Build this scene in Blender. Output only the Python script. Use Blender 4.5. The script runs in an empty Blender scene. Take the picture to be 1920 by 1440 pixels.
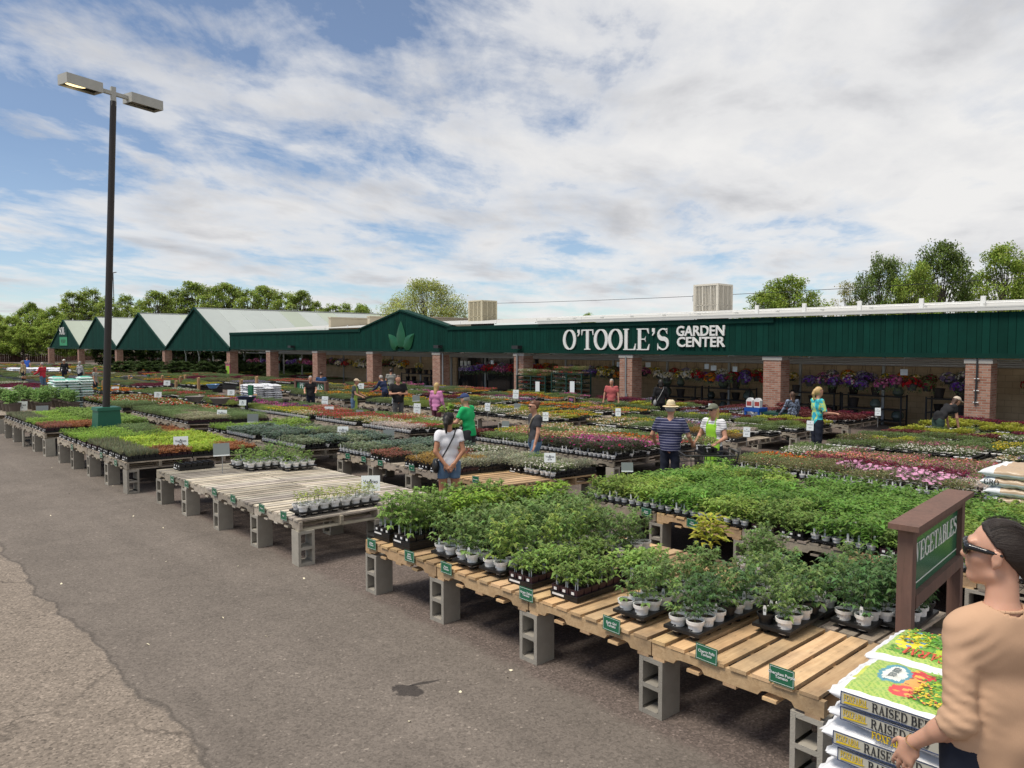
import bpy, math, random
import numpy as np
from mathutils import Vector, Matrix
S = bpy.context.scene
COL = S.collection
rad = math.radians
# ---------------------------------------------------------------- camera
# world axes: X runs along the shop front (towards the near right end), Y runs from the drive to the shop
F, CX, CY, HY, EYE = 1400., 960., 720., 646., 2.5
YAW = math.atan((CX + 364) / F)
PIT = math.atan((CY - HY) / F)
FW = (-math.cos(YAW), math.sin(YAW)); RT = (math.sin(YAW), math.cos(YAW))
cam_d = bpy.data.cameras.new('camera'); cam = bpy.data.objects.new('camera', cam_d); COL.objects.link(cam)
cam_d.sensor_width = 36; cam_d.lens = 36 * F / 1920; cam_d.clip_start = .1; cam_d.clip_end = 3000
cam.location = (0, 0, EYE)
cam.rotation_euler = (math.pi / 2 - PIT, 0, math.atan2(-FW[0], FW[1]))
S.camera = cam
# ---------------------------------------------------------------- world, sun, exposure
SUN_EL, SUN_AZ = rad(64), rad(200)          # azimuth measured clockwise from +Y
W = bpy.data.worlds.new('World'); S.world = W; W.use_nodes = True
wn, wl = W.node_tree.nodes, W.node_tree.links
wn.clear()
def N(nodes, t, **k):
    n = nodes.new(t)
    for a, b in k.items():
        if a[0] == '_': n.inputs[int(a[1:])].default_value = b
        else: setattr(n, a, b)
    return n
def math_n(nt, op, a, b=None, c=None, clamp=False):
    n = nt.nodes.new('ShaderNodeMath'); n.operation = op; n.use_clamp = clamp
    for i, v in enumerate((a, b, c)):
        if v is None: continue
        if isinstance(v, (int, float)): n.inputs[i].default_value = v
        else: nt.links.new(v, n.inputs[i])
    return n.outputs[0]
def ramp_n(nt, fac, stops, interp='LINEAR'):
    n = nt.nodes.new('ShaderNodeValToRGB'); n.color_ramp.interpolation = interp
    e = n.color_ramp.elements
    while len(e) < len(stops): e.new(.5)
    for el, (p, c) in zip(e, stops):
        el.position = p; el.color = (c, c, c, 1) if isinstance(c, (int, float)) else (*c, 1)
    nt.links.new(fac, n.inputs[0]); return n.outputs[0]
def mix_n(nt, fac, a, b, mode='MIX'):
    n = nt.nodes.new('ShaderNodeMix'); n.data_type = 'RGBA'; n.blend_type = mode
    for s, v in ((n.inputs[0], fac), (n.inputs[6], a), (n.inputs[7], b)):
        if isinstance(v, (int, float)): s.default_value = v
        elif isinstance(v, tuple): s.default_value = (*v, 1) if len(v) == 3 else v
        else: nt.links.new(v, s)
    return n.outputs[2]
def comb(nt, x, y, z=0.0):
    n = nt.nodes.new('ShaderNodeCombineXYZ')
    for i, v in enumerate((x, y, z)):
        if isinstance(v, (int, float)): n.inputs[i].default_value = v
        else: nt.links.new(v, n.inputs[i])
    return n.outputs[0]
def noise_n(nt, vec, scale, detail=4, rough=.5, dist=0., out=0):
    n = nt.nodes.new('ShaderNodeTexNoise'); n.inputs['Scale'].default_value = scale
    n.inputs['Detail'].default_value = detail; n.inputs['Roughness'].default_value = rough
    n.inputs['Distortion'].default_value = dist
    if vec is not None: nt.links.new(vec, n.inputs['Vector'])
    return n.outputs[out]
nt = W.node_tree
tc = wn.new('ShaderNodeTexCoord'); sp = wn.new('ShaderNodeSeparateXYZ'); wl.new(tc.outputs['Generated'], sp.inputs[0])
sky = wn.new('ShaderNodeTexSky'); sky.sky_type = 'NISHITA'; sky.sun_disc = False
sky.sun_elevation = SUN_EL; sky.sun_rotation = SUN_AZ; sky.altitude = 1600; sky.air_density = 1.0; sky.dust_density = .6; sky.ozone_density = 1.6
zz = math_n(nt, 'MAXIMUM', sp.outputs[2], 0.0); zd = math_n(nt, 'ADD', zz, .13)
CLS = 14.6
# coordinates on a flat cloud layer; a = along the view, b = across it
ca, cb = FW
ua = math_n(nt, 'ADD', math_n(nt, 'MULTIPLY', sp.outputs[0], FW[0]), math_n(nt, 'MULTIPLY', sp.outputs[1], FW[1]))
ub = math_n(nt, 'ADD', math_n(nt, 'MULTIPLY', sp.outputs[0], RT[0]), math_n(nt, 'MULTIPLY', sp.outputs[1], RT[1]))
pa = math_n(nt, 'DIVIDE', ua, zd); pb = math_n(nt, 'DIVIDE', ub, zd)
pv = comb(nt, math_n(nt, 'MULTIPLY', pb, .85), math_n(nt, 'ADD', math_n(nt, 'MULTIPLY', pa, .70), math_n(nt, 'MULTIPLY', pb, -.22)), CLS)
big = noise_n(nt, pv, .95, 3, .5, .1)
mid = noise_n(nt, pv, 2.7, 14, .60, .25)
fine = noise_n(nt, comb(nt, math_n(nt, 'MULTIPLY', pb, 2.0), math_n(nt, 'MULTIPLY', pa, .8), 9.1), 5.0, 8, .65, .3)
cov = math_n(nt, 'ADD', math_n(nt, 'MULTIPLY', big, .90), math_n(nt, 'MULTIPLY', mid, 1.15))
cov = math_n(nt, 'ADD', cov, math_n(nt, 'MULTIPLY', fine, .22))
cov = math_n(nt, 'ADD', cov, math_n(nt, 'MULTIPLY', ub, .22))
cov = math_n(nt, 'SUBTRACT', cov, .468)
mask = ramp_n(nt, cov, [(.46, 0.06), (.55, .40), (.65, .78), (.82, 1.0)])
thick = math_n(nt, 'MULTIPLY', math_n(nt, 'ADD', noise_n(nt, pv, 1.7, 8, .55, .3), math_n(nt, 'MULTIPLY', mid, .5)), 1.0)
ccol = ramp_n(nt, thick, [(.64, (1.0, .99, .98)), (.78, (.90, .90, .91)), (.90, (.72, .725, .75)), (1, (.60, .61, .64))])
bg1 = N(wn, 'ShaderNodeBackground', _1=.098); wl.new(sky.outputs[0], bg1.inputs[0])
bg2 = N(wn, 'ShaderNodeBackground', _1=.70); wl.new(ccol, bg2.inputs[0])
mx = wn.new('ShaderNodeMixShader'); wl.new(mask, mx.inputs[0]); wl.new(bg1.outputs[0], mx.inputs[1]); wl.new(bg2.outputs[0], mx.inputs[2])
wo = wn.new('ShaderNodeOutputWorld'); wl.new(mx.outputs[0], wo.inputs[0])
sd = bpy.data.lights.new('sun', 'SUN'); sd.energy = 2.9; sd.angle = rad(20); sd.color = (1, .92, .80)
sun = bpy.data.objects.new('sun', sd); COL.objects.link(sun)
_sv = Vector((math.sin(SUN_AZ) * math.cos(SUN_EL), math.cos(SUN_AZ) * math.cos(SUN_EL), math.sin(SUN_EL)))
sun.rotation_euler = _sv.to_track_quat('Z', 'Y').to_euler(); sun.location = (0, -20, 40)
S.view_settings.view_transform = 'Standard'; S.view_settings.look = 'None'; S.view_settings.gamma = 1
S.view_settings.exposure = 0.31
try:
    S.cycles.max_bounces = 6; S.cycles.diffuse_bounces = 4; S.cycles.glossy_bounces = 2; S.cycles.transmission_bounces = 4
    S.cycles.use_adaptive_sampling = True; S.cycles.use_denoising = True; S.cycles.caustics_reflective = False; S.cycles.caustics_refractive = False
except Exception: pass
# ---------------------------------------------------------------- ground height and picture-to-world helpers
GP = [(-500, 0), (4.5, 0), (12, -.3), (26, -.4), (2000, -.4)]
def gz(Y):
    for (a, b), (c, d) in zip(GP, GP[1:]):
        if Y <= c: return b + (d - b) * (Y - a) / (c - a)
    return -.4
def ray(px, py):
    a = (px - CX) / F; b = -(py - CY) / F
    f = math.cos(PIT) + b * math.sin(PIT); z = -math.sin(PIT) + b * math.cos(PIT)
    return FW[0] * f + RT[0] * a, FW[1] * f + RT[1] * a, z
def at(px, py, h=0., rel=True):
    d = ray(px, py); z = h
    for _ in range(30):
        t = (z - EYE) / d[2]; z = h + (gz(t * d[1]) if rel else 0)
    return t * d[0], t * d[1], z
def aty(px, py, Y):
    d = ray(px, py); t = Y / d[1]; return t * d[0], Y, EYE + t * d[2]
def dist(X, Y): return X * FW[0] + Y * FW[1]
# ---------------------------------------------------------------- object helpers
def tag(o, label=None, cat=None, group=None, kind=None):
    if label: o['label'] = label
    if cat: o['category'] = cat
    if group: o['group'] = group
    if kind: o['kind'] = kind
    return o
def empty(name, loc=(0, 0, 0), rz=0, parent=None):
    o = bpy.data.objects.new(name, None); COL.objects.link(o); o.location = loc; o.rotation_euler = (0, 0, rz)
    o.empty_display_size = .1
    if parent: o.parent = parent
    return o
def inst(name, me, parent=None, loc=(0, 0, 0), rz=0, sc=None):
    o = bpy.data.objects.new(name, me); COL.objects.link(o); o.location = loc; o.rotation_euler = (0, 0, rz)
    if sc: o.scale = sc if isinstance(sc, tuple) else (sc,) * 3
    if parent: o.parent = parent
    return o
def copy_tree(o, parent=None):
    c = o.copy(); COL.objects.link(c); c.parent = parent
    for ch in list(o.children): copy_tree(ch, c)
    return c
class MB:
    """collects shapes, builds ONE mesh"""
    def __init__(s): s.v = []; s.f = []; s.m = []; s.c = []
    def add(s, V, Fs, m=0, c=(1, 1, 1)):
        o = len(s.v); s.v.extend([tuple(p) for p in V]); s.f.extend([[i + o for i in f] for f in Fs])
        s.m.extend([m] * len(Fs)); s.c.extend([c] * len(Fs)); return s
    def box(s, x0, x1, y0, y1, z0, z1, m=0, c=(1, 1, 1), M=None):
        V = [(x, y, z) for z in (z0, z1) for y in (y0, y1) for x in (x0, x1)]
        if M is not None: V = [M @ Vector(p) for p in V]
        return s.add(V, [(0, 2, 3, 1), (4, 5, 7, 6), (0, 1, 5, 4), (2, 6, 7, 3), (0, 4, 6, 2), (1, 3, 7, 5)], m, c)
    def cbox(s, cx, cy, cz, sx, sy, sz, m=0, c=(1, 1, 1), M=None):
        return s.box(cx - sx / 2, cx + sx / 2, cy - sy / 2, cy + sy / 2, cz - sz / 2, cz + sz / 2, m, c, M)
    def tube(s, p0, p1, r0, r1=None, n=8, m=0, c=(1, 1, 1), cap=True):
        r1 = r0 if r1 is None else r1
        p0, p1 = Vector(p0), Vector(p1); d = (p1 - p0)
        if d.length < 1e-6: return s
        d.normalize(); a = d.orthogonal().normalized(); b = d.cross(a)
        V = []
        for p, r in ((p0, r0), (p1, r1)):
            for i in range(n):
                t = 2 * math.pi * i / n; V.append(p + (a * math.cos(t) + b * math.sin(t)) * r)
        Fs = [(i, (i + 1) % n, n + (i + 1) % n, n + i) for i in range(n)]
        if cap: Fs += [tuple(range(n - 1, -1, -1)), tuple(range(n, 2 * n))]
        return s.add(V, Fs, m, c)
    def path(s, pts, r, n=6, m=0, c=(1, 1, 1)):
        for i, (a, b) in enumerate(zip(pts, pts[1:])):
            ra = r[i] if isinstance(r, (list, tuple)) else r; rb = r[i + 1] if isinstance(r, (list, tuple)) else r
            s.tube(a, b, ra, rb, n, m, c)
        return s
    def prism(s, poly, d0, d1, ax='y', m=0, c=(1, 1, 1), M=None):
        """poly in (x,z) extruded along y (ax='y'), in (x,y) along z, or (y,z) along x"""
        n = len(poly)
        def P(q, d): return {'y': (q[0], d, q[1]), 'z': (q[0], q[1], d), 'x': (d, q[0], q[1])}[ax]
        V = [P(q, d0) for q in poly] + [P(q, d1) for q in poly]
        if M is not None: V = [M @ Vector(p) for p in V]
        Fs = [tuple(range(n)), tuple(range(2 * n - 1, n - 1, -1))] + [(i, n + i, n + (i + 1) % n, (i + 1) % n) for i in range(n)]
        return s.add(V, Fs, m, c)
    def lathe(s, prof, n=16, m=0, c=(1, 1, 1), cx=0, cy=0, cz=0):
        V = [(cx + r * math.cos(2 * math.pi * i / n), cy + r * math.sin(2 * math.pi * i / n), cz + z) for r, z in prof for i in range(n)]
        Fs = [(k * n + i, k * n + (i + 1) % n, (k + 1) * n + (i + 1) % n, (k + 1) * n + i) for k in range(len(prof) - 1) for i in range(n)]
        return s.add(V, Fs, m, c)
    def mesh(s, name, mats, smooth=False, col=False, fix=True):
        me = bpy.data.meshes.new(name); me.from_pydata([tuple(v) for v in s.v], [], s.f)
        for mt in (mats if isinstance(mats, (list, tuple)) else [mats]): me.materials.append(mt)
        me.polygons.foreach_set('material_index', s.m)
        if True:
            ca = me.color_attributes.new('col', 'FLOAT_COLOR', 'CORNER')
            arr = np.ones((len(me.loops), 4), np.float32); k = 0
            tot = np.array([len(f) for f in s.f]); arr[:, :3] = np.repeat(np.array(s.c, np.float32)[:, :3], tot, axis=0)
            ca.data.foreach_set('color', arr.ravel())
        if fix:
            import bmesh
            bm = bmesh.new(); bm.from_mesh(me); bmesh.ops.recalc_face_normals(bm, faces=bm.faces); bm.to_mesh(me); bm.free()
        if smooth:
            me.polygons.foreach_set('use_smooth', [True] * len(me.polygons))
            try: me.set_sharp_from_angle(angle=rad(38))
            except Exception: pass
        me.update(); return me
    def build(s, name, mats, parent=None, loc=(0, 0, 0), rz=0, smooth=False, col=False, fix=True):
        return inst(name, s.mesh(name, mats, smooth, col, fix), parent, loc, rz)
# ---------------------------------------------------------------- materials
def mat(name, color, rough=.7, var=.0, vscale=8, bump=0, bscale=40, metal=0, spec=.4, rand=0., attr=False, col2=None, c2scale=3, trans=0, coords='Object'):
    m = bpy.data.materials.new(name); m.use_nodes = True; nt = m.node_tree; p = nt.nodes['Principled BSDF']
    p.inputs['Roughness'].default_value = rough; p.inputs['Metallic'].default_value = metal
    p.inputs['Specular IOR Level'].default_value = spec
    tc = nt.nodes.new('ShaderNodeTexCoord'); vec = tc.outputs[coords]
    c = tuple(color) + (1,)
    if attr:
        a = nt.nodes.new('ShaderNodeAttribute'); a.attribute_name = 'col'; c = mix_n(nt, 1.0, c, a.outputs['Color'], 'MULTIPLY')
    if col2 is not None:
        c = mix_n(nt, ramp_n(nt, noise_n(nt, vec, c2scale, 5, .6), [(.42, 0.), (.62, 1.)]), c, tuple(col2) + (1,))
    if var:
        v = noise_n(nt, vec, vscale, 5, .6)
        k = math_n(nt, 'ADD', math_n(nt, 'MULTIPLY', v, 2 * var), 1 - var)
        c = mix_n(nt, 1.0, c, comb(nt, k, k, k), 'MULTIPLY')
    if rand:
        oi = nt.nodes.new('ShaderNodeObjectInfo')
        k = math_n(nt, 'ADD', math_n(nt, 'MULTIPLY', oi.outputs['Random'], 2 * rand), 1 - rand)
        c = mix_n(nt, 1.0, c, comb(nt, k, k, k), 'MULTIPLY')
    if isinstance(c, tuple): p.inputs['Base Color'].default_value = c
    else: nt.links.new(c, p.inputs['Base Color'])
    if bump:
        b = nt.nodes.new('ShaderNodeBump'); b.inputs['Strength'].default_value = bump; b.inputs['Distance'].default_value = .01
        nt.links.new(noise_n(nt, vec, bscale, 6, .6), b.inputs['Height']); nt.links.new(b.outputs[0], p.inputs['Normal'])
    if trans:
        t = nt.nodes.new('ShaderNodeBsdfTranslucent'); ms = nt.nodes.new('ShaderNodeMixShader'); ms.inputs[0].default_value = trans
        if isinstance(c, tuple): t.inputs[0].default_value = c
        else: nt.links.new(c, t.inputs[0])
        o = nt.nodes['Material Output']; nt.links.new(p.outputs[0], ms.inputs[1]); nt.links.new(t.outputs[0], ms.inputs[2]); nt.links.new(ms.outputs[0], o.inputs[0])
    return m
def emis(name, color, st):
    m = bpy.data.materials.new(name); m.use_nodes = True; p = m.node_tree.nodes['Principled BSDF']
    p.inputs['Base Color'].default_value = (*color, 1); p.inputs['Emission Color'].default_value = (*color, 1); p.inputs['Emission Strength'].default_value = st
    return m
def brick_mat(name, c1, c2, mortar, bw, bh, ms=.01, rough=.9, offs=.5):
    m = mat(name, c1, rough, bump=0); nt = m.node_tree; p = nt.nodes['Principled BSDF']
    tc = nt.nodes.new('ShaderNodeTexCoord'); sp = nt.nodes.new('ShaderNodeSeparateXYZ'); nt.links.new(tc.outputs['Object'], sp.inputs[0])
    vec = comb(nt, math_n(nt, 'ADD', sp.outputs[0], sp.outputs[1]), sp.outputs[2])
    b = nt.nodes.new('ShaderNodeTexBrick'); nt.links.new(vec, b.inputs['Vector']); b.offset = offs
    b.inputs['Scale'].default_value = 1; b.inputs['Brick Width'].default_value = bw; b.inputs['Row Height'].default_value = bh
    b.inputs['Mortar Size'].default_value = ms; b.inputs['Color1'].default_value = (*c1, 1); b.inputs['Color2'].default_value = (*c2, 1); b.inputs['Mortar'].default_value = (*mortar, 1)
    b.inputs['Bias'].default_value = -.1
    v = noise_n(nt, vec, 3.5 / bw * .25, 4, .6); k = math_n(nt, 'ADD', math_n(nt, 'MULTIPLY', v, .7), .65)
    nt.links.new(mix_n(nt, 1.0, b.outputs[0], comb(nt, k, k, k), 'MULTIPLY'), p.inputs['Base Color'])
    bp = nt.nodes.new('ShaderNodeBump'); bp.inputs['Strength'].default_value = .6; bp.inputs['Distance'].default_value = .01; bp.invert = True
    nt.links.new(b.outputs['Fac'], bp.inputs['Height']); nt.links.new(bp.outputs[0], p.inputs['Normal'])
    return m
def wood_mat(name, c1, c2, axis=1, rand=.25, sc=1.0):
    m = mat(name, c1, .8); nt = m.node_tree; p = nt.nodes['Principled BSDF']
    tc = nt.nodes.new('ShaderNodeTexCoord'); mp = nt.nodes.new('ShaderNodeMapping'); nt.links.new(tc.outputs['Object'], mp.inputs[0])
    s = [22 * sc] * 3; s[axis] = 1.6 * sc; mp.inputs['Scale'].default_value = s
    g = noise_n(nt, mp.outputs[0], 1.2, 6, .65, .8); blot = noise_n(nt, tc.outputs['Object'], 3, 4, .6)
    c = mix_n(nt, ramp_n(nt, g, [(.35, 0.), (.65, 1.)]), tuple(c1) + (1,), tuple(c2) + (1,))
    c = mix_n(nt, math_n(nt, 'MULTIPLY', ramp_n(nt, blot, [(.45, 0.), (.75, 1.)]), .5), c, (.07, .055, .045, 1))
    mp2 = nt.nodes.new('ShaderNodeMapping'); nt.links.new(tc.outputs['Object'], mp2.inputs[0]); s2 = [55] * 3; s2[axis] = 9; mp2.inputs['Scale'].default_value = s2
    c = mix_n(nt, math_n(nt, 'MULTIPLY', ramp_n(nt, noise_n(nt, mp2.outputs[0], 1., 4, .7), [(.60, 0.), (.70, 1.)]), .55), c, (.09, .06, .04, 1))
    a = nt.nodes.new('ShaderNodeAttribute'); a.attribute_name = 'col'; c = mix_n(nt, 1.0, c, a.outputs['Color'], 'MULTIPLY')
    oi = nt.nodes.new('ShaderNodeObjectInfo'); k = math_n(nt, 'ADD', math_n(nt, 'MULTIPLY', oi.outputs['Random'], 2 * rand), 1 - rand)
    c = mix_n(nt, 1.0, c, comb(nt, k, k, k), 'MULTIPLY'); nt.links.new(c, p.inputs['Base Color'])
    b = nt.nodes.new('ShaderNodeBump'); b.inputs['Strength'].default_value = .35; b.inputs['Distance'].default_value = .006
    nt.links.new(g, b.inputs['Height']); nt.links.new(b.outputs[0], p.inputs['Normal'])
    return m
M = {}
M['green'] = mat('green_paint', (.0035, .040, .029), .75, spec=.12, attr=True, var=.32, vscale=2)
M['greentrim'] = mat('green_trim', (.003, .034, .025), .7, spec=.15, var=.2, vscale=2)
M['kelly'] = mat('leaf_emblem_green', (.006, .085, .032), .4, var=.35, vscale=2)
M['white'] = mat('white_paint', (.78, .78, .76), .5, var=.05)
M['offwhite'] = mat('white_roofing', (.66, .66, .63), .5, var=.1, vscale=1.5)
M['roofsheet'] = mat('roof_sheet', (.62, .62, .59), .5, var=.06, vscale=1.5, trans=.20)
M['poly'] = mat('translucent_panel', (.62, .68, .66), .35, attr=True, var=.08, vscale=.8, trans=.35)
M['metal'] = mat('galvanised_metal', (.36, .37, .37), .45, metal=.6, var=.15)
M['dmetal'] = mat('dark_metal', (.03, .03, .032), .5, var=.2)
M['bronze'] = mat('bronze_pole_paint', (.030, .024, .022), .5, var=.25, vscale=2)
M['lampgrey'] = mat('lamp_housing_grey', (.42, .42, .39), .6, var=.12, vscale=6)
M['brick'] = brick_mat('red_brick', (.30, .13, .085), (.46, .26, .19), (.36, .30, .25), .24, .075, .010)
M['cmu'] = brick_mat('tan_block', (.42, .31, .195), (.46, .345, .225), (.30, .23, .15), .42, .21, .008)
M['tan'] = mat('tan_panel', (.50, .44, .33), .8, var=.1, vscale=1)
M['concrete'] = mat('concrete_block', (.33, .305, .26), .95, var=.22, vscale=9, bump=.5, bscale=120, rand=.16)
M['capstone'] = mat('capstone', (.40, .38, .35), .9, var=.1)
M['soffit'] = mat('soffit', (.35, .35, .33), .8, var=.1)
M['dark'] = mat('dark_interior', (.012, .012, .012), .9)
M['glass'] = mat('dark_glass', (.02, .022, .024), .08, spec=.6)
M['woodnew'] = wood_mat('new_pallet_wood', (.60, .42, .24), (.46, .30, .16))
M['woodold'] = wood_mat('weathered_pallet_wood', (.42, .36, .28), (.27, .235, .19))
M['woodgrey'] = wood_mat('grey_pallet_wood', (.52, .47, .39), (.33, .295, .24))
M['signwood'] = wood_mat('brown_stained_wood', (.185, .105, .080), (.14, .078, .062), 2, .05)
M['fence'] = wood_mat('fence_wood', (.16, .075, .055), (.10, .05, .038), 2, .1)
M['stake'] = wood_mat('cedar_post', (.42, .26, .13), (.3, .18, .09), 2, .2)
M['blackpl'] = mat('black_plastic', (.012, .012, .013), .45, spec=.4)
M['maroonpl'] = mat('maroon_plastic', (.035, .014, .022), .45)
M['whitepot'] = mat('white_pot_plastic', (.82, .81, .79), .4, rand=.06)
M['soil'] = mat('potting_soil', (.035, .024, .018), 1, var=.5, vscale=60)
M['tagwhite'] = mat('tag_plastic', (.75, .76, .76), .4)
M['card'] = mat('price_card', (.74, .79, .80), .5)
M['cardback'] = mat('card_back', (.20, .23, .23), .6)
M['ink'] = mat('ink', (.03, .03, .035), .6)
M['signgreen'] = mat('sign_green', (.020, .135, .070), .22, spec=.5)
M['leaf'] = mat('foliage', (2.1, 1.60, 1.75), .55, attr=True, rand=.24, trans=.40, spec=.3)
M['tleaf'] = mat('tree_foliage', (2.1, 1.85, 1.3), .65, attr=True, trans=.30, spec=.2)
M['petal'] = mat('petals', (.84, .80, .80), .6, attr=True, trans=.25, spec=.2)
M['bark'] = mat('bark', (.13, .105, .085), .9, var=.35, vscale=4)
# ================================================================ SETTING
# ---- ground
def ground():
    ys = [-60, -10, 1.0, 4.5, 8, 12, 19, 26, 120, 1500]; xs = [-1500, -140, -60, -30, -15, -6, 0, 8, 40, 1500]
    V = [(x, y, gz(y)) for y in ys for x in xs]; n = len(xs)
    Fs = [(j * n + i, j * n + i + 1, (j + 1) * n + i + 1, (j + 1) * n + i) for j in range(len(ys) - 1) for i in range(n - 1)]
    m = bpy.data.materials.new('asphalt'); m.use_nodes = True; nt = m.node_tree; p = nt.nodes['Principled BSDF']
    p.inputs['Roughness'].default_value = .92; p.inputs['Specular IOR Level'].default_value = .25
    tc = nt.nodes.new('ShaderNodeTexCoord'); o = tc.outputs['Object']
    sp = nt.nodes.new('ShaderNodeSeparateXYZ'); nt.links.new(o, sp.inputs[0])
    x, y = sp.outputs[0], sp.outputs[1]
    wob = noise_n(nt, o, 3.0, 9, .7); wob1 = noise_n(nt, o, .8, 3, .5)
    grain = noise_n(nt, o, 70, 6, .75); grit = nt.nodes.new('ShaderNodeTexVoronoi'); grit.inputs['Scale'].default_value = 60; nt.links.new(o, grit.inputs['Vector'])
    stone = nt.nodes.new('ShaderNodeTexVoronoi'); stone.inputs['Scale'].default_value = 75; nt.links.new(o, stone.inputs['Vector'])
    big = noise_n(nt, o, .55, 5, .6); bl = noise_n(nt, o, 2.2, 6, .65, .6)
    # newer smooth patch, stones sparse
    g1 = ramp_n(nt, grit.outputs['Color'], [(0., .62), (.5, .95), (.88, 1.10), (1., 2.0)])
    new = mix_n(nt, 1.0, (.168, .144, .124, 1), g1, 'MULTIPLY')
    k = math_n(nt, 'ADD', math_n(nt, 'MULTIPLY', big, .38), .80); new = mix_n(nt, 1.0, new, comb(nt, k, k, k), 'MULTIPLY')
    k = math_n(nt, 'ADD', math_n(nt, 'MULTIPLY', bl, .40), .80); new = mix_n(nt, 1.0, new, comb(nt, k, k, k), 'MULTIPLY')
    tm = nt.nodes.new('ShaderNodeMapping'); nt.links.new(o, tm.inputs[0]); tm.inputs['Scale'].default_value = (.10, 1.5, 1); tr = noise_n(nt, tm.outputs[0], 1.6, 5, .6, .3)
    k = math_n(nt, 'ADD', math_n(nt, 'MULTIPLY', tr, .42), .79); new = mix_n(nt, 1.0, new, comb(nt, k, k, k), 'MULTIPLY')
    pt = ramp_n(nt, noise_n(nt, o, 1.25, 4, .65, .4), [(.60, 0.), (.68, 1.)]); new = mix_n(nt, math_n(nt, 'MULTIPLY', pt, .16), new, (.06, .052, .046, 1))
    gk = math_n(nt, 'ADD', math_n(nt, 'MULTIPLY', grain, .9), .55); new = mix_n(nt, 1.0, new, comb(nt, gk, gk, gk), 'MULTIPLY')
    # coarse pinkish asphalt under the tables
    g2 = ramp_n(nt, stone.outputs['Color'], [(0., .50), (.5, .85), (.85, 1.25), (1., 2.1)])
    coarse = mix_n(nt, 1.0, (.150, .120, .105, 1), g2, 'MULTIPLY')
    # old light aggregate beyond the ragged edge
    s2 = nt.nodes.new('ShaderNodeTexVoronoi'); s2.inputs['Scale'].default_value = 62; nt.links.new(o, s2.inputs['Vector'])
    g3 = ramp_n(nt, s2.outputs['Color'], [(0., .42), (.3, .8), (.7, 1.05), (1., 1.55)])
    old = mix_n(nt, 1.0, (.225, .188, .155, 1), g3, 'MULTIPLY')
    k = math_n(nt, 'ADD', math_n(nt, 'MULTIPLY', bl, .6), .70); old = mix_n(nt, 1.0, old, comb(nt, k, k, k), 'MULTIPLY')
    e1 = math_n(nt, 'ADD', y, math_n(nt, 'MULTIPLY', math_n(nt, 'SUBTRACT', wob, .5), .22))
    e1 = math_n(nt, 'ADD', e1, math_n(nt, 'MULTIPLY', math_n(nt, 'SUBTRACT', wob1, .5), .35))
    f_old = math_n(nt, 'MULTIPLY', math_n(nt, 'SUBTRACT', 1.65, e1), 60, clamp=True)
    f_line = math_n(nt, 'SUBTRACT', 1.0, math_n(nt, 'MULTIPLY', math_n(nt, 'ABSOLUTE', math_n(nt, 'SUBTRACT', e1, 1.665)), 45), clamp=True)
    e2 = math_n(nt, 'ADD', y, math_n(nt, 'MULTIPLY', math_n(nt, 'SUBTRACT', wob, .5), .35))
    e2 = math_n(nt, 'ADD', e2, math_n(nt, 'MULTIPLY', x, .022))
    f_co = math_n(nt, 'MULTIPLY', math_n(nt, 'SUBTRACT', e2, 3.78), 9, clamp=True)
    c = mix_n(nt, f_co, new, coarse); c = mix_n(nt, f_old, c, old); c = mix_n(nt, math_n(nt, 'MULTIPLY', f_line, .4), c, (.04, .035, .03, 1))
    # cracks in the old part and one hairline in the patch
    cw = nt.nodes.new('ShaderNodeTexVoronoi'); cw.feature = 'DISTANCE_TO_EDGE'; cw.inputs['Scale'].default_value = .55
    mp = nt.nodes.new('ShaderNodeVectorMath'); mp.operation = 'ADD'; nt.links.new(o, mp.inputs[0])
    nw = noise_n(nt, o, 2.4, 6, .6, 0, 1); sc = nt.nodes.new('ShaderNodeVectorMath'); sc.operation = 'SCALE'; sc.inputs['Scale'].default_value = .55; nt.links.new(nw, sc.inputs[0]); nt.links.new(sc.outputs[0], mp.inputs[1])
    nt.links.new(mp.outputs[0], cw.inputs['Vector'])
    ck = math_n(nt, 'SUBTRACT', 1.0, math_n(nt, 'MULTIPLY', cw.outputs['Distance'], 70), clamp=True)
    ck = math_n(nt, 'MULTIPLY', ck, math_n(nt, 'ADD', math_n(nt, 'MULTIPLY', f_old, .50), .14))
    ck = math_n(nt, 'MULTIPLY', ck, ramp_n(nt, noise_n(nt, o, 1.1, 3), [(.45, 0.), (.6, 1.)]))
    c = mix_n(nt, ck, c, (.05, .042, .036, 1))
    # oil stains near the front table
    def blob(cx, cy, ang, rx, ry):
        dx = math_n(nt, 'SUBTRACT', x, cx); dy = math_n(nt, 'SUBTRACT', y, cy); ca, sa = math.cos(ang), math.sin(ang)
        a = math_n(nt, 'DIVIDE', math_n(nt, 'ADD', math_n(nt, 'MULTIPLY', dx, ca), math_n(nt, 'MULTIPLY', dy, sa)), rx)
        b = math_n(nt, 'DIVIDE', math_n(nt, 'SUBTRACT', math_n(nt, 'MULTIPLY', dy, ca), math_n(nt, 'MULTIPLY', dx, sa)), ry)
        r = math_n(nt, 'ADD', math_n(nt, 'MULTIPLY', a, a), math_n(nt, 'MULTIPLY', b, b))
        r = math_n(nt, 'ADD', r, math_n(nt, 'MULTIPLY', math_n(nt, 'SUBTRACT', noise_n(nt, o, 11, 6, .75), .5), 3.2))
        return math_n(nt, 'MULTIPLY', math_n(nt, 'SUBTRACT', 1.0, r), 5, clamp=True)
    for b in (blob(-4.36, 3.08, .3, .13, .085), blob(-4.37, 3.24, 1.2, .12, .02)):
        c = mix_n(nt, math_n(nt, 'MULTIPLY', b, .75), c, (.025, .022, .022, 1))
    nt.links.new(c, p.inputs['Base Color'])
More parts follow.
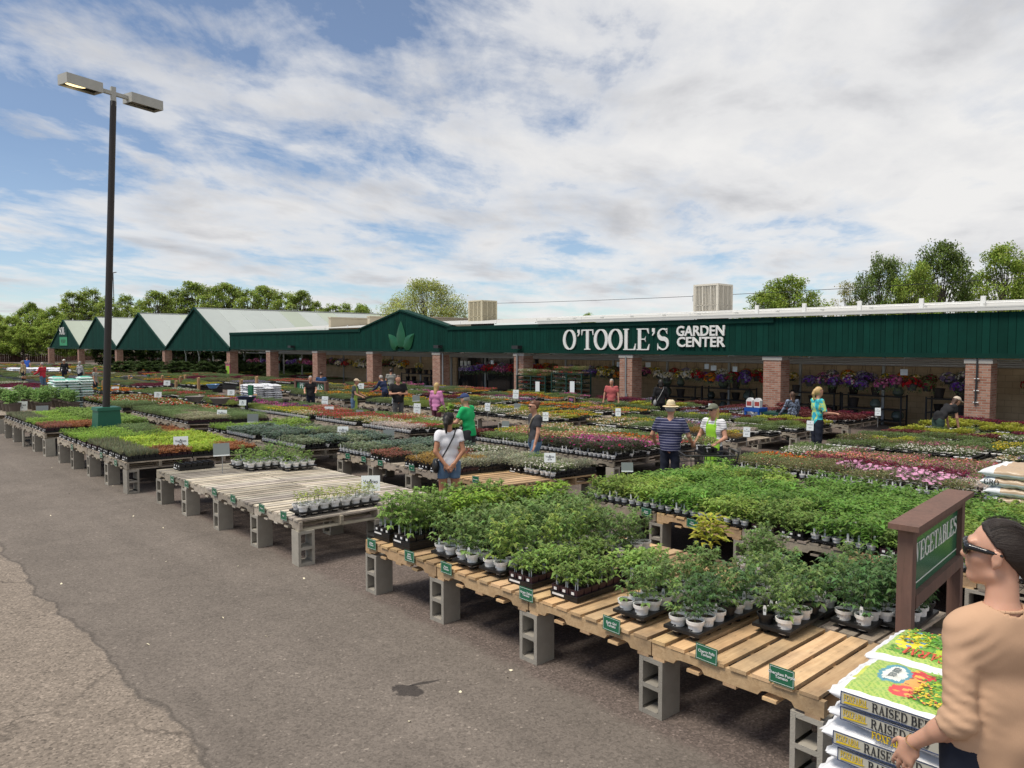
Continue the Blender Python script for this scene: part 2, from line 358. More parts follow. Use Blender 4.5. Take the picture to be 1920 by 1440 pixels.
    h = math_n(nt, 'ADD', math_n(nt, 'MULTIPLY', stone.outputs['Distance'], .8), grain)
    h = math_n(nt, 'SUBTRACT', h, math_n(nt, 'MULTIPLY', ck, 2)); h = math_n(nt, 'SUBTRACT', h, math_n(nt, 'MULTIPLY', f_line, 1.5))
    b = nt.nodes.new('ShaderNodeBump'); b.inputs['Strength'].default_value = .55; b.inputs['Distance'].default_value = .006
    nt.links.new(h, b.inputs['Height']); nt.links.new(b.outputs[0], p.inputs['Normal'])
    b = MB(); b.add(V, Fs); o = b.build('parking_lot_ground', m, fix=False); tag(o, 'grey asphalt drive and yard, smooth patch beside older light aggregate', kind='structure')
    # fallen petals on the drive
    b = MB(); R = random.Random(4)
    for i in range(40):
        X, Y = R.uniform(-22, -2), R.uniform(.6, 4.0)
        if i < 14: X, Y, _ = at(*[(165, 860), (130, 925), (95, 967), (243, 956), (115, 1095), (446, 1062), (390, 1088), (863, 1298), (306, 990), (140, 915), (220, 907), (250, 968), (545, 1115), (570, 1085)][i])
        r = R.uniform(.010, .019); a0 = R.uniform(0, 6); z = gz(Y) + .004
        b.add([(X + r * (1 + .4 * math.sin(2 * a)) * math.cos(a + a0), Y + .6 * r * math.sin(a + a0), z + .006 * math.sin(a)) for a in [k * math.pi / 3.5 for k in range(7)]], [tuple(range(7))])
    o = b.build('fallen_petals', mat('petal_litter', (.75, .68, .5), .8), fix=False); tag(o, 'pale fallen petals scattered on the asphalt drive', 'petals', kind='stuff')
ground()
# ---- ribbed green siding: real boards with grooves
def siding(b, x0, x1, zb, zt, y, t=.06, w=.2, seed=1, m=0):
    """front face at y (towards -Y); zb, zt: functions of x"""
    R = random.Random(seed); x = x0
    while x < x1 - 1e-6:
        xe = min(x + w * R.choice((.7, 1, 1, 1.25)), x1); g = .012; k = R.uniform(.82, 1.14); c = (k, k, k)
        xa, xb = x + g / 2, xe - g / 2; j = R.uniform(0, .006)
        b.add([(xa, y + j, zb(xa)), (xb, y + j, zb(xb)), (xb, y + j, zt(xb)), (xa, y + j, zt(xa)),
               (xa, y + .02, zb(xa)), (xb, y + .02, zb(xb)), (xb, y + .02, zt(xb)), (xa, y + .02, zt(xa))],
              [(0, 1, 2, 3), (0, 3, 7, 4), (1, 5, 6, 2)], m, c)
        x = xe
    b.add([(x0, y + .016, zb(x0)), (x1, y + .016, zb(x1)), (x1, y + .016, zt(x1)), (x0, y + .016, zt(x0))], [(0, 1, 2, 3)], m, (.45, .45, .45))
    return b
# ---- serif lettering
def ell(cx, cy, rx, ry, a0, a1, n): return [(cx + rx * math.cos(rad(a0 + (a1 - a0) * i / n)), cy + ry * math.sin(rad(a0 + (a1 - a0) * i / n))) for i in range(n + 1)]
def stroke(pts, ws):
    """variable-width stroke -> polygon pieces"""
    L = []; n = len(pts)
    for i, p in enumerate(pts):
        a = pts[max(i - 1, 0)]; b = pts[min(i + 1, n - 1)]; dx, dy = b[0] - a[0], b[1] - a[1]; l = math.hypot(dx, dy) or 1
        w = ws[i] / 2; L.append(((p[0] - dy / l * w, p[1] + dx / l * w), (p[0] + dy / l * w, p[1] - dx / l * w)))
    return [[L[i][0], L[i][1], L[i + 1][1], L[i + 1][0]] for i in range(n - 1)]
def curve_stroke(pts, tk=.17, th=.05, vert=True):
    ws = []
    for i in range(len(pts)):
        a = pts[max(i - 1, 0)]; b = pts[min(i + 1, len(pts) - 1)]; dx, dy = b[0] - a[0], b[1] - a[1]; l = math.hypot(dx, dy) or 1
        ws.append(th + (tk - th) * abs(dy / l) ** 1.2)
    return stroke(pts, ws)
def R4(x0, y0, x1, y1): return [[(x0, y0), (x1, y0), (x1, y1), (x0, y1)]]
def glyph(ch):
    T, h, s = .17, .05, .07
    st = lambda x: R4(x, 0, x + T, 1) + R4(x - s, 0, x + T + s, h) + R4(x - s, 1 - h, x + T + s, 1)
    if ch == 'O': return curve_stroke(ell(.42, .5, .34, .475, 0, 360, 36)), .84
    if ch == 'T': return R4(.30, 0, .47, 1) + R4(.2, 0, .57, h) + R4(.02, .94, .75, 1) + [[(.02, .72), (.05, .72), (.1, .94), (.02, .94)], [(.75, .72), (.72, .72), (.67, .94), (.75, .94)]], .77
    if ch == 'L': return st(.09) + R4(.2, 0, .7, h) + [[(.70, 0), (.72, .3), (.69, .3), (.6, h)]], .73
    if ch == 'E': return st(.09) + R4(.2, 0, .68, h) + R4(.2, 1 - h, .66, 1) + R4(.2, .48, .5, .53) + [[(.68, 0), (.72, .28), (.69, .28), (.58, h)], [(.66, 1), (.68, .75), (.65, .75), (.56, 1 - h)], [(.5, .64), (.46, .53), (.46, .48), (.5, .37)]], .75
    if ch == 'F': return st(.09) + R4(.2, 1 - h, .66, 1) + R4(.2, .48, .5, .53) + [[(.66, 1), (.68, .75), (.65, .75), (.56, 1 - h)], [(.5, .64), (.46, .53), (.46, .48), (.5, .37)]], .69
    if ch == 'S':
        p = ell(.33, .74, .235, .225, 35, 270, 14)[:-1] + ell(.33, .28, .25, .245, 90, -145, 14)
        n = len(p); ws = [.05 + .13 * math.exp(-((i / (n - 1) - .5) / .2) ** 2) + .01 for i in range(n)]
        return stroke(p, ws) + [[(.55, 1), (.52, 1), (.47, .86), (.55, .72)], [(.05, 0), (.08, 0), (.12, .14), (.05, .32)]], .64
    if ch == "'": return [[(.08, 1), (.22, 1), (.22, .84), (.08, .84)], [(.22, .84), (.22, .78), (.12, .66), (.08, .68), (.15, .84)]], .30
    if ch == 'V': return [[(.08, 1), (.27, 1), (.47, .28), (.40, 0)], [(.40, 0), (.47, .28), (.68, 1), (.62, 1)]] + R4(.0, 1 - h, .35, 1) + R4(.52, 1 - h, .78, 1), .78
    if ch == 'A': return [[(.36, 1), (.42, 1), (.72, 0), (.53, 0)], [(.10, 0), (.16, 0), (.40, .86), (.36, 1)]] + R4(.2, .3, .55, .35) + R4(.02, 0, .26, h) + R4(.44, 0, .80, h), .80
    if ch == 'G': return curve_stroke(ell(.44, .5, .34, .475, 42, 318, 26)) + R4(.62, .05, .78, .42) + R4(.53, .40, .86, .45) + [[(.72, 1), (.69, 1), (.62, .86), (.72, .7)]], .87
    if ch == 'C': return curve_stroke(ell(.44, .5, .34, .475, 42, 318, 26)) + [[(.74, 1), (.71, 1), (.64, .86), (.74, .7)]], .80
    if ch == 'I': return st(.09), .36
    if ch == 'D': return st(.09) + curve_stroke([(.2, .975)] + ell(.38, .5, .36, .475, 90, -90, 16) + [(.2, .025)]), .82
    if ch == 'P': return st(.09) + curve_stroke([(.2, .975)] + ell(.38, .735, .25, .24, 90, -90, 12) + [(.2, .495)]), .69
    if ch == 'R': return st(.09) + curve_stroke([(.2, .975)] + ell(.38, .75, .24, .225, 90, -90, 12) + [(.2, .525)]) + [[(.36, .52), (.52, .52), (.80, 0), (.62, 0)]] + R4(.6, 0, .86, h), .84
    if ch == 'B': return st(.09) + curve_stroke([(.2, .975)] + ell(.36, .755, .22, .22, 90, -90, 12) + [(.2, .535)]) + curve_stroke([(.2, .53)] + ell(.40, .28, .25, .255, 90, -90, 12) + [(.2, .025)]), .74
    if ch == 'N': return R4(.12, 0, .18, 1) + R4(.70, 0, .76, 1) + R4(.02, 0, .28, h) + R4(.6, 1 - h, .86, 1) + [[(.06, 1), (.28, 1), (.76, 0), (.62, 0)]], .88
    if ch == 'X': return [[(.06, 1), (.27, 1), (.74, 0), (.53, 0)], [(.08, 0), (.15, 0), (.66, 1), (.60, 1)]] + R4(0, 0, .25, h) + R4(.45, 0, .8, h) + R4(0, 1 - h, .34, 1) + R4(.5, 1 - h, .76, 1), .8
    if ch == 'M': return R4(.1, 0, .16, 1) + R4(.78, 0, .95, 1) + R4(.02, 0, .26, h) + R4(.7, 0, 1.03, h) + [[(.1, 1), (.26, 1), (.54, .2), (.46, 0)], [(.46, 0), (.54, .2), (.8, 1), (.74, 1)]], 1.05
    if ch == '-': return R4(.05, .42, .45, .47), .5
    if ch == '.': return R4(.05, 0, .17, .12), .22
    if ch == '$': g = glyph('S')[0]; return g + R4(.31, -.08, .35, 1.08), .64
    return [], .35
def serif(b, text, h, origin, ux, uz, depth, xs=1., gap=.04, m=0, c=(1, 1, 1)):
    """letters as solid pieces: ux along the text, uz up, extruded along -(ux x uz) by depth"""
    ux, uz, O = Vector(ux), Vector(uz), Vector(origin); nrm = ux.cross(uz).normalized(); x = 0; k = 0
    for ch in text:
        pcs, w = glyph(ch)
        for pc in pcs:
            d = depth + .0003 * (k % 7) * max(1., depth * 40); k += 1
            base = [O + ux * ((x + q[0]) * h * xs) + uz * (q[1] * h) for q in pc]; n = len(base)
            V = base + [p + nrm * d for p in base]
            b.add(V, [tuple(range(n, 2 * n))] + [(i, (i + 1) % n, n + (i + 1) % n, n + i) for i in range(n)], m, c)
        x += w + gap
    return x * h * xs
def serif_w(text, h, xs=1., gap=.04): return sum(glyph(c)[1] + gap for c in text) * h * xs
_tx = {}
def sans_mesh(text, size, ext=0., off=0., mt=None, name='lettering'):
    k = (text, size, ext, off, mt.name)
    if k in _tx: return _tx[k]
    cu = bpy.data.curves.new('t', 'FONT'); cu.body = text; cu.size = size; cu.extrude = ext; cu.offset = off; cu.align_x = 'CENTER'; cu.align_y = 'CENTER'; cu.resolution_u = 3; cu.space_line = .85
    o = bpy.data.objects.new('t', cu); COL.objects.link(o); dg = bpy.context.evaluated_depsgraph_get(); dg.update()
    me = bpy.data.meshes.new_from_object(o.evaluated_get(dg)); bpy.data.objects.remove(o); bpy.data.curves.remove(cu)
    me.name = name; me.materials.clear(); me.materials.append(mt); _tx[k] = me; return me
# ---- shop building
YF = 25.0; ZB, ZT = 2.10, 3.44
BX0, BX1 = -59.6, 12.0
bld = empty('garden_centre_building', (0, 0, 0)); tag(bld, 'long low shop with dark green board fascia on brick pillars', 'building')
PKX = -35.75
def fz(x):
    a = abs(x - PKX)
    return ZT if a > 4.2 else ZT + (4.2 - a) / 4.2 * .95
b = MB(); siding(b, BX0, BX1, lambda x: ZB + .12, fz, YF, seed=3)
o = b.build('fascia', M['green'], bld, col=True, fix=False)
b = MB()
b.box(BX0 - .04, BX1, YF - .03, YF + .3, ZB, ZB + .14)                     # bottom rail
b.box(BX0 - .06, BX0 - .002, YF - .02, YF + 1.2, ZB + .002, ZT - .002)
for x0, x1 in ((BX0 - .06, PKX - 4.3), (PKX + 4.3, -24.6), (-24.6, -12.9), (-4.4, BX1)): b.box(x0, x1 - .01, YF - .05, YF + .1, ZT - .16, ZT + .02)
for s in (-1, 1):
    p0, p1 = (PKX + s * 4.5, ZT - .05), (PKX, ZT + .97)
    b.prism([p0, p1, (p1[0], p1[1] + .10), (p0[0], p0[1] + .09)], YF - .07 - .002 * s, YF + .5 + .002 * s)
b.build('fascia_trim', M['greentrim'], bld)
b = MB()   # backing of the gable and the roof sheets
b.prism([(PKX - 4.2, ZT), (PKX + 4.2, ZT), (PKX, ZT + .93)], YF + .05, YF + .12)
b.build('gable_backing', M['greentrim'], bld)
b = MB(); b.add([(BX0 + .2, YF + .12, ZT + .12), (BX1, YF + .12, ZT + .12), (BX1, 33.0, 4.15), (BX0 + .2, 33.0, 4.15)], [(0, 1, 2, 3)])
b.build('roof', M['roofsheet'], bld, fix=False)
b = MB(); b.box(-24.6, BX1, YF - .12, YF + .08, ZT + .04, ZT + .15); b.box(-24.6, BX1, YF - .125, YF - .1, ZT + .13, ZT + .17)
for x in np.arange(-24, BX1, 1.6): b.cbox(float(x), YF + .02, ZT + .23, .05, .2, .06)
b.build('gutter', M['offwhite'], bld)
b = MB()
for x in (-13.9, -12.1, -10.2, -8.3, -6.6, -4.9, -3.0): b.cbox(x, YF + .6, ZT + .34, .12, .1, .34)
b.tube((-24, YF + .62, ZT + .30), (BX1, YF + .62, ZT + .30), .02); b.tube((-24, YF + .9, ZT + .36), (BX1, YF + .9, ZT + .36), .015)
for x in np.arange(-46, -16, 2.9): b.cbox(float(x), YF + .9, ZT + .22, .05, .05, .2)
b.build('roof_rail', M['white'], bld)
b = MB(); YW = 29.3
dx0, dx1 = aty(856, 700, YW)[0], aty(1010, 700, YW)[0]
b.box(-52.3, dx0, YW, YW + .3, -.5, 3.6); b.box(dx1, BX1, YW, YW + .3, -.5, 3.6); b.box(dx0, dx1, YW + .003, YW + .297, 2.0, 3.597)
b.box(dx0 + 5.2, dx0 + 6.7, YW + .01, YW + .29, -.5, 2.0); b.box(-52.3, -52.0, YW + .3, 33, -.5, 3.6)
b.build('wall', M['cmu'], bld)
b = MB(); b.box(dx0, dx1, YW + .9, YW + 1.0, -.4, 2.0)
b.build('entrance_dark_panel', M['dark'], bld)  # near-black panel, its colour stands in for the darkness inside the doorway
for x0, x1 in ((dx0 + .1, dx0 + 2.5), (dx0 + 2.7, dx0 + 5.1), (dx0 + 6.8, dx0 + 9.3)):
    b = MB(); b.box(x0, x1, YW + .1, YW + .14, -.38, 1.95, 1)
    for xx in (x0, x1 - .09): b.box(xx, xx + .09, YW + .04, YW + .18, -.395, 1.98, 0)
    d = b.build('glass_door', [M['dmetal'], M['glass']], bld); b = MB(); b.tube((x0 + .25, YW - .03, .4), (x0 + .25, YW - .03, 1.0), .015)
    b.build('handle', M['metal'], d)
b = MB()
for y, z, r in ((YF + .5, 2.02, .03), (YF + 1.2, 1.82, .035), (YF + 2.3, 1.86, .035), (YF + 3.3, 1.90, .03), (YF + 1.2, 2.25, .03), (YF + 2.8, 2.3, .04)):
    b.tube((BX0 + .3, y, z), (BX1, y, z), r)
x = BX0 + 1.0
while x < BX1:
    b.tube((x, YF + .4, 2.06), (x, YW - .02, 2.06), .035); b.tube((x + 1.5, YF + .4, 2.16), (x + 1.5, YW - .02, 2.3), .02)
    x += 3.12
b.build('pipe_rails', M['metal'], bld)
for x in np.arange(-57.2, BX1, 3.12): b = MB(); b.cbox(float(x), YF + 3.4, .8, .09, .09, 2.5); b.build('post', M['metal'], bld)
# letters
b = MB(); x0 = aty(1057, 650, YF)[0]; x1 = aty(1256, 650, YF)[0]; zb = aty(1150, 656, YF)[2]; zt = aty(1150, 617, YF)[2]
hh = (zt - zb); wtot = serif_w("O'TOOLE'S", hh, 1, .02); serif(b, "O'TOOLE'S", hh, (x0, YF - .01, zb), (1, 0, 0), (0, 0, 1), .045, (x1 - x0) / wtot, .02)
b.build('shop_name_letters', M['white'], bld)
for tx, ya, yb in (('GARDEN', 631, 612), ('CENTER', 651, 633)):
    xa, _, za = aty(1270, ya, YF); xb = aty(1360, ya, YF)[0]; zb_ = aty(1315, yb, YF)[2]; sz = (zb_ - za) / .70
    me = sans_mesh(tx, sz, .03, sz * .022, M['white']); o = inst('sign_word', me, bld, ((xa + xb) / 2, YF - .04, (za + zb_) / 2)); o.rotation_euler = (math.pi / 2, 0, 0)
    bx = [v.co.x for v in me.vertices]; o.scale = ((xb - xa) / (max(bx) - min(bx)), 1, 1)
# leaf emblem: three bulging leaves
def leafshape(b, cx, cz, w, h, ang):
    ca, sa = math.cos(ang), math.sin(ang); P = []
    prof = [(0, 0), (.30, .07), (.47, .22), (.5, .36), (.42, .56), (.22, .80), (0, 1)]
    L = [(-u * w, v * h) for u, v in prof]; Rr = [(u * w, v * h) for u, v in prof]; Mi = [(0, v * h) for u, v in prof]
    V = []
    for row, d in ((L, .02), (Mi, .12), (Rr, .02)):
        for x, z in row: V.append((cx + x * ca + z * sa, YF - .03 - (d if 0 < z < h else .0), cz - x * sa + z * ca))
    n = len(prof); Fs = []
    for i in range(n - 1): Fs += [(i, n + i, n + i + 1, i + 1), (n + i, 2 * n + i, 2 * n + i + 1, n + i + 1)]
    b.add(V, Fs)
b = MB(); zl = aty(757, 654, YF)[2]
leafshape(b, PKX + .05, zl, .95, 1.62, 0); leafshape(b, PKX - .27, zl + .02, .80, 1.28, -.85); leafshape(b, PKX + .37, zl + .02, .80, 1.28, .85)
b.build('leaf_emblem', M['kelly'], bld, smooth=True)
for px, py in ((552, 650), (976, 651), (828, 650)):
    x, _, z = aty(px, py, YF); b = MB(); b.cbox(x, YF - .25, z, .42, .3, .16); b.cbox(x, YF - .06, z + .02, .08, .12, .1); b.build('floodlight', M['dmetal'], bld)
b = MB()
for i in range(3): b.box(aty(862 + i * 7, 700, YW)[0], aty(867 + i * 7, 700, YW)[0], YW + .04, YW + .05, .9, 1.5)
b.build('door_notices', M['card'], bld)
# pillars
pix = [(95, 1), (151, 1), (222, 1), (312, 1), (434, 1), (509, 0), (597, 0), (700, 0), (825, 0), (980, 0), (1181, 0), (1455, 0), (1840, 0)]
ordn = ['first', 'second', 'third', 'fourth', 'fifth', 'sixth', 'seventh', 'eighth', 'ninth', 'tenth', 'eleventh', 'twelfth', 'thirteenth', 'fourteenth', 'fifteenth', 'sixteenth', 'seventeenth', 'eighteenth', 'nineteenth', 'twentieth']
mlab = {4: 'brick pillar at left end of green fascia with lime poster', 3: 'brick pillar under the valley between two largest green gables', 0: 'leftmost brick pillar under the soil pick-up gable',
        9: 'brick pillar right of shop entrance doors with grey pipe', 8: 'brick pillar left of the shop entrance doors', 10: 'brick pillar beneath the large white shop name', 11: 'brick pillar beside stacked blue crates', 12: 'rightmost brick pillar with black conduit down its face'}
PCX = []
for i, (px, g) in enumerate(pix):
    X = aty(px, 660, YF + .3)[0]; PCX.append(X); w = .66
    b = MB(); b.box(-w / 2, w / 2, 0, w, gz(YF) - .05, ZB - .16)
    p = b.build('brick_pillar', M['brick'], None, (X, YF + .03, 0)); tag(p, mlab.get(i, f'plain brick pillar, {ordn[i]} from left along the shop front'), 'pillar', 'brick pillars along the shop front')
    b = MB(); b.box(-w / 2 - .04, w / 2 + .04, -.02, w + .04, ZB - .158, ZB - .03); b.build('cap', M['capstone'], p)
    if i == 12:
        b = MB(); b.path([(-.02, -.02, ZB + .02), (-.02, -.03, 1.6), (-.04, -.03, .75)], .03); b.build('conduit', M['dmetal'], p)
        b = MB()
        for z in (1.5, 1.15, .8): b.cbox(-.02, -.035, z, .14, .03, .025)
        b.build('clamp', M['white'], p)
    if i in (8, 9):
        b = MB(); xx = .45 if i == 8 else -.05; b.tube((xx, -.06 if i == 9 else .1, -.38), (xx, -.06 if i == 9 else .1, ZB - .05), .045); b.build('downpipe', M['metal'], p)
    if i == 10:
        b = MB(); b.path([(.02, -.03, 2), (.02, -.03, .9), (.05, -.05, -.1)], .035); b.path([(.0, -.03, .3), (-.2, -.1, -.1), (-.25, -.05, -.3)], .012, m=1); b.tube((.1, -.06, -.35), (.1, -.06, .45), .03)
        b.build('water_pipe', [M['metal'], mat('hose', (.6, .55, .2), .5)], p)
    if i == 4:
        b = MB(); b.box(-.42, .42, -.06, -.02, -.35, .95, 0); b.box(-.3, .3, -.075, -.062, .05, .75, 1); b.build('poster', [mat('pink_poster', (.45, .12, .17), .6, var=.5, vscale=12), mat('lime_poster', (.30, .52, .05), .6)], p)
        b = MB(); b.box(-.5, .5, -.1, -.0, .955, 1.1); b.build('ledge', M['brick'], p)
# gabled sheds with white translucent roofs
GX = [(-74.3, -59.7, -66.9, 46), (-89.8, -74.5, -82.3, 46), (-105.1, -90.0, -97.2, 46), (-120.5, -105.3, -112.6, 46)]
for i, (xa, xb, xm, ye) in enumerate(GX):
    xm = (xa + xb) / 2; zp = 5.58; t = empty('gabled_shed', (xm, YF, 0))
    tag(t, ['open shed beside the long fascia, largest green gable', 'open shed with green gable, second left of the long fascia', 'open shed with green gable behind the light pole', 'leftmost open shed with soil sign on green gable'][i], 'shed', 'white roofed sheds with green gables')
    f = lambda x: ZB + .02 + (1 - abs(x) / ((xb - xa) / 2)) * (zp - ZB - .02)
    b = MB(); siding(b, xa - xm, xb - xm, lambda x: ZB - .02, f, 0, w=.25, seed=10 + i); b.build('gable', M['green'], t, col=True, fix=False)
    b = MB(); hw = (xb - xa) / 2
    for s in (-1, 1): b.prism([(s * (hw + .08), ZB - .03), (0, zp + .02), (0, zp + .2), (s * (hw + .08), ZB + .14)], -.12 - .002 * s, .02 + .002 * s)
    b.box(-hw, hw, -.04, .04, ZB - .15, ZB - .03); b.build('gable_trim', M['greentrim'], t)
    for s in (-1, 1):
        b = MB(); R = random.Random(i * 2 + s); y = .02; L = math.hypot(hw, zp - ZB)
        while y < ye - YF:
            y2 = min(y + 1.95, ye - YF); k = R.uniform(.93, 1.04); c = (k, k, k) if R.random() > .16 else (k * .95, k * .98, k * .84)
            b.add([(0, y, zp + .1), (s * hw, y, ZB + .1), (s * hw, y2 - .03, ZB + .1), (0, y2 - .03, zp + .1)], [(0, 1, 2, 3)], 0, c)
            b.add([(0, y2 - .03, zp + .125), (s * hw, y2 - .03, ZB + .125), (s * hw, y2, ZB + .125), (0, y2, zp + .125)], [(0, 1, 2, 3)], 0, (1.15, 1.15, 1.15))
            y = y2
        b.build('roof_slope', M['poly'], t, col=True, fix=False)
    b = MB(); b.tube((0, 0, zp + .12), (0, ye - YF, zp + .12), .06, n=6)
    for y in np.arange(3, ye - YF, 4.5):
        y = float(y); b.tube((-hw, y, ZB), (hw, y, ZB), .04, n=5)
        for s in (-1, 1): b.tube((0, y, zp), (s * hw, y, ZB), .04, n=5)
        b.tube((0, y, ZB), (0, y, zp), .03, n=5)
    b.build('truss', M['metal'], t)
    for xp in (-hw * .5, 0, hw * .5):
        for y in (6, 13):
            b = MB(); b.tube((xp, y, -.4), (xp, y, ZB - .9), .09, n=8)
            for s in (-1, 1): b.tube((xp, y, ZB - .95), (xp + s * .6, y, ZB), .05, n=6)
            b.build('post', M['metal'], t)
    if i == 3:
        x0, z1 = aty(112, 618, YF)[0] - xm, aty(112, 618, YF)[2]; x1, z0 = aty(127, 648, YF)[0] - xm, aty(127, 648, YF)[2]; zm = aty(119, 632, YF)[2]
        b = MB(); b.box(x0, x1, -.06, -.03, z0, zm, 0); b.box(x0, x1, -.062, -.03, zm + .02, z1 + .1, 1)
        serif(b, 'SOIL', .95, (x0 + .1, -.07, zm + .35), (1, 0, 0), (0, 0, 1), .02, .62 * (x1 - x0) / 2.1, m=2)
        s = b.build('shed_sign', [mat('sign_bright_green', (.01, .25, .10), .5), M['greentrim'], M['white']], t)
        o = inst('lettering', sans_mesh('PICK-UP', .62, .004, .008, M['kelly']), s, ((x0 + x1) / 2, -.075, (z0 + zm) / 2)); o.rotation_euler = (math.pi / 2, 0, 0)
# tan parapet fins behind the roof
for i, (px, py, ze) in enumerate([(618, 597, 4.45), (691, 595, 4.5), (790, 596, 4.5)]):
    d = ray(px, py); t = (4.5 - EYE) / d[2] if False else 54 / (d[0] * FW[0] + d[1] * FW[1]) / 1
    X, Y = d[0] * t, d[1] * t; Z = EYE + d[2] * t
    b = MB(); b.box(-.15, .15, 0, [4.6, 3.3, 5.8][i], 3.5, Z); b.box(-.2, .2, -.03, [4.7, 3.4, 5.9][i], Z + .003, Z + .1)
    b.build('parapet', M['tan'], bld, (X, Y, 0))
# coolers on the roof
def cooler(px0, px1, pyt, pyb, Y, c, lab):
    X0 = aty(px0, pyb, Y); xm, ym, zb = aty((px0 + px1) / 2, pyb, Y); zt = aty((px0 + px1) / 2, pyt, Y)[2]
    w = (px1 - px0) / F * dist(xm, ym) / 1.41; t = empty('evaporative_cooler', (xm, ym, zb)); tag(t, lab, 'cooler', 'evaporative coolers on the roof')
    h = zt - zb; cm = mat('cooler_paint', c, .6, var=.08); gm = mat('cooler_pads', tuple(q * .52 for q in c), .9, var=.3, vscale=14)
    b = MB(); b.box(-w / 2, w / 2, -w / 2, w / 2, h - .08, h)
    b.box(-w / 2, w / 2, -w / 2, w / 2, 0, .07)
    for sx in (-1, 1):
        for sy in (-1, 1): b.cbox(sx * (w / 2 - .03), sy * (w / 2 - .03), h / 2, .065, .065, h - .16)
    b.build('frame', cm, t)
    b = MB(); b.box(-w / 2 + .05, w / 2 - .05, -w / 2 + .05, w / 2 - .05, .07, h - .08); b.build('pads', gm, t)
    for side in range(2):
        b = MB(); n = 15
        for k in range(n):
            u = -w / 2 + .09 + (w - .18) * k / (n - 1); tk = .055 if k in (0, 5, 10, 14) else .022
            if side == 0: b.cbox(u, -w / 2 + .03, h / 2, tk, .03, h - .17)
            else: b.cbox(w / 2 - .03, u, h / 2, .03, tk, h - .17)
        for z in (.26 * h,):
            if side == 0: b.cbox(0, -w / 2 + .028, z, w - .15, .026, .03)
            else: b.cbox(w / 2 - .028, 0, z, .026, w - .15, .03)
        b.build('louvre_grille', cm, t)
    b = MB(); b.box(-w * .4, w * .4, -w * .4, w * .4, -.32, -.003); b.build('curb', M['dmetal'], t)
    b = MB(); b.tube((-w * .75, 0, -.5), (-w * .75, 0, .7), .03); b.tube((-w * .6, 0, -.5), (-w * .72, 0, .6), .02); b.cbox(-w * .73, 0, .72, .22, .15, .3); b.build('switch_box', M['metal'], t)
    return t
cooler(1300, 1373, 534, 587, 30.5, (.62, .58, .50), 'large louvred rooftop cooler above the words garden center')
cooler(878, 932, 564, 605, 31.5, (.58, .52, .37), 'smaller beige rooftop cooler left of the shop name')
# ---- fence far left
t = empty('wooden_fence', (-150, 12, 0)); tag(t, 'reddish brown board fence beyond the yard at far left', 'fence')
b = MB(); R = random.Random(8)
for k in range(300):
    y = k * .3; v = R.uniform(.7, 1.25); b.box((k % 2) * .05, .03 + (k % 2) * .05, y, y + .27, -1.2, .75, 0, (v, v, v))
b.build('boards', M['fence'], t, col=True)
b = MB()
for k in range(37): b.cbox(-.1, k * 2.5, -.2, .12, .14, 2.2)
b.build('posts', M['fence'], t)
_d = ray(31, 680); _t = 128 / dist(_d[0], _d[1]); X, Y = _d[0] * _t, _d[1] * _t; b = MB(); b.prism([(-.9, -.9), (.9, -.9), (.9, .35), (.6, .35), (.45, .75), (-.45, .75), (-.6, .35), (-.9, .35)], -.2, .2)
o = b.build('brick_wall', M['brick'], None, (X, Y, 0), .8); tag(o, 'small stepped brick wall standing before the far left fence', 'wall')
# ---- light pole
PX, PY = -18.65, 4.93
pl = empty('light_pole', (PX, PY, gz(PY))); tag(pl, 'tall dark light pole with two box lamps on green base', 'street lamp')
b = MB(); z0 = 0; z1 = .82
def frus(b, w0, w1, za, zb, m=0):
    V = [(sx * w / 2, sy * w / 2, z) for w, z in ((w0, za), (w1, zb)) for sx, sy in ((-1, -1), (1, -1), (1, 1), (-1, 1))]
    b.add(V, [(0, 1, 5, 4), (1, 2, 6, 5), (2, 3, 7, 6), (3, 0, 4, 7), (4, 5, 6, 7), (3, 2, 1, 0)], m)
frus(b, .58, .45, -.05, 1.03); frus(b, .50, .48, 1.031, 1.10)
b.build('base', mat('base_green', (.008, .11, .065), .45, var=.1), pl)
zt = 9.62; tx, ty, _ = aty(212.5, 185, PY); D0 = dist(PX, PY)
d = ray(212.5, 190); tt = (D0 + .1) / (d[0] * FW[0] + d[1] * FW[1]); top = Vector((d[0] * tt - PX, d[1] * tt - PY, EYE + d[2] * tt - gz(PY)))
b = MB(); b.tube((0, 0, 1.10), top, .078, .066, 14); b.build('pole', M['bronze'], pl, smooth=True)
b = MB(); b.cbox(top.x, top.y, top.z + .10, .10, .10, .42); b.build('mast_bracket', M['lampgrey'], pl)
zl = EYE + (646 - 168) / F * dist(*at(160, 172, 9.15, False)[:2]); zl = 9.25
ctr = []
for nm, (pxa, pya), (pxb, pyb) in (('n', (127, 172), (189, 186)), ('f', (238, 204), (296, 220))):
    ctr.append((Vector(at(pxa, pya, 7.78, False)), Vector(at(pxb, pyb, 7.78, False))))
dirn = (ctr[1][1] - ctr[0][0]); dirn.z = 0; dirn.normalize(); prp = Vector((-dirn.y, dirn.x, 0))
base = Vector((PX, PY, gz(PY)))
arm = MB(); tz = top + Vector((0, 0, .17)); arm_l = dirn * .36
arm.tube(tz - arm_l, tz + arm_l, .055, n=4); arm.build('crossarm', M['lampgrey'], pl)
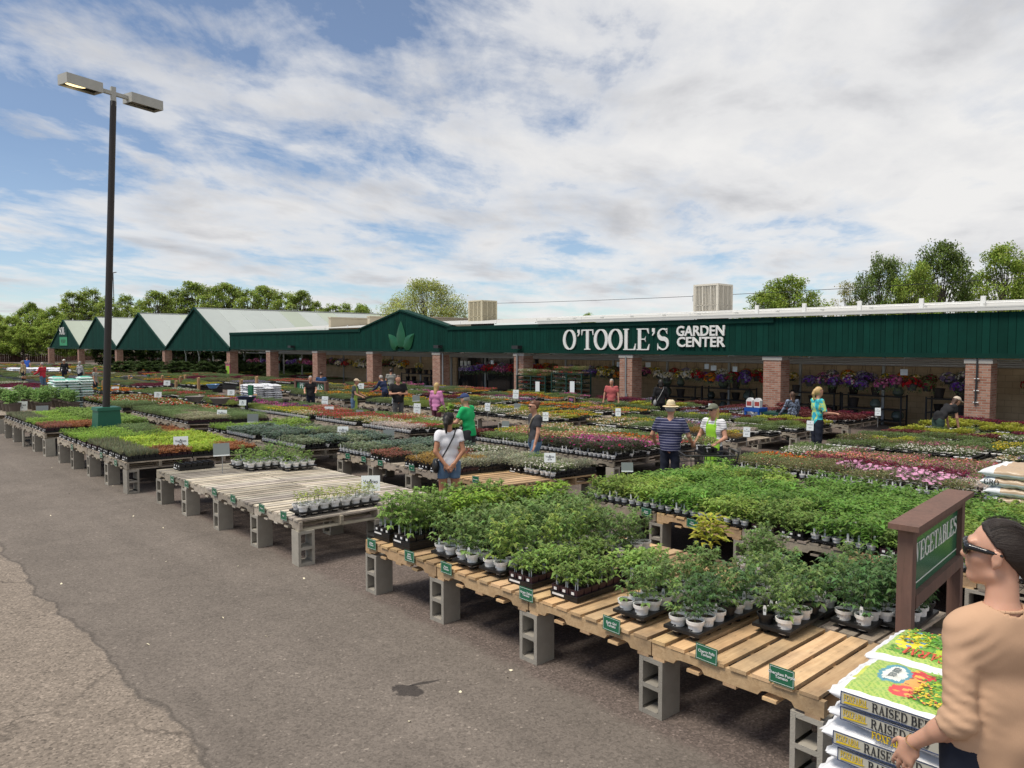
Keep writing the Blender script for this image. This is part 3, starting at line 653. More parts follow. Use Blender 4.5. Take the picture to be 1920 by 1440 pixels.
for s in (-1, 1):
    Mx = Matrix.Translation(tz + dirn * s * .72) @ Matrix(((dirn.x, prp.x, 0, 0), (dirn.y, prp.y, 0, 0), (0, 0, 1, 0), (0, 0, 0, 1)))
    b = MB(); L, Wd, Hh = .78, .35, .215; w = .02
    b.box(-L / 2, L / 2, -Wd / 2, Wd / 2, -Hh / 2 + .08, Hh / 2, M=Mx)
    b.box(-L / 2, L / 2, -Wd / 2, -Wd / 2 + w, -Hh / 2, -Hh / 2 + .0798, M=Mx); b.box(-L / 2, L / 2, Wd / 2 - w, Wd / 2, -Hh / 2, -Hh / 2 + .0798, M=Mx)
    b.box(-L / 2, -L / 2 + w, -Wd / 2 + w, Wd / 2 - w, -Hh / 2, -Hh / 2 + .0798, M=Mx); b.box(L / 2 - w, L / 2, -Wd / 2 + w, Wd / 2 - w, -Hh / 2, -Hh / 2 + .0798, M=Mx)
    hd = b.build('lamp_head', M['lampgrey'], pl)
    b = MB(); b.box(-L / 2 + w, L / 2 - w, -Wd / 2 + w, Wd / 2 - w, -Hh / 2 + .05, -Hh / 2 + .06, M=Mx); b.build('lens_frame', M['dark'], hd)
    b = MB(); o = -.12
    V = [Mx @ Vector((o + .22 * math.cos(a), .12 * math.sin(a), -Hh / 2 + .045)) for a in [k * math.pi / 12 for k in range(24)]]; b.add(V, [tuple(range(24))])
    b.build('lens', emis('lit_lens', (1, .78, .40), 1.6) if s == -1 else mat('unlit_lens', (.16, .15, .13), .2), hd)
# distant lamp behind
X, Y, Z = aty(212, 512, 60); b = MB(); b.tube((0, 0, -.4), (0, 0, Z), .15, .1, 6); b.box(-.1, 2.6, -.2, .2, Z, Z + .12)
o = b.build('street_lamp', M['dmetal'], None, (X, Y, 0)); tag(o, 'distant slim street lamp above trees behind the near pole', 'street lamp')
# overhead wire
b = MB(); pts = [(-60 + k * 6, 42, 5.6 + .0008 * (k * 6 - 40) ** 2 * .6) for k in range(14)]; b.path(pts, .02, 4); o = b.build('overhead_cable', M['dmetal']); tag(o, 'thin overhead cable sagging above the shop roof', 'cable')
# ================================================================ PLANTS (numpy leaf clouds)
class PM:
    """fast mesh of leaf pieces with per-face colour"""
    def __init__(s): s.V = []; s.F = []; s.C = []; s.T = []; s.n = 0; s.mi = []
    def raw(s, V, Fq, C, mi=0):
        s.V.append(V.astype(np.float32)); s.F.append((Fq + s.n).astype(np.int32)); s.C.append(C.astype(np.float32)); s.T.append(np.full(len(Fq), Fq.shape[1])); s.mi.append(np.full(len(Fq), mi)); s.n += len(V)
    def leaves(s, P, D, L, Wd, C, droop=.3, up=None, rs=None, mi=0, fine=True):
        """P base, D direction (n,3), L length, Wd width, C colour (n,3)"""
        n = len(P); D = D / (np.linalg.norm(D, axis=1, keepdims=True) + 1e-9)
        U = np.tile(np.array([0, 0, 1.]), (n, 1)) if up is None else up
        Sd = np.cross(D, U); Sd /= np.linalg.norm(Sd, axis=1, keepdims=True) + 1e-6
        Nn = np.cross(Sd, D); L = np.broadcast_to(L, (n,))[:, None]; Wd = np.broadcast_to(Wd, (n,))[:, None]
        tip = P + D * L; tip[:, 2:] -= L * droop; mid = P + D * L * .45 - Nn * Wd * .14 * (1 if fine else 0)
        l = P + D * L * .42 + Sd * Wd * .5 + Nn * Wd * .12; r = P + D * L * .42 - Sd * Wd * .5 + Nn * Wd * .12
        if fine:
            V = np.stack([P, l, r, mid, tip], 1).reshape(-1, 3); b = np.arange(n)[:, None] * 5
            Fq = np.concatenate([b + np.array([[0, 2, 3]]), b + np.array([[0, 3, 1]]), b + np.array([[1, 3, 4]]), b + np.array([[3, 2, 4]])])
            s.raw(V, Fq, np.tile(C, (4, 1)), mi)
        else:
            V = np.stack([P, r, tip, l], 1).reshape(-1, 3); b = np.arange(n)[:, None] * 4; s.raw(V, b + np.array([[0, 1, 2, 3]]), C, mi)
    def sticks(s, A, B, w, C, mi=0):
        n = len(A); D = B - A; Sd = np.cross(D, np.array([.3, .2, 1.0])) + 1e-6; Sd /= np.linalg.norm(Sd, axis=1, keepdims=True)
        D2 = np.cross(D, Sd); D2 /= np.linalg.norm(D2, axis=1, keepdims=True) + 1e-9; w = np.broadcast_to(w, (n,))[:, None] / 2
        for q in (Sd, D2):
            V = np.stack([A - q * w, A + q * w, B + q * w * .6, B - q * w * .6], 1).reshape(-1, 3); b = np.arange(n)[:, None] * 4; s.raw(V, b + np.array([[0, 1, 2, 3]]), C, mi)
    def flowers(s, P, Nn, r, C, mi=1, k=5):
        """small cupped discs"""
        n = len(P); Nn = Nn / (np.linalg.norm(Nn, axis=1, keepdims=True) + 1e-9); A = np.cross(Nn, np.array([.31, .9, .2])); A /= np.linalg.norm(A, axis=1, keepdims=True) + 1e-9; Bv = np.cross(Nn, A)
        r = np.broadcast_to(r, (n,))[:, None]; rows = [P - Nn * r * .25]
        for i in range(k):
            t = 2 * math.pi * i / k; rows.append(P + (A * math.cos(t) + Bv * math.sin(t)) * r)
        V = np.stack(rows, 1).reshape(-1, 3); b = np.arange(n)[:, None] * (k + 1)
        Fq = np.concatenate([b + np.array([[0, 1 + i, 1 + (i + 1) % k]]) for i in range(k)]); s.raw(V, Fq, np.tile(C, (k, 1)), mi)
    def arrays(s):
        V = np.concatenate(s.V) if s.V else np.zeros((0, 3)); T = np.concatenate(s.T); L = np.concatenate([f.ravel() for f in s.F]); C = np.concatenate(s.C); mi = np.concatenate(s.mi); return V, L, T, C, mi
    def mesh(s, name, mats):
        return np_mesh(name, mats, *s.arrays())
def np_mesh(name, mats, V, L, T, C, mi):
    me = bpy.data.meshes.new(name); me.vertices.add(len(V)); me.vertices.foreach_set('co', V.astype(np.float32).ravel())
    me.loops.add(len(L)); me.loops.foreach_set('vertex_index', L.astype(np.int32)); me.polygons.add(len(T))
    st = np.concatenate([[0], np.cumsum(T)[:-1]]).astype(np.int32); me.polygons.foreach_set('loop_start', st)
    try: me.polygons.foreach_set('loop_total', T.astype(np.int32))
    except Exception: pass
    for m in mats: me.materials.append(m)
    me.polygons.foreach_set('material_index', mi.astype(np.int32))
    ca = me.color_attributes.new('col', 'FLOAT_COLOR', 'CORNER'); arr = np.ones((len(L), 4), np.float32); arr[:, :3] = np.repeat(C, T, axis=0); ca.data.foreach_set('color', arr.ravel())
    me.update(calc_edges=True); me.validate(); return me
def cv(rs, n, c, v=.2, h=.12):
    c = np.array(c, float); k = 1 + rs.uniform(-v, v, (n, 1)); return np.clip(c * k * (1 + rs.uniform(-h, h, (n, 3))), 0, 1)
def azd(a, el): return np.stack([np.cos(a) * np.cos(el), np.sin(a) * np.cos(el), np.sin(el)], 1)
def tomato(pm, rs, O, h, c=(.085, .175, .05), spread=1., leafs=1., nleaf=None):
    O = np.array(O, float); n = nleaf or int(rs.randint(11, 15)); top = np.array([rs.normal(0, .02), rs.normal(0, .02), h * .82])
    zt = np.linspace(0, 1, 6)[:, None]; st = O + top * zt + rs.normal(0, .004, (6, 3)) * (zt > 0)
    pm.sticks(st[:-1], st[1:], .006, cv(rs, 5, (.12, .2, .07)))
    g = rs.uniform(0, 6.28) + np.arange(n) * 2.4 + rs.normal(0, .3, n); f = np.linspace(.06, 1, n); B = O + top * f[:, None]
    el = rs.uniform(.25, .7, n) + f * .35; Lp = (.125 - .05 * f) * rs.uniform(.75, 1.2, n) * spread * .88
    D = azd(g, el); E = B + D * Lp[:, None]; pm.sticks(B, E, .003, cv(rs, n, (.12, .2, .07)))
    for i in range(n):
        d = D[i]; side = np.cross(d, [0, 0, 1.]); side /= np.linalg.norm(side) + 1e-6; ps = []; ds = []; ls = []
        for t, sz in ((.4, .7), (.66, .95), (.88, 1.)):
            for s_ in (-1, 1): ps.append(B[i] + d * Lp[i] * t); ds.append(side * s_ + d * .55 + np.array([0, 0, rs.uniform(-.25, .25)])); ls.append(sz)
        ps.append(E[i]); ds.append(d + np.array([0, 0, -.3])); ls.append(1.25)
        for _ in range(3): ps.append(B[i] + d * Lp[i] * rs.uniform(.2, .9)); ds.append(rs.normal(0, 1, 3)); ls.append(.5)
        k = len(ps); ls = np.array(ls) * .056 * leafs * rs.uniform(.8, 1.2, k)
        pm.leaves(np.array(ps), np.array(ds), ls, ls * .58, cv(rs, k, c, .28), rs.uniform(.25, .6, (k, 1)))
def ovate(pm, rs, O, h, n=26, L=.06, c=(.075, .19, .035), r=.07, wd=.5, droop=.25, lo=.25, fine=True):
    O = np.array(O, float); f = rs.uniform(lo, 1, n); a = rs.uniform(0, 6.28, n); rr = r * rs.uniform(.1, 1, n) * (1.1 - .5 * f)
    P = O + np.stack([np.cos(a) * rr, np.sin(a) * rr, f * h * .9], 1); D = azd(a + rs.normal(0, .5, n), rs.uniform(-.1, .7, n))
    ls = L * rs.uniform(.7, 1.25, n); pm.leaves(P, D, ls, ls * wd, cv(rs, n, c, .25), droop, fine=fine)
    pm.sticks(np.array([O, O + [.004, 0, 0]]), np.array([O + [0, 0, h * .8], O + [.03, .02, h * .7]]), .005, cv(rs, 2, (.10, .16, .06)))
def lettuce(pm, rs, O, h, c, n=16):
    O = np.array(O, float); a = rs.uniform(0, 6.28, n); el = rs.uniform(.35, 1.25, n); L = h * rs.uniform(.75, 1.1, n)
    D = azd(a, el); P = O + azd(a, el * 0) * .012; C = cv(rs, n, c, .25); pm.leaves(P, D, L, L * .75, C, .12)
    m = n * 3; i = rs.randint(0, n, m); Q = P[i] + D[i] * (L[i] * rs.uniform(.6, .95, m))[:, None] + rs.normal(0, .012, (m, 3)); pm.leaves(Q, rs.normal(0, 1, (m, 3)) + [0, 0, .5], .032, .028, cv(rs, m, np.array(c) * 1.12, .2), .1)
def mound(pm, rs, O, h, r=.06, n=34, L=.028, c=(.07, .14, .035), wd=.5, fl=None, nf=9, fr=.014, fh=1.0, fine=False, k=5):
    O = np.array(O, float); a = rs.uniform(0, 6.28, n); f = rs.uniform(.1, 1, n) ** .6; rr = r * np.sqrt(1 - f * f * .75) * rs.uniform(.5, 1.05, n)
    P = O + np.stack([np.cos(a) * rr, np.sin(a) * rr, f * h], 1); D = azd(a, rs.uniform(-.2, 1.2, n)); ls = L * rs.uniform(.7, 1.3, n)
    pm.leaves(P, D, ls, ls * wd, cv(rs, n, c, .3), .15, fine=fine)
    if fl:
        nf = max(1, int(nf * .72))
        a = rs.uniform(0, 6.28, nf); q = np.sqrt(rs.uniform(0, 1, nf)) * r * .95; P = O + np.stack([np.cos(a) * q, np.sin(a) * q, h * (fh + rs.uniform(-.16, .14, nf)) * (1 - .25 * (q / r) ** 2)], 1)
        C = np.array([fl[rs.randint(len(fl))] for _ in range(nf)]); C = np.clip(C * (1 + rs.uniform(-.22, .15, (nf, 1))), 0, 1)
        pm.flowers(P, azd(a, rs.uniform(.6, 1.5, nf)), fr * 1.18 * rs.uniform(.75, 1.25, nf), C, k=k)
def blades(pm, rs, O, h, n=24, c=(.11, .17, .08), r=.03, w=.006, lean=.25):
    O = np.array(O, float); a = rs.uniform(0, 6.28, n); rr = r * rs.uniform(0, 1, n); P = O + np.stack([np.cos(a) * rr, np.sin(a) * rr, rr * 0], 1)
    D = azd(a, math.pi / 2 - np.abs(rs.normal(0, lean, n))); L = h * rs.uniform(.6, 1.1, n); pm.leaves(P, D, L, w * rs.uniform(.8, 1.6, n) * 2, cv(rs, n, c, .25), .05, fine=False)
# variety table: function, container, colours
G1, G2, G3 = (.075, .16, .035), (.10, .19, .04), (.06, .125, .045)
FL = dict(red=(.55, .012, .015), crimson=(.30, .01, .04), pink=(.66, .22, .36), magenta=(.46, .04, .25), coral=(.60, .15, .12), white=(.82, .82, .74), cream=(.80, .70, .42), yellow=(.68, .52, .03), gold=(.68, .34, .02),
          orange=(.80, .20, .02), purple=(.16, .04, .34), lilac=(.45, .33, .62), lav=(.28, .24, .46), salmon=(.78, .35, .24), rose=(.62, .08, .16), wine=(.16, .008, .05), blush=(.78, .50, .42))
VAR = {
 'pepper': (lambda p, r, O: ovate(p, r, O, r.uniform(.15, .27), 38, .080, (.080, .195, .035), .066, .46, .3, .02), 'pot', 'pepper plants'),
 'basil': (lambda p, r, O: ovate(p, r, O, r.uniform(.13, .26), 36, .076, (.125, .235, .045), .064, .46, .3, .02), 'pot', 'light green leafy peppers'),
 'tomcell': (lambda p, r, O: tomato(p, r, O, r.uniform(.14, .2), (.11, .22, .05), .7, .8, 8), 'cell', 'young tomato seedlings'),
 'lettuce': (lambda p, r, O: lettuce(p, r, O, r.uniform(.11, .15), (.19, .32, .045)), 'cell', 'lime green lettuce'),
 'redlettuce': (lambda p, r, O: lettuce(p, r, O, r.uniform(.09, .13), (.15, .09, .04)), 'cell', 'bronze red lettuce'),
 'greens': (lambda p, r, O: ovate(p, r, O, r.uniform(.10, .15), 30, .040, (.13, .27, .045), .06), 'cell', 'soft green salad seedlings'),
 'onion': (lambda p, r, O: blades(p, r, O, .13, 22, (.13, .18, .10)), 'cell', 'thin onion seedlings'),
 'cabbage': (lambda p, r, O: ovate(p, r, O, r.uniform(.12, .17), 30, .06, (.075, .135, .095), .07, .75), 'pot', 'blue green cabbages'),
 'broccoli': (lambda p, r, O: ovate(p, r, O, r.uniform(.10, .15), 28, .052, (.095, .15, .085), .07, .7), 'pot', 'grey green broccoli seedlings'),
 'beet': (lambda p, r, O: ovate(p, r, O, .11, 26, .042, (.14, .075, .05), .05), 'cell', 'red stemmed beet seedlings'),
 'sage': (lambda p, r, O: mound(p, r, O, .13, .07, 60, .04, (.17, .23, .15), .4), 'cell', 'grey green sage'),
 'bronze': (lambda p, r, O: mound(p, r, O, .12, .06, 50, .032, (.16, .14, .04), .4, [FL['gold']], 2, .01), 'cell', 'olive and bronze seedlings'),
 'herb': (lambda p, r, O: (mound(p, r, O, .17, .07, 60, .03, (.085, .16, .06), .4), blades(p, r, O, .17, 14, (.13, .2, .09), .05, .004, .35)), 'cell', 'fine leaved green herbs'),
 'grey': (lambda p, r, O: (mound(p, r, O, .13, .075, 60, .045, (.17, .22, .13), .35)), 'cell', 'sprawling grey green herbs'),
 'geranium': (lambda p, r, O: mound(p, r, O, .16, .075, 40, .045, G1, .9, [FL['red'], FL['red'], FL['coral'], FL['white']], 18, .026), 'cell', 'red and white geraniums'),
 'dahlia': (lambda p, r, O: mound(p, r, O, .19, .08, 70, .042, (.035, .050, .028), .55, [FL['magenta'], FL['crimson']], 1, .026), 'pot', 'dark leaved dahlias'),
 'magenta': (lambda p, r, O: mound(p, r, O, .16, .075, 44, .034, G3, .5, [FL['pink'], FL['magenta'], (.7, .15, .5)], 16, .018), 'pot', 'bright pink petunias'),
 'tanpet': (lambda p, r, O: mound(p, r, O, .16, .075, 44, .034, (.13, .16, .04), .5, [FL['blush'], FL['cream'], FL['rose']], 12, .016), 'pot', 'dusty pink and cream petunias'),
 'cream': (lambda p, r, O: mound(p, r, O, .14, .07, 40, .030, (.12, .18, .04), .5, [FL['cream'], FL['salmon'], FL['white']], 11, .015), 'pot', 'cream flowered zinnias'),
 'redfl': (lambda p, r, O: mound(p, r, O, .14, .07, 40, .030, (.10, .13, .04), .5, [FL['red'], FL['rose']], 10, .015), 'pot', 'small red flowers'),
 'yellow': (lambda p, r, O: mound(p, r, O, .12, .07, 40, .030, G2, .5, [FL['yellow']], 12, .014), 'pot', 'bright yellow marigolds'),
 'gold': (lambda p, r, O: mound(p, r, O, .12, .07, 40, .030, G3, .5, [FL['gold'], FL['yellow'], FL['orange']], 12, .017), 'cell', 'gold and orange marigolds'),
 'orange': (lambda p, r, O: mound(p, r, O, .12, .07, 36, .030, G3, .5, [FL['orange'], FL['red'], FL['gold']], 14, .018), 'pot', 'orange and red flowers'),
 'purple': (lambda p, r, O: mound(p, r, O, .14, .07, 38, .030, G3, .5, [FL['magenta'], FL['purple'], FL['magenta']], 15, .016), 'pot', 'violet and magenta petunias'),
 'lilac': (lambda p, r, O: mound(p, r, O, .14, .07, 38, .028, G3, .5, [FL['lilac'], FL['lav']], 14, .013), 'pot', 'pale lilac flowers'),
 'wine': (lambda p, r, O: (mound(p, r, O, .16, .07, 46, .034, (.075, .020, .035), .5, [FL['wine'], FL['crimson']], 10, .012)), 'pot', 'wine red coleus'),
 'coral': (lambda p, r, O: mound(p, r, O, .14, .07, 38, .030, (.10, .15, .045), .5, [FL['coral'], FL['pink'], FL['salmon']], 16, .015), 'pot', 'coral pink verbenas'),
 'mauve': (lambda p, r, O: mound(p, r, O, .14, .075, 44, .030, (.11, .14, .055), .5, [FL['blush'], FL['magenta'], FL['pink']], 8, .012), 'pot', 'mauve and green verbenas'),
 'whitefl': (lambda p, r, O: mound(p, r, O, .15, .07, 44, .034, (.085, .15, .05), .5, [FL['white']], 12, .014), 'pot', 'small white flowers'),
 'daisy': (lambda p, r, O: mound(p, r, O, .17, .075, 60, .03, (.08, .13, .05), .4, [(.85, .45, .68)], 5, .028, 1.1, k=7), 'pot', 'pale pink daisies'),
 'shrub': (lambda p, r, O: (mound(p, r, O, .17, .075, 80, .032, (.095, .13, .05), .45, [FL['rose'], FL['cream']], 3, .009)), 'pot', 'bushy olive green plants'),
 'dusty': (lambda p, r, O: mound(p, r, O, .12, .075, 50, .04, (.30, .34, .28), .35), 'pot', 'silvery dusty miller'),
 'heuch': (lambda p, r, O: mound(p, r, O, .14, .08, 40, .05, (.090, .035, .03), .9), 'pot', 'dark bronze heucheras'),
 'lime': (lambda p, r, O: mound(p, r, O, .14, .08, 40, .05, (.20, .27, .035), .8), 'pot', 'lime yellow leafy plants'),
 'green': (lambda p, r, O: mound(p, r, O, .14, .075, 50, .036, (.085, .155, .05), .5), 'pot', 'plain green plants'),
 'grass': (lambda p, r, O: blades(p, r, O, .16, 60, (.15, .24, .06), .05, .004, .4), 'pot', 'fine green spiky plants'),
}
# ---- containers
POTP = [(.0, .004), (.036, .004), (.041, .070), (.050, .072), (.052, .092), (.047, .092), (.045, .078), (0, .078)]
def pot_shape(b, cx, cy, cz, m=0, ms=1, n=14, s=1.):
    pr = [(r * s, z * s) for r, z in POTP]; b.lathe(pr[:7], n, m, cx=cx, cy=cy, cz=cz); b.lathe([(.045 * s, .0785 * s), (0, .080 * s)], n, ms, cx=cx, cy=cy, cz=cz)
b = MB(); pot_shape(b, 0, 0, 0); POTM = b.mesh('pot', [M['whitepot'], M['soil']], smooth=True)
b = MB(); pot_shape(b, 0, 0, 0); POTB = b.mesh('pot', [M['blackpl'], M['soil']], smooth=True)
def pot_print():
    b = MB()
    for i, a in enumerate((-2.3, -1.95, -1.6)):
        b.cbox(.0475 * math.cos(a), .0475 * math.sin(a), .045, .012, .004, .008, M=None)
    return b.mesh('print', M['ink'])
PRM = pot_print()
b = MB(); b.prism([(-.010, 0), (.010, 0), (.012, .07), (.007, .088), (-.007, .088), (-.012, .07)], -.001, .001, 'y', 0); b.box(-.008, .008, -.0016, -.0011, .045, .065, 1); TAGM = b.mesh('plant_tag', [M['tagwhite'], M['cardback']])
def tray_mesh(nx, ny, W_, L_, cups=True, h=.05):
    b = MB(); x0, y0 = -W_ / 2, -L_ / 2; dx, dy = W_ / nx, L_ / ny
    b.box(x0, -x0, y0, -y0, h - .008, h); b.box(x0, -x0, y0, y0 + .006, h - .022, h - .008); b.box(x0, -x0, -y0 - .006, -y0, h - .022, h - .008)
    b.box(x0, x0 + .006, y0 + .006, -y0 - .006, h - .022, h - .008); b.box(-x0 - .006, -x0, y0 + .006, -y0 - .006, h - .022, h - .008)
    if cups:
        for i in range(nx):
            for j in range(ny): b.lathe([(.0, .0), (.030, .0), (.042, h - .009)], 8, cx=x0 + dx * (i + .5), cy=y0 + dy * (j + .5))
    return b.mesh('tray', M['blackpl'])
TRAY8 = tray_mesh(2, 4, .275, .545, h=.062)
TRAY15 = tray_mesh(3, 5, .335, .555)
def cells(b, nx, ny, W_, L_, z0, h, m=0, ms=1, mt=2):
    dx, dy = W_ / nx, L_ / ny
    for i in range(nx):
        for j in range(ny):
            cx, cy = -W_ / 2 + dx * (i + .5), -L_ / 2 + dy * (j + .5); wt, wb = dx / 2 - .003, dx / 2 - .010; lt, lb = dy / 2 - .003, dy / 2 - .010
            V = [(cx + a * w, cy + c * l, z) for w, l, z in ((wb, lb, z0), (wt, lt, z0 + h), (wt - .004, lt - .004, z0 + h - .001), (wt - .004, lt - .004, z0 + h - .012)) for a, c in ((-1, -1), (1, -1), (1, 1), (-1, 1))]
            b.add(V, [(k + q * 4, (k + 1) % 4 + q * 4, (k + 1) % 4 + q * 4 + 4, k + q * 4 + 4) for q in range(3) for k in range(4)] + [(3, 2, 1, 0)], m)
            b.add(V[12:], [(0, 1, 2, 3)], ms)
            if j == 0: b.cbox(cx, -L_ / 2 + .001, z0 + h * .55, .028, .004, .020, mt)
    b.box(-W_ / 2 + .02, -W_ / 2 + .14, -L_ / 2 - .008, -L_ / 2 - .005, z0 - .012, z0 + .003, mt)
def cell_pack_mesh(m):
    b = MB(); cells(b, 3, 6, .27, .54, .028, .062); return b.mesh('cell_pack', [m, M['soil'], M['tagwhite']], fix=False)
CELLM, CELLB = cell_pack_mesh(M['maroonpl']), cell_pack_mesh(M['blackpl'])
b = MB(); b.box(-.138, .138, -.272, .272, .0, .032); b.box(-.142, .142, -.276, .276, .032, .04); CTRAY = b.mesh('tray', M['blackpl'])
b = MB()
for i in range(3):
    for j in range(5): pot_shape(b, -.1675 + .1117 * (i + .5), -.2775 + .111 * (j + .5), .012, 0 if j == 0 or (i * 5 + j * 3) % 7 == 0 else 2, n=10, s=.98)  # inner pots mostly black, deepening the shade between plants by colour
POTS15 = b.mesh('pot_set', [M['whitepot'], M['soil'], M['blackpl']], smooth=True)
b = MB(); RT_ = random.Random(3)
for i in range(3):
    for j in range(5):
        if RT_.random() < .45:
            x, y = -.1675 + .1117 * (i + .5), -.2775 + .111 * (j + .5) - .03; Mx = Matrix.Translation((x, y, .085)) @ Matrix.Rotation(RT_.uniform(-.5, .5), 4, 'Z'); b.prism([(-.010, 0), (.010, 0), (.012, .07), (.007, .088), (-.007, .088), (-.012, .07)], -.001, .001, 'y', 0, M=Mx)
TAGS15 = b.mesh('tag_set', M['tagwhite'])
_fl = {}
def flat_foliage(v, k, lo=False):
    key = (v, k, lo)
    if key in _fl: return _fl[key]
    fn, cont, _ = VAR[v]; rs = np.random.RandomState(hash_s(v) % 9999 + k * 17); pm = PM()
    if cont == 'pot':
        for i in range(3):
            for j in range(5): fn(pm, rs, (-.1675 + .1117 * (i + .5), -.2775 + .111 * (j + .5), .09))
    else:
        for i in range(3):
            for j in range(6): fn(pm, rs, (-.135 + .09 * (i + .5) + rs.normal(0, .006), -.27 + .09 * (j + .5) + rs.normal(0, .006), .075))
    _fl[key] = pm; return pm
def hash_s(s):
    h = 7
    for ch in s: h = (h * 31 + ord(ch)) % 100003
    return h
_fm = {}
def foliage_mesh(v, k):
    if (v, k) not in _fm: _fm[(v, k)] = flat_foliage(v, k).mesh('foliage', [M['leaf'], M['petal']])
    return _fm[(v, k)]
NVAR = 3
def make_flat(v, X, Y, Z, label, group, rs, catname):
    cont = VAR[v][1]
    if cont == 'pot':
        o = inst(catname, TRAY15, None, (X, Y, Z), rs.normal(0, .012)); inst('pot_set', POTS15, o)
        if rs.rand() < .7: inst('tag_set', TAGS15, o)
    else:
        o = inst(catname, CTRAY, None, (X, Y, Z), rs.normal(0, .012)); inst('cell_pack', CELLB if rs.rand() < .6 else CELLM, o)
    s = rs.uniform(.75, 1.14); inst('foliage', foliage_mesh(v, rs.randint(NVAR)), o, (0, 0, .09 * (1 - s)), math.pi * rs.randint(2), (1, 1, s))
    tag(o, label, 'plant tray', group); return o
STUFF = []       # (variety, X, Y, Z, rot)
# ---- pallets and blocks
def pallet_mesh(seed, L=1.165, D=1.09, slats=9, dens=1.0):
    """stringers along X (notched, seen from the front), deck slats along Y; height .135"""
    R = random.Random(seed); b = MB()
    def sc(): k = R.uniform(.72, 1.18); return (k, k * R.uniform(.96, 1.02), k * R.uniform(.9, 1.04))
    for y in (.002, D / 2 - .019, D - .040):
        n0, n1 = .17, .40
        def arc(a, b_): return [(a, 0), (a + .02, .028), (a + .05, .036), (b_ - .05, .036), (b_ - .02, .028), (b_, 0)]
        poly = [(0, 0)] + arc(n0, n1) + arc(L - n1, L - n0) + [(L, 0), (L, .092), (0, .092)]
        poly = [(x - L / 2, z + .02) for x, z in poly]
        n = len(poly); c = sc()
        # build as vertical strips so that the notches stay open
        xs = sorted(set(x for x, z in poly)); lowz = {x: max([z for xx, z in poly[:-2] if xx == x] or [.02]) for x in xs}
        for xa, xb in zip(xs, xs[1:]):
            za, zb = lowz[xa], lowz[xb]
            b.prism([(xa, za), (xb, zb), (xb, .112), (xa, .112)], y, y + .038, 'y', 0, c)
    w = (L - .004) / slats
    for i in range(slats):
        x = -L / 2 + w * i + .002; g = w * (.76 if dens else .6) * R.uniform(.93, 1.07); dz = R.uniform(0, .003); c = sc()
        b.box(x, x + min(g, w - .006), R.uniform(-.012, .004), D - .006 + R.uniform(-.008, .004), .1125, .133 + dz, 0, c)
    for i in range(5):
        x = -L / 2 + .01 + (L - .12) * i / 4; b.box(x, x + .09, .001, D - .001, .0, .019, 0, sc())
    return b
PAL = {k: [pallet_mesh(s + q * 9, slats=sl).mesh('pallet', m) for q in range(4)] for k, s, m, sl in (('new', 1, M['woodnew'], 8), ('old', 50, M['woodold'], 9), ('grey', 90, M['woodgrey'], 9))}
def block_mesh():
    b = MB(); W_, Dp, Hh, w = .195, .195, .395, .032     # standing on end, cores run front to back
    zs = [0, .036, .18, .214, .358, Hh]
    b.box(-W_ / 2, -W_ / 2 + w, -Dp / 2, Dp / 2, 0, Hh); b.box(W_ / 2 - w, W_ / 2, -Dp / 2, Dp / 2, 0, Hh)
    for z0, z1 in ((0, .034), (.181, .213), (.361, Hh)): b.box(-W_ / 2 + w, W_ / 2 - w, -Dp / 2 + .0015, Dp / 2 - .0015, z0, z1)
    for s in (-1, 1):
        for z in (.034, .213):                                     # corner fillets of the cores
            for sx in (-1, 1):
                x = sx * (W_ / 2 - w)
                b.prism([(x, z), (x - sx * .014, z), (x, z + .014)], -Dp / 2 + .003, Dp / 2 - .003, 'y')
                zz_ = z + .147; b.prism([(x, zz_), (x - sx * .014, zz_), (x, zz_ - .014)], -Dp / 2 + .003, Dp / 2 - .003, 'y')
    me = b.mesh('cinder_block', M['concrete'])
    return me
BLK = block_mesh()
TOP = .395 + .136
PW, PD = 1.175, 1.10
def table(tid, phrase, x0, npx, y0, npy, wood, blocks='full', rs=None, slope=0.):
    """pallets on standing blocks; returns z of the deck as a function"""
    rs = rs or np.random.RandomState(hash_s(tid)); o3 = {1: [''], 2: ['front', 'back'], 3: ['front', 'middle', 'back']}[npy]
    wname = {'new': 'new yellow pine', 'old': 'worn brown', 'grey': 'bleached grey'}
    g = 'pallets forming the plant tables'
    for j in range(npy):
        for i in range(npx):
            w = wood if isinstance(wood, str) else wood[(i + j * npx) % len(wood)]
            X, Y = x0 + PW * (i + .5), y0 + PD * j + rs.uniform(0, .008); zf, zb = gz(y0 + PD * j), gz(y0 + PD * (j + 1))
            o = inst('pallet', PAL[w][rs.randint(4)], None, (X, Y, zf + .395), 0); o.rotation_euler = (math.atan2(zb - zf, PD), 0, rs.normal(0, .004))
            tag(o, f"{wname[w]} pallet, {o3[j]} row, {ordn[i]} from left, {phrase}", 'pallet', g)
    rows = {'full': range(npy + 1), 'front': [0], 'ends': [0, npy]}[blocks]
    for j in rows:
        for i in range(npx + 1):
            X = x0 + PW * i + (.10 if i == 0 else -.10 if i == npx else 0); Y = y0 + PD * j + (.10 if j == 0 else -.10 if j == npy else 0)
            if blocks == 'front' and i in (1, 3) and npx > 4: pass
            o = inst('cinder_block', BLK, None, (X, Y, gz(Y)), rs.normal(0, .035) + (math.pi / 2 if rs.rand() < .12 else 0))
            o.scale = (1, 1, (.395 + (gz(y0 + PD * j) - gz(Y))) / .395)
            side = 'front edge' if j == 0 else 'back edge' if j == npy else f'inner line {j}'
            tag(o, f"cinder block under {side}, {ordn[i]} from left, {phrase}", 'concrete block', 'cinder blocks holding up the tables')
def deck(Y): return gz(Y) + TOP - .002
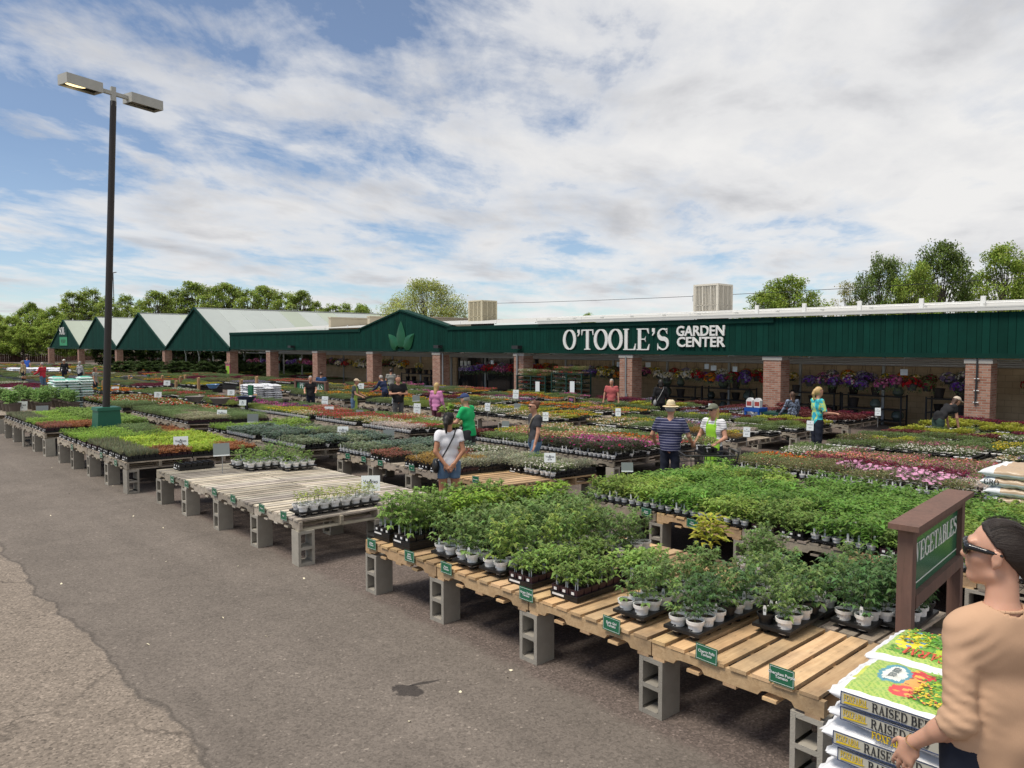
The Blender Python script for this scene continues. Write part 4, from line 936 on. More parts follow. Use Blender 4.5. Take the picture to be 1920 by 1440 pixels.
def fill(tid, phrase, x0, npx, y0, npy, plan, things=True, cat='flower_tray', skip=None, y_in=.02, seed=None):
    """plan(u, v) -> variety or None; u, v in 0..1 over the table"""
    rs = np.random.RandomState(seed or hash_s(tid + 'f')); Wt, Dt = PW * npx, PD * npy; ny = int(Dt // .545); 
    step = .345; nx = int(Wt // step)
    for i in range(nx):
        for j in range(ny):
            u, v = (i + .5) / nx, (j + .5) / ny; va = plan(u, v)
            if va and rs.rand() < (.07 if tid == 'B1' else .03 if things else .08): va = None
            if not va: continue
            wd = .345 if VAR[va][1] == 'pot' else .29
            X = x0 + Wt * u + rs.normal(0, .006); Y = y0 + y_in + Dt * (j + .5) / ny + rs.normal(0, .006); Z = deck(Y) + .003
            if things:
                make_flat(va, X, Y, Z, f"black tray of {VAR[va][2]} on {phrase}", f"trays of {VAR[va][2]} on {phrase}", rs, cat)
            else: STUFF.append((va, X, Y, Z, rs.randint(2)))
# ================================================================ TABLES
LX = -0.0
TA = [('A1', 'tomato table at front right', -6.45, 4, 4.05, 2, ['new', 'new', 'new', 'new', 'old', 'new', 'new', 'old']),
      ('A2', 'nearly bare front table', -12.35, 4, 3.95, 2, 'grey'),
      ('A3', 'lettuce table by the light pole', -18.1, 4, 3.82, 2, 'old'),
      ('A4', 'far left front row seedling table', -23.85, 4, 3.8, 2, 'old'),
      ('A5', 'front row table of large tomato pots', -29.7, 4, 3.8, 2, 'old')]
for t in TA: table(*t, blocks='full' if t[0] in ('A1', 'A2') else 'ends')
TB = [('B1', 'pepper table in second row', -6.65, 5, 7.65, 3, ['old', 'new', 'old', 'new']),
      ('B2', 'sage and beet table in second row', -12.75, 4, 7.40, 2, ['old', 'old', 'old', 'new', 'old', 'old', 'new', 'new']),
      ('B3', 'cabbage table in second row', -18.05, 4, 6.95, 2, 'old'),
      ('B4', 'herb table behind the light pole', -24.5, 4, 7.15, 2, 'old'),
      ('B5', 'red geranium table in second row', -31.2, 5, 7.15, 2, 'old')]
for t in TB: table(*t, blocks='full' if t[0] in ('B1', 'B2') else 'ends')
TC = [('C1', 'third row mixed flower table at right', -7.2, 4, 12.0, 3, 'old'),
      ('C2', 'third row dahlia table', -13.7, 4, 11.2, 3, 'old'),
      ('C3', 'third row zinnia table', -19.8, 4, 10.75, 2, 'old'),
      ('C4', 'third row yellow marigold table', -24.75, 4, 10.65, 2, 'old'),
      ('C5', 'third row table near left end', -30.6, 4, 10.65, 2, 'old'),
      ('C6', 'leftmost third row table', -36.6, 4, 10.65, 2, 'old')]
for t in TC: table(*t, blocks='ends')
DEF = []
for r, (y0, nm) in enumerate(((15.75, 'fourth'), (18.75, 'fifth'), (22.0, 'sixth'))):
    for k in range(6):
        x0 = (-7.2 if k == 0 else -13.7 - 5.85 * (k - 1)); npx = 4
        DEF.append((f'{"DEF"[r]}{k}', f'{nm} row table, {ordn[k]} from right', x0, npx, y0 + (0 if k else .2) + (.35 if (r == 0 and k == 0) else 0), 2))
for t in DEF:
    if t[0] in ('E4', 'E5', 'F4', 'F5'): table(*t, 'old', blocks='front') if False else None
    table(*t, 'old', blocks='front')
# ---- trays on tables
def bands(*seq):
    """seq: (u_end, variety or list by v)"""
    def f(u, v):
        for ue, va in seq:
            if u <= ue:
                if isinstance(va, (list, tuple)): return va[min(int(v * len(va)), len(va) - 1)]
                return va
        return None
    return f
fill('A3', 'lettuce table by the light pole', -18.1, 4, 3.82, 2, bands((.33, ['greens', 'greens', 'herb', 'redlettuce']), (.48, ['greens', 'greens', 'greens', 'lettuce']), (.86, ['onion', 'lettuce', 'lettuce', 'lettuce']), (1., ['onion', 'redlettuce', 'lettuce', 'redlettuce'])), cat='vegetable_tray')
fill('A4', 'far left front row seedling table', -23.85, 4, 3.8, 2, bands((.5, ['onion', 'greens', 'tomcell', 'tomcell']), (.8, ['greens', 'greens', 'tomcell', 'tomcell']), (1., ['beet', 'redlettuce', 'greens', 'tomcell'])), cat='vegetable_tray')
fill('B1', 'pepper table in second row', -6.65, 5, 7.65, 3, bands((.16, ['basil', 'basil', 'pepper', 'basil', 'pepper']), (.30, ['pepper', 'pepper', 'pepper', 'basil']), (.42, ['basil', 'pepper', 'pepper', 'pepper']), (.50, ['tomcell', 'pepper', 'pepper']), (.62, ['pepper']), (.70, ['tomcell', 'basil', 'pepper']), (.86, ['basil', 'basil', 'pepper', 'basil']), (1., ['basil', 'basil', 'basil'])), cat='pepper_tray')
fill('B2', 'sage and beet table in second row', -12.75, 4, 7.4, 2, bands((.20, ['broccoli', 'cabbage', 'cabbage']), (.36, ['beet', 'broccoli', 'cabbage']), (.55, ['bronze', 'bronze', 'beet', 'whitefl']), (.68, ['bronze', 'bronze', 'sage', 'sage']), (.79, ['sage', 'sage', 'sage', 'green']), (.86, [None, 'sage', 'sage', 'sage']), (1., [None, None, 'whitefl', 'sage'])), cat='herb_tray')
fill('B3', 'cabbage table in second row', -18.05, 4, 6.95, 2, bands((.25, ['greens', 'greens', 'basil']), (.5, ['cabbage', 'cabbage', 'greens', 'broccoli']), (.75, ['cabbage', 'cabbage', 'broccoli', 'broccoli']), (1., ['broccoli', 'cabbage', 'broccoli', 'cabbage'])), cat='vegetable_tray')
fill('B4', 'herb table behind the light pole', -24.5, 4, 7.15, 2, bands((.45, ['herb', 'herb', 'herb', 'geranium']), (.8, ['herb', 'grey', 'herb', 'herb']), (1., ['grey', 'grey', 'herb', 'herb'])), cat='herb_tray')
fill('B5', 'red geranium table in second row', -31.2, 5, 7.15, 2, bands((.7, ['geranium', 'geranium', 'geranium', 'geranium']), (1., ['herb', 'herb', 'geranium', 'geranium'])), cat='flower_tray')
fill('C1', 'third row mixed flower table at right', -7.2, 4, 12.0, 3, bands((.14, ['shrub', 'green', 'orange', 'whitefl', 'whitefl', 'green']), (.26, ['shrub', 'shrub', 'orange', 'coral', 'whitefl', 'whitefl']), (.42, ['shrub', 'shrub', 'wine', 'coral', 'coral', 'mauve']), (.58, ['shrub', 'daisy', 'wine', 'mauve', 'coral', 'mauve']), (.75, ['daisy', 'daisy', 'wine', 'mauve', 'mauve', 'coral']), (.88, ['shrub', 'dusty', 'mauve', 'green', 'whitefl', 'mauve']), (1., ['shrub', 'dusty', 'shrub', 'purple', 'yellow', 'whitefl'])), cat='flower_tray')
fill('C2', 'third row dahlia table', -13.7, 4, 11.2, 3, bands((.14, ['heuch', 'yellow', 'tanpet', 'cream']), (.36, ['green', 'tanpet', 'tanpet', 'green', 'cream', 'cream']), (.55, ['green', 'tanpet', 'tanpet', 'tanpet', 'grass', 'whitefl']), (.75, ['dahlia', 'magenta', 'magenta', 'tanpet', 'orange', 'green']), (1., ['dahlia', 'dahlia', 'magenta', 'coral', 'redfl', 'whitefl'])), cat='flower_tray')
fill('C3', 'third row zinnia table', -19.8, 4, 10.75, 2, bands((.30, ['redfl', 'redfl', 'redfl', 'green']), (.62, ['cream', 'cream', 'redfl', 'tanpet']), (.80, ['dusty', 'cream', 'grass', 'whitefl']), (1., ['dusty', 'redfl', 'grass', 'cream'])), cat='flower_tray')
fill('C4', 'third row yellow marigold table', -24.75, 4, 10.65, 2, bands((.4, ['grass', 'magenta', 'purple', 'herb']), (.8, ['yellow', 'yellow', 'redfl', 'coral']), (1., ['cream', 'redfl', 'redfl', 'green'])), cat='flower_tray')
fill('C5', '', -30.6, 4, 10.65, 2, bands((.5, ['green', 'redfl', 'gold', 'herb']), (1., ['grass', 'magenta', 'purple', 'herb'])), things=False)
fill('C6', '', -36.6, 4, 10.65, 2, bands((.5, ['green', 'green', 'whitefl']), (1., ['green', 'redfl', 'green'])), things=False)
PL = {
 'D0': bands((.3, ['green', 'shrub', 'lime', 'green']), (.6, ['whitefl', 'mauve', 'green', 'green']), (.8, ['cream', 'whitefl', 'yellow', 'green']), (1., ['lilac', 'whitefl', 'whitefl', 'yellow'])),
 'D1': bands((.3, ['cream', 'cream', 'yellow', 'green']), (.6, ['green', 'green', 'mauve', 'lilac']), (.8, ['bronze', 'bronze', 'green', 'dusty']), (1., ['bronze', 'yellow', 'dusty', 'green'])),
 'D2': bands((.5, ['whitefl', 'cream', 'yellow', 'grass']), (1., ['cream', 'lime', 'gold', 'yellow'])),
 'D3': bands((.5, ['herb', 'yellow', 'grass', 'gold']), (1., ['grass', 'grass', 'gold', 'herb'])),
 'D4': bands((.5, ['herb', 'gold', 'gold', 'herb']), (1., ['herb', 'herb', 'gold', 'gold'])),
 'E0': bands((.5, ['green', 'heuch', 'lime', 'green']), (1., ['yellow', 'whitefl', 'green', 'wine'])),
 'E1': bands((.5, ['green', 'lime', 'lilac', 'heuch']), (1., ['green', 'grass', 'heuch', 'lime'])),
 'E2': bands((.5, ['orange', 'orange', 'yellow', 'mauve']), (1., ['coral', 'yellow', 'gold', 'green'])),
 'E3': bands((.5, ['wine', 'lime', 'gold', 'heuch']), (1., ['green', 'gold', 'whitefl', 'purple'])),
 'F0': bands((.5, ['lime', 'lime', 'wine']), (1., ['lime', 'heuch', 'yellow'])),
 'F1': bands((.5, ['lilac', 'heuch', 'wine']), (1., ['heuch', 'heuch', 'wine'])),
 'F2': bands((.5, ['green', 'wine', 'lilac']), (1., ['lime', 'green', 'heuch'])),
}
gen = [bands((.35, ['herb', 'gold', 'green']), (.7, ['redfl', 'yellow', 'herb']), (1., ['orange', 'green', 'magenta'])), bands((.35, ['green', 'lilac', 'yellow']), (.7, ['herb', 'herb', 'coral']), (1., ['shrub', 'gold', 'redfl']))]
for tid, ph, x0, npx, y0, npy in DEF:
    fill(tid, ph, x0, npx, y0, npy, PL.get(tid, gen[hash_s(tid) % 2]), things=False)
# ---- low beds further left (perennial yard): dense blocks of plants on the ground
rsS = np.random.RandomState(77)
pal_v = ['herb', 'green', 'shrub', 'grass', 'herb', 'green', 'yellow', 'redfl', 'lilac', 'whitefl', 'gold', 'wine', 'herb', 'orange', 'shrub']
for Y0 in (3.7, 7.2, 10.7, 13.6, 16.5, 19.5, 22.4, 27.5, 31, 35):
    x = -33. if Y0 < 8 else -39. if Y0 < 12 else (-44. if Y0 < 26 else -48.)
    while x > -104:
        v = pal_v[rsS.randint(len(pal_v))]; n = rsS.randint(3, 7)
        for i in range(n):
            for j in range(3): STUFF.append((v, x - .38 * i, Y0 + .56 * j, gz(Y0) + .25 + .12 * (Y0 < 26), rsS.randint(2)))
        x -= .38 * n + (1.1 if rsS.rand() < .25 else .05)
# all remaining trays as one mass
def build_stuff():
    Vs, Ls, Ts, Cs, Ms = [], [], [], [], []; off = 0; cache = {}
    def cont(kind):
        if kind in cache: return cache[kind]
        src = {'pot': (TRAY15, POTS15), 'cell': (CTRAY, CELLB)}[kind]; V = []; L = []; T = []; C = []; mi = []; o = 0
        for me in src:
            n = len(me.vertices); v = np.empty(n * 3, np.float32); me.vertices.foreach_get('co', v); l = np.empty(len(me.loops), np.int32); me.loops.foreach_get('vertex_index', l)
            t = np.empty(len(me.polygons), np.int32); me.polygons.foreach_get('loop_total', t); m = np.empty(len(me.polygons), np.int32); me.polygons.foreach_get('material_index', m)
            names = [mm.name for mm in me.materials]; cm = {'black_plastic': 2, 'white_pot_plastic': 3, 'potting_soil': 4, 'tag_plastic': 3, 'maroon_plastic': 2}
            V.append(v.reshape(-1, 3)); L.append(l + o); T.append(t); mi.append(np.array([cm[names[q]] for q in m])); C.append(np.ones((len(t), 3))); o += n
        cache[kind] = tuple(np.concatenate(q) for q in (V, L, T, C, mi)); return cache[kind]
    def put(A, X, Y, Z, rot, sz=1.):
        nonlocal off
        V, L, T, C, mi = A; s = -1 if rot else 1; Vs.append(V * np.array([s, s, sz]) + np.array([X, Y, Z])); Ls.append(L + off); Ts.append(T); Cs.append(C); Ms.append(mi); off += len(V)
    ar = {}
    for va, X, Y, Z, rot in STUFF:
        k = (va, rsS.randint(2))
        if k not in ar: ar[k] = thin(flat_foliage(*k).arrays(), k)
        far = dist(X, Y) > 30
        put(ar[k], X, Y, Z, rot, rsS.uniform(.7, 1.2))
        if X > -48: put(cont(VAR[va][1]), X, Y, Z, rot)
    me = np_mesh('bedding_plants', [M['leaf'], M['petal'], M['blackpl'], M['whitepot'], M['soil']], *(np.concatenate(q) for q in (Vs, Ls, Ts, Cs, Ms)))
    o = inst('bedding_plants', me); tag(o, 'mass of bedding plant trays covering the far tables and beds', 'bedding plants', kind='stuff')
def thin(A, k):
    """halve dense foliage for far trays, each kept leaf a little larger"""
    return A
build_stuff()
# dark staging under the far beds
b = MB()
for Y0 in (3.7, 7.2, 10.7, 13.6, 16.5, 19.5, 22.4):
    b.box(-100, -33.2 if Y0 < 8 else -39.5 if Y0 < 12 else -43.9, Y0 - .3, Y0 + 1.4, gz(Y0), gz(Y0) + .34)
o = b.build('staging_bench', M['woodold'] if False else M['blackpl']); tag(o, 'long low dark benches under the far left perennial beds', 'bench')
# ================================================================ INDIVIDUAL POTTED PLANTS ON THE FRONT TABLES
rsT = np.random.RandomState(5)
def plant_mesh(fn, seed):
    pm = PM(); fn(pm, np.random.RandomState(seed)); return pm.mesh('foliage', [M['leaf'], M['petal']])
TOMS = [plant_mesh(lambda p, r: tomato(p, r, (0, 0, 0), .30), 100 + i) for i in range(7)]
TOMD = [plant_mesh(lambda p, r: tomato(p, r, (0, 0, 0), .29, (.055, .135, .045)), 200 + i) for i in range(5)]
TOML = [plant_mesh(lambda p, r: tomato(p, r, (0, 0, 0), .34, (.12, .22, .045)), 300 + i) for i in range(4)]
YOUNG = [plant_mesh(lambda p, r: tomato(p, r, (0, 0, 0), .2, (.10, .20, .05), .8, .85, 8), 400 + i) for i in range(4)]
PEPL = [plant_mesh(lambda p, r: ovate(p, r, (0, 0, 0), .2, 34, .055, (.17, .26, .06), .07), 500 + i) for i in range(4)]
TALLC = [plant_mesh(lambda p, r: [tomato(p, r, (x, y, 0), r.uniform(.30, .38), (.10, .21, .045), .75, .9, 8) for x in (-.09, 0, .09) for y in (-.2, -.12, -.04, .04, .12, .2)], 600 + i) for i in range(2)]
TALLB = [plant_mesh(lambda p, r: [ovate(p, r, (x, y, 0), r.uniform(.30, .38), 30, .07, (.12, .24, .035), .05, .55, .35, .35) for x in (-.09, 0, .09) for y in (-.2, -.12, -.04, .04, .12, .2)], 650 + i) for i in range(2)]
SMALLC = [plant_mesh(lambda p, r: [tomato(p, r, (x + r.normal(0, .01), y, 0), r.uniform(.10, .17), (.11, .22, .05), .7, .8, 7) for x in (-.09, 0, .09) for y in (-.21, -.13, -.04, .04, .13, .21)], 700 + i) for i in range(3)]
b = MB(); b.prism([(-.012, 0), (-.006, 0), (-.006, .085), (-.012, .085)], -.001, .001, 'y', 0); b.prism([(.006, 0), (.012, 0), (.012, .085), (.006, .085)], -.001, .001, 'y', 0); b.prism([(-.012, .055), (.012, .055), (.012, .1), (-.012, .1)], -.002, -.0012, 'y', 1)
HOOP = b.mesh('plant_tag', [M['tagwhite'], M['cardback']]); Rl = random.Random(2)
def hoops(t):
    for x in (-.09, 0, .09):
        for y in (-.23, -.1, .06, .2): inst('plant_tag', HOOP, t, (x + Rl.uniform(-.02, .02), y, .07), Rl.uniform(-.6, .6))
def pot_tray(x, y, meshes, tabph, kind, n=8, hs=(.85, 1.15), skip=0.0, fill=None, what='tomato plant', rot=0., black=.2):
    z = deck(y) + .004; t = inst('carrying_tray', TRAY8, None, (x, y, z), rot + rsT.normal(0, .01)); tag(t, f"black carrying tray holding {kind}, {tabph}", 'tray', f"carrying trays of {kind}, {tabph}")
    for i in range(2):
        for j in range(4):
            if rsT.rand() < skip: continue
            lx, ly = -.137 + .137 * (i + .5), -.272 + .136 * (j + .5); c, s_ = math.cos(rot), math.sin(rot)
            blk = rsT.rand() < black
            p = empty('potted_plant', (x + lx * c - ly * s_, y + lx * s_ + ly * c, z + .008), 0)
            tag(p, f"{what} in {'black' if blk else 'white'} pot, one of the {kind}", 'potted plant', f"{'black' if blk else 'white'} potted {kind}, {tabph}")
            po = inst('pot', POTB if blk else POTM, p, (0, 0, .012), rsT.uniform(-.3, .3), 1.2)
            if not blk: inst('print', PRM, po)
            h = rsT.uniform(*hs); inst('foliage', meshes[rsT.randint(len(meshes))], p, (0, 0, .104), rsT.uniform(0, 6.28), (h * .86, h * .86, h))
            if rsT.rand() < .4: inst('plant_tag', TAGM, p, (rsT.uniform(-.02, .02), -.035, .095), rsT.uniform(-.5, .5))
# the tray cups sit at +-.069
def cell_tray(x, y, meshes, label, group, m=CELLM, s=1., stack=0.):
    z = deck(y) + .004
    if stack:
        o0 = inst('empty_tray', CTRAY, None, (x, y, z)); tag(o0, 'spare black tray under ' + label[:60], 'tray', 'spare trays under tomato packs'); z += .041
    t = inst('seedling_tray', CTRAY, None, (x, y, z), rsT.normal(0, .01)); tag(t, label, 'plant tray', group)
    inst('cell_pack', m, t); hoops(t); inst('foliage', meshes[rsT.randint(len(meshes))], t, (0, 0, .088), math.pi * rsT.randint(2), (1, 1, s)); return t
ph = 'tomato table at front right'
for j in range(3): cell_tray(-6.30, 4.42 + .56 * j, TALLC, f"tall tomato seedling pack {['nearest', 'second', 'third'][j]} in leftmost file of front right table", None, CELLB, 1., 1)
for j in range(4): cell_tray(-5.90 + .04 * j, 4.38 + .56 * j, TALLB if j else TALLC, f"tall leafy black pack, {ordn[j]} from front, second file of front right table", None, CELLB, 1.05, 1)
files = [(-5.38, 4.42, 4, TOMS, 'bushy tomatoes of third file', (.9, 1.15)), (-5.05, 4.40, 4, TOMS, 'bushy tomatoes of fourth file', (.95, 1.25)), (-4.70, 4.43, 4, TOMS + TOML, 'bushy tomatoes of fifth file', (.85, 1.15)),
         (-3.26, 4.45, 4, TOMS, 'tomatoes at the green zebra label', (.8, 1.0)), (-2.84, 4.46, 4, TOMD + TOMS, 'tomatoes at the early girl label', (.75, .95)), (-2.48, 4.98, 3, TOMD + TOMS, 'small dark tomatoes beside bare slats', (.75, .95)),
         (-2.14, 5.50, 2, TOMD, 'dark tomatoes left of the vegetables sign', (.85, 1.05))]
for x, y0, n, ms, kd, hs in files:
    for j in range(n):
        if (x, j) in ((-4.70, 3), (-3.26, 2), (-2.84, 3), (-5.05, 3)): continue
        pot_tray(x + .04 + rsT.normal(0, .01), y0 + .555 * j, ms, ph, kd, hs=hs, black=.25 if j == 0 else .15)
for j in range(2): cell_tray(-4.33, 4.45 + .57 * j, SMALLC, f"maroon pack of young tomatoes at {'front edge' if j == 0 else 'second place'}, beside fifth file", None)
for j in range(1): pot_tray(-4.34, 4.45 + .57 * (j + 2), TOMS, ph, 'tomatoes behind the left maroon packs', hs=(.9, 1.15))
for j in range(2): cell_tray(-3.86 + .06 * j, 4.47 + .60 * j, SMALLC, f"maroon pack of young tomatoes, {ordn[j]} from front, right hand file", None)
pot_tray(-3.62, 6.05 - .08, TOMD, ph, 'tomatoes at the back near bare slats', hs=(.8, 1.)) if False else None
for x, y in ((-1.90, 5.72),): pot_tray(x, y, TOMD, ph, 'dark tomatoes behind the sign post', hs=(.8, 1.0))
ph2 = 'nearly bare front table'
pot_tray(-7.86, 4.28, PEPL, ph2, 'pale peppers near the white price card', hs=(.8, 1.0), what='pale pepper plant', black=.05)
pot_tray(-7.90, 4.86, PEPL, ph2, 'pale peppers near the white price card', hs=(.8, 1.0), what='pale pepper plant', black=.15)
for x, y in ((-11.75, 5.2), (-11.4, 5.25), (-11.75, 5.78), (-11.1, 5.72)): pot_tray(x, y, YOUNG + TOMS[:2], ph2, 'tomatoes left at the back corner', hs=(.8, 1.05))
t = inst('seedling_tray', CTRAY, None, (-12.1, 4.45, deck(4.4) + .004)); tag(t, 'nearly empty black seedling tray at corner of bare table', 'plant tray'); inst('cell_pack', CELLB, t)
inst('foliage', plant_mesh(lambda p, r: ovate(p, r, (-.08, -.2, 0), .08, 8, .03, (.12, .22, .05), .03), 9), t, (0, 0, .08))
# yellow green pepper in a black pot between the tables
p = empty('potted_plant', (-3.72, 6.05, deck(6.0))); tag(p, 'yellow green bushy plant in black pot at back of tomato table', 'potted plant'); inst('pot', POTB, p, sc=1.5)
inst('foliage', plant_mesh(lambda p, r: ovate(p, r, (0, 0, 0), .36, 170, .085, (.19, .27, .035), .16), 12), p, (0, 0, .12))
# large brown tubs of tomatoes on A5
b = MB(); b.lathe([(0, 0), (.12, 0), (.16, .26), (.175, .26), (.175, .30), (.15, .30), (.148, .27)], 16); TUB = b.mesh('pot', mat('brown_tub', (.11, .085, .07), .7)); TUBF = [plant_mesh(lambda p, r: [tomato(p, r, (x, y, 0), r.uniform(.32, .42), (.085, .19, .05), 1.2, 1.25, 14) for x, y in ((0, 0), (-.1, .05), (.1, -.04), (0, .1))], 800 + i) for i in range(3)]
for i in range(8):
    for j in range(3):
        X, Y = -29.2 + .56 * i, 4.3 + .75 * j; p = empty('tomato_tub', (X, Y, deck(Y))); tag(p, 'brown tub of bushy tomatoes on far left front row table', 'potted plant', 'brown tubs of tomatoes at far left'); inst('pot', TUB, p); inst('foliage', TUBF[(i + j) % 3], p, (0, 0, .27), i * 1.3)
# ---- green labels on table edges
def edge_label(px, py, yf, txt, big=True):
    d = ray(px, py); t = (yf - .012) / d[1]; X = d[0] * t; Z = EYE + d[2] * t; s = .115 if big else .10
    b = MB(); w, h = .155, .105; R = random.Random(px)
    Mx = Matrix.Translation((X, yf - .014, Z)) @ Matrix.Rotation(R.uniform(-.04, .04), 4, 'Y')
    b.box(-w / 2, w / 2, -.002, .0, -h / 2, h / 2, 0, M=Mx)
    for z0, z1, x0, x1 in ((h / 2 - .009, h / 2 - .007, -w / 2 + .006, w / 2 - .006), (-h / 2 + .007, -h / 2 + .009, -w / 2 + .006, w / 2 - .006)): b.box(x0, x1, -.003, -.0021, z0, z1, 1, M=Mx)
    for x0, x1 in ((-w / 2 + .006, -w / 2 + .008), (w / 2 - .008, w / 2 - .006)): b.box(x0, x1, -.003, -.0021, -h / 2 + .0095, h / 2 - .0095, 1, M=Mx)
    o = b.build('edge_label', [M['signgreen'], M['tagwhite']]); first = txt.replace('\n', ' ').lower()
    tag(o, f"small green label reading {first} on table edge near {EDGE.get(px, 'pepper trays')}", 'label', 'green variety labels on the table edges')
    l = inst('lettering', sans_mesh(txt, .024, .0005, .0004, M['tagwhite']), o, (X, yf - .0175, Z)); l.rotation_euler = (math.pi / 2, 0, 0)
EDGE = {697: 'leftmost block of tomato table', 768: 'tall seedlings', 837: 'third file of tomatoes', 987: 'maroon packs', 1147: 'white potted tomatoes', 1325: 'the smallest gap in slats', 1466: 'bare slats and soil bags',
        323: 'left corner of bare table', 350: 'left corner of bare table', 402: 'second block of bare table', 437: 'third block of bare table', 491: 'fourth block of bare table', 532: 'right corner of bare table',
        652: 'left end of beet trays', 682: 'cabbage seedlings', 713: 'third block of beet table', 772: 'olive seedlings', 892: 'new pine pallet', 1212: 'pepper table left end', 1298: 'pepper table third block', 135: 'onion seedlings', 190: 'lettuce table middle', 217: 'lettuce table right corner'}
for px, py, tx in ((697, 1020, 'Jubilee\nTomato'), (768, 1043, 'Juliet\nRoma\nTomato'), (837, 1065, 'Roma\nTomato'), (987, 1114, 'Green Zebra\nTomato'), (1147, 1171, 'Early Girl\nTomato'), (1325, 1226, 'Cherry Falls\nTomato'), (1466, 1268, 'Cherokee Purple\nTomato')): edge_label(px, py, 4.05, tx)
for px, py in ((323, 899), (350, 907), (402, 922), (437, 935), (491, 953), (532, 967)): edge_label(px, py, 3.95, {323: 'Parsley', 350: 'Basil', 402: 'Chives', 437: 'Dill', 491: 'Thyme', 532: 'Mint'}[px])
for px, py in ((652, 855), (682, 861), (713, 868), (772, 877), (892, 899)): edge_label(px, py, 7.4, {652: 'Kale', 682: 'Chard', 713: 'Beets', 772: 'Sage', 892: 'Rosemary'}[px])
for px, py in ((1212, 960), (1298, 981)): edge_label(px, py, 7.65, {1212: 'Sweet\nPepper', 1298: 'Hot\nPepper'}[px])
for px, py in ((135, 838), (190, 853), (217, 868)): edge_label(px, py, 3.82, {135: 'Onions', 190: 'Lettuce', 217: 'Leeks'}[px])
# ---- price cards on stakes
def price_card(px, py, wpx, Y, lab, back=False, tall=False, txt='Veggies', price='$3.99', yaw=None, title=True):
    X, _, Z = aty(px, py, Y); w = max(.15, wpx / F * dist(X, Y)); w = min(w, .34); h = w * (1.5 if tall else .80); R = random.Random(px * 7 + py)
    t = empty('price_card', (X, Y, 0)); tag(t, lab, 'sign', 'price cards on stakes'); face = math.atan2(-X, Y) * .75 + R.uniform(-.15, .15) if yaw is None else yaw
    Mx = Matrix.Translation((0, 0, Z)) @ Matrix.Rotation(face, 4, 'Z') @ Matrix.Rotation(R.uniform(-.06, .06) , 4, 'Y') @ Matrix.Rotation(-.12, 4, 'X')
    b = MB(); b.box(-w / 2, w / 2, -.003, .003, -h / 2, h / 2, 0, M=Mx)
    if back: b.box(-w / 2, w / 2, -.0045, -.0031, -h / 2 + .02, h / 2, 1, M=Mx)
    b.build('card', [M['card'], M['cardback']], t)
    b = MB(); zb = deck(Y) - .02; b.tube((0, .012, zb), (0, .012, Z), .006, n=5); b.build('stake', M['metal'], t)
    if not back:
        for tx, sz, zo in ((txt, .26 * w, .10 * h), (price, .17 * w, -.22 * h)):
            if not title and tx == txt: sz *= .6
            o = inst('lettering', sans_mesh(tx, sz, .0006, .0, M['ink']), t); o.matrix_local = Mx @ Matrix.Translation((0, -.0045, zo)) @ Matrix.Rotation(math.pi / 2, 4, 'X')
        o = inst('crest', sans_mesh('.', .5 * w, .0006, .004, M['ink']), t); o.matrix_local = Mx @ Matrix.Translation((0, -.0045, .36 * h)) @ Matrix.Rotation(math.pi / 2, 4, 'X')
for a in ((695, 906, 36, 5.28, 'large white veggies card beside the right end of bare table'), (339, 829, 27, 4.9, 'white price card over the lime lettuce'), (164, 788, 25, 5.4, 'white veggies card left of the green pole base'), (39, 761, 22, 4.6, 'white price card over tomatoes at far left'),
          (1031, 858, 22, 8.5, 'white price card at right end of sage table'), (643, 808, 21, 8.6, 'tilted white card right of the blue green cabbages'), (416, 776, 19, 8.2, 'white price card over the grey herbs'), (617, 769, 17, 11.9, 'white card between marigolds and red zinnias')):
    price_card(*a)
for a in ((203, 794, 25, 5.2, 'grey back of a card in front of green pole base'), (79, 769, 21, 4.9, 'grey card back near brown tomato tubs'), (415, 843, 30, 4.6, 'grey card back at back corner of bare table'), (474, 784, 20, 8.3, 'grey card back at left end of cabbages'),
          (729, 814, 21, 9.3, 'grey card back behind the bronze seedlings'), (1176, 876, 22, 8.4, 'grey card back at left end of pepper table'), (674, 774, 14, 12.2, 'grey card back among the red zinnias'), (948, 795, 14, 12.8, 'grey card back among cream petunias'),
          (970, 761, 12, 16.6, 'grey card back in front of the plant racks'), (1334, 820, 12, 14.9, 'grey card back under the second row of green herbs'), (780, 747, 14, 15.2, 'grey card back left of the woman in pink')):
    price_card(*a, back=True)
for a in ((609, 752, 12, 14.2, 'tall white card above violet petunias'), (741, 748, 12, 15.2, 'tall white card above yellow marigolds'), (782, 766, 13, 13.2, 'tall white card left of the man in green'), (914, 763, 10, 14.4, 'tall leaning white card above yellow petunias'),
          (1023, 781, 9, 13.8, 'tall white card right of woman in grey shirt'), (1400, 810, 9, 15.6, 'tall white card right of the lime apron'), (1519, 798, 8, 16.6, 'tall white card before the woman in turquoise'), (1646, 772, 8, 22.2, 'small white card above dark heucheras'), (1159, 773, 10, 16.8, 'small white card below the red shirt man'), (967, 739, 11, 18.0, 'white card left of the plant racks'), (1333, 764, 8, 19.2, 'small white card behind the green cap')):
    price_card(*a, tall=True, txt='Annuals', price='$4.99')
for px, py, Y in ((296, 740, 8.6), (216, 730, 10.8), (433, 736, 11.3), (455, 755, 9.2), (313, 718, 14.5), (70, 731, 10.7), (458, 727, 14), (676, 724, 19)): price_card(px, py, 13, Y, f"small distant white card, {dict([(296,'right of the pole above red geraniums'),(216,'just right of the light pole'),(433,'above grey bowls'),(455,'above yellow flowers left of zinnias'),(313,'below the sheds'),(70,'beside the teal bag stack'),(458,'left of the white bag pallet'),(676,'beside the perennials sign')])[px]}", title=False)
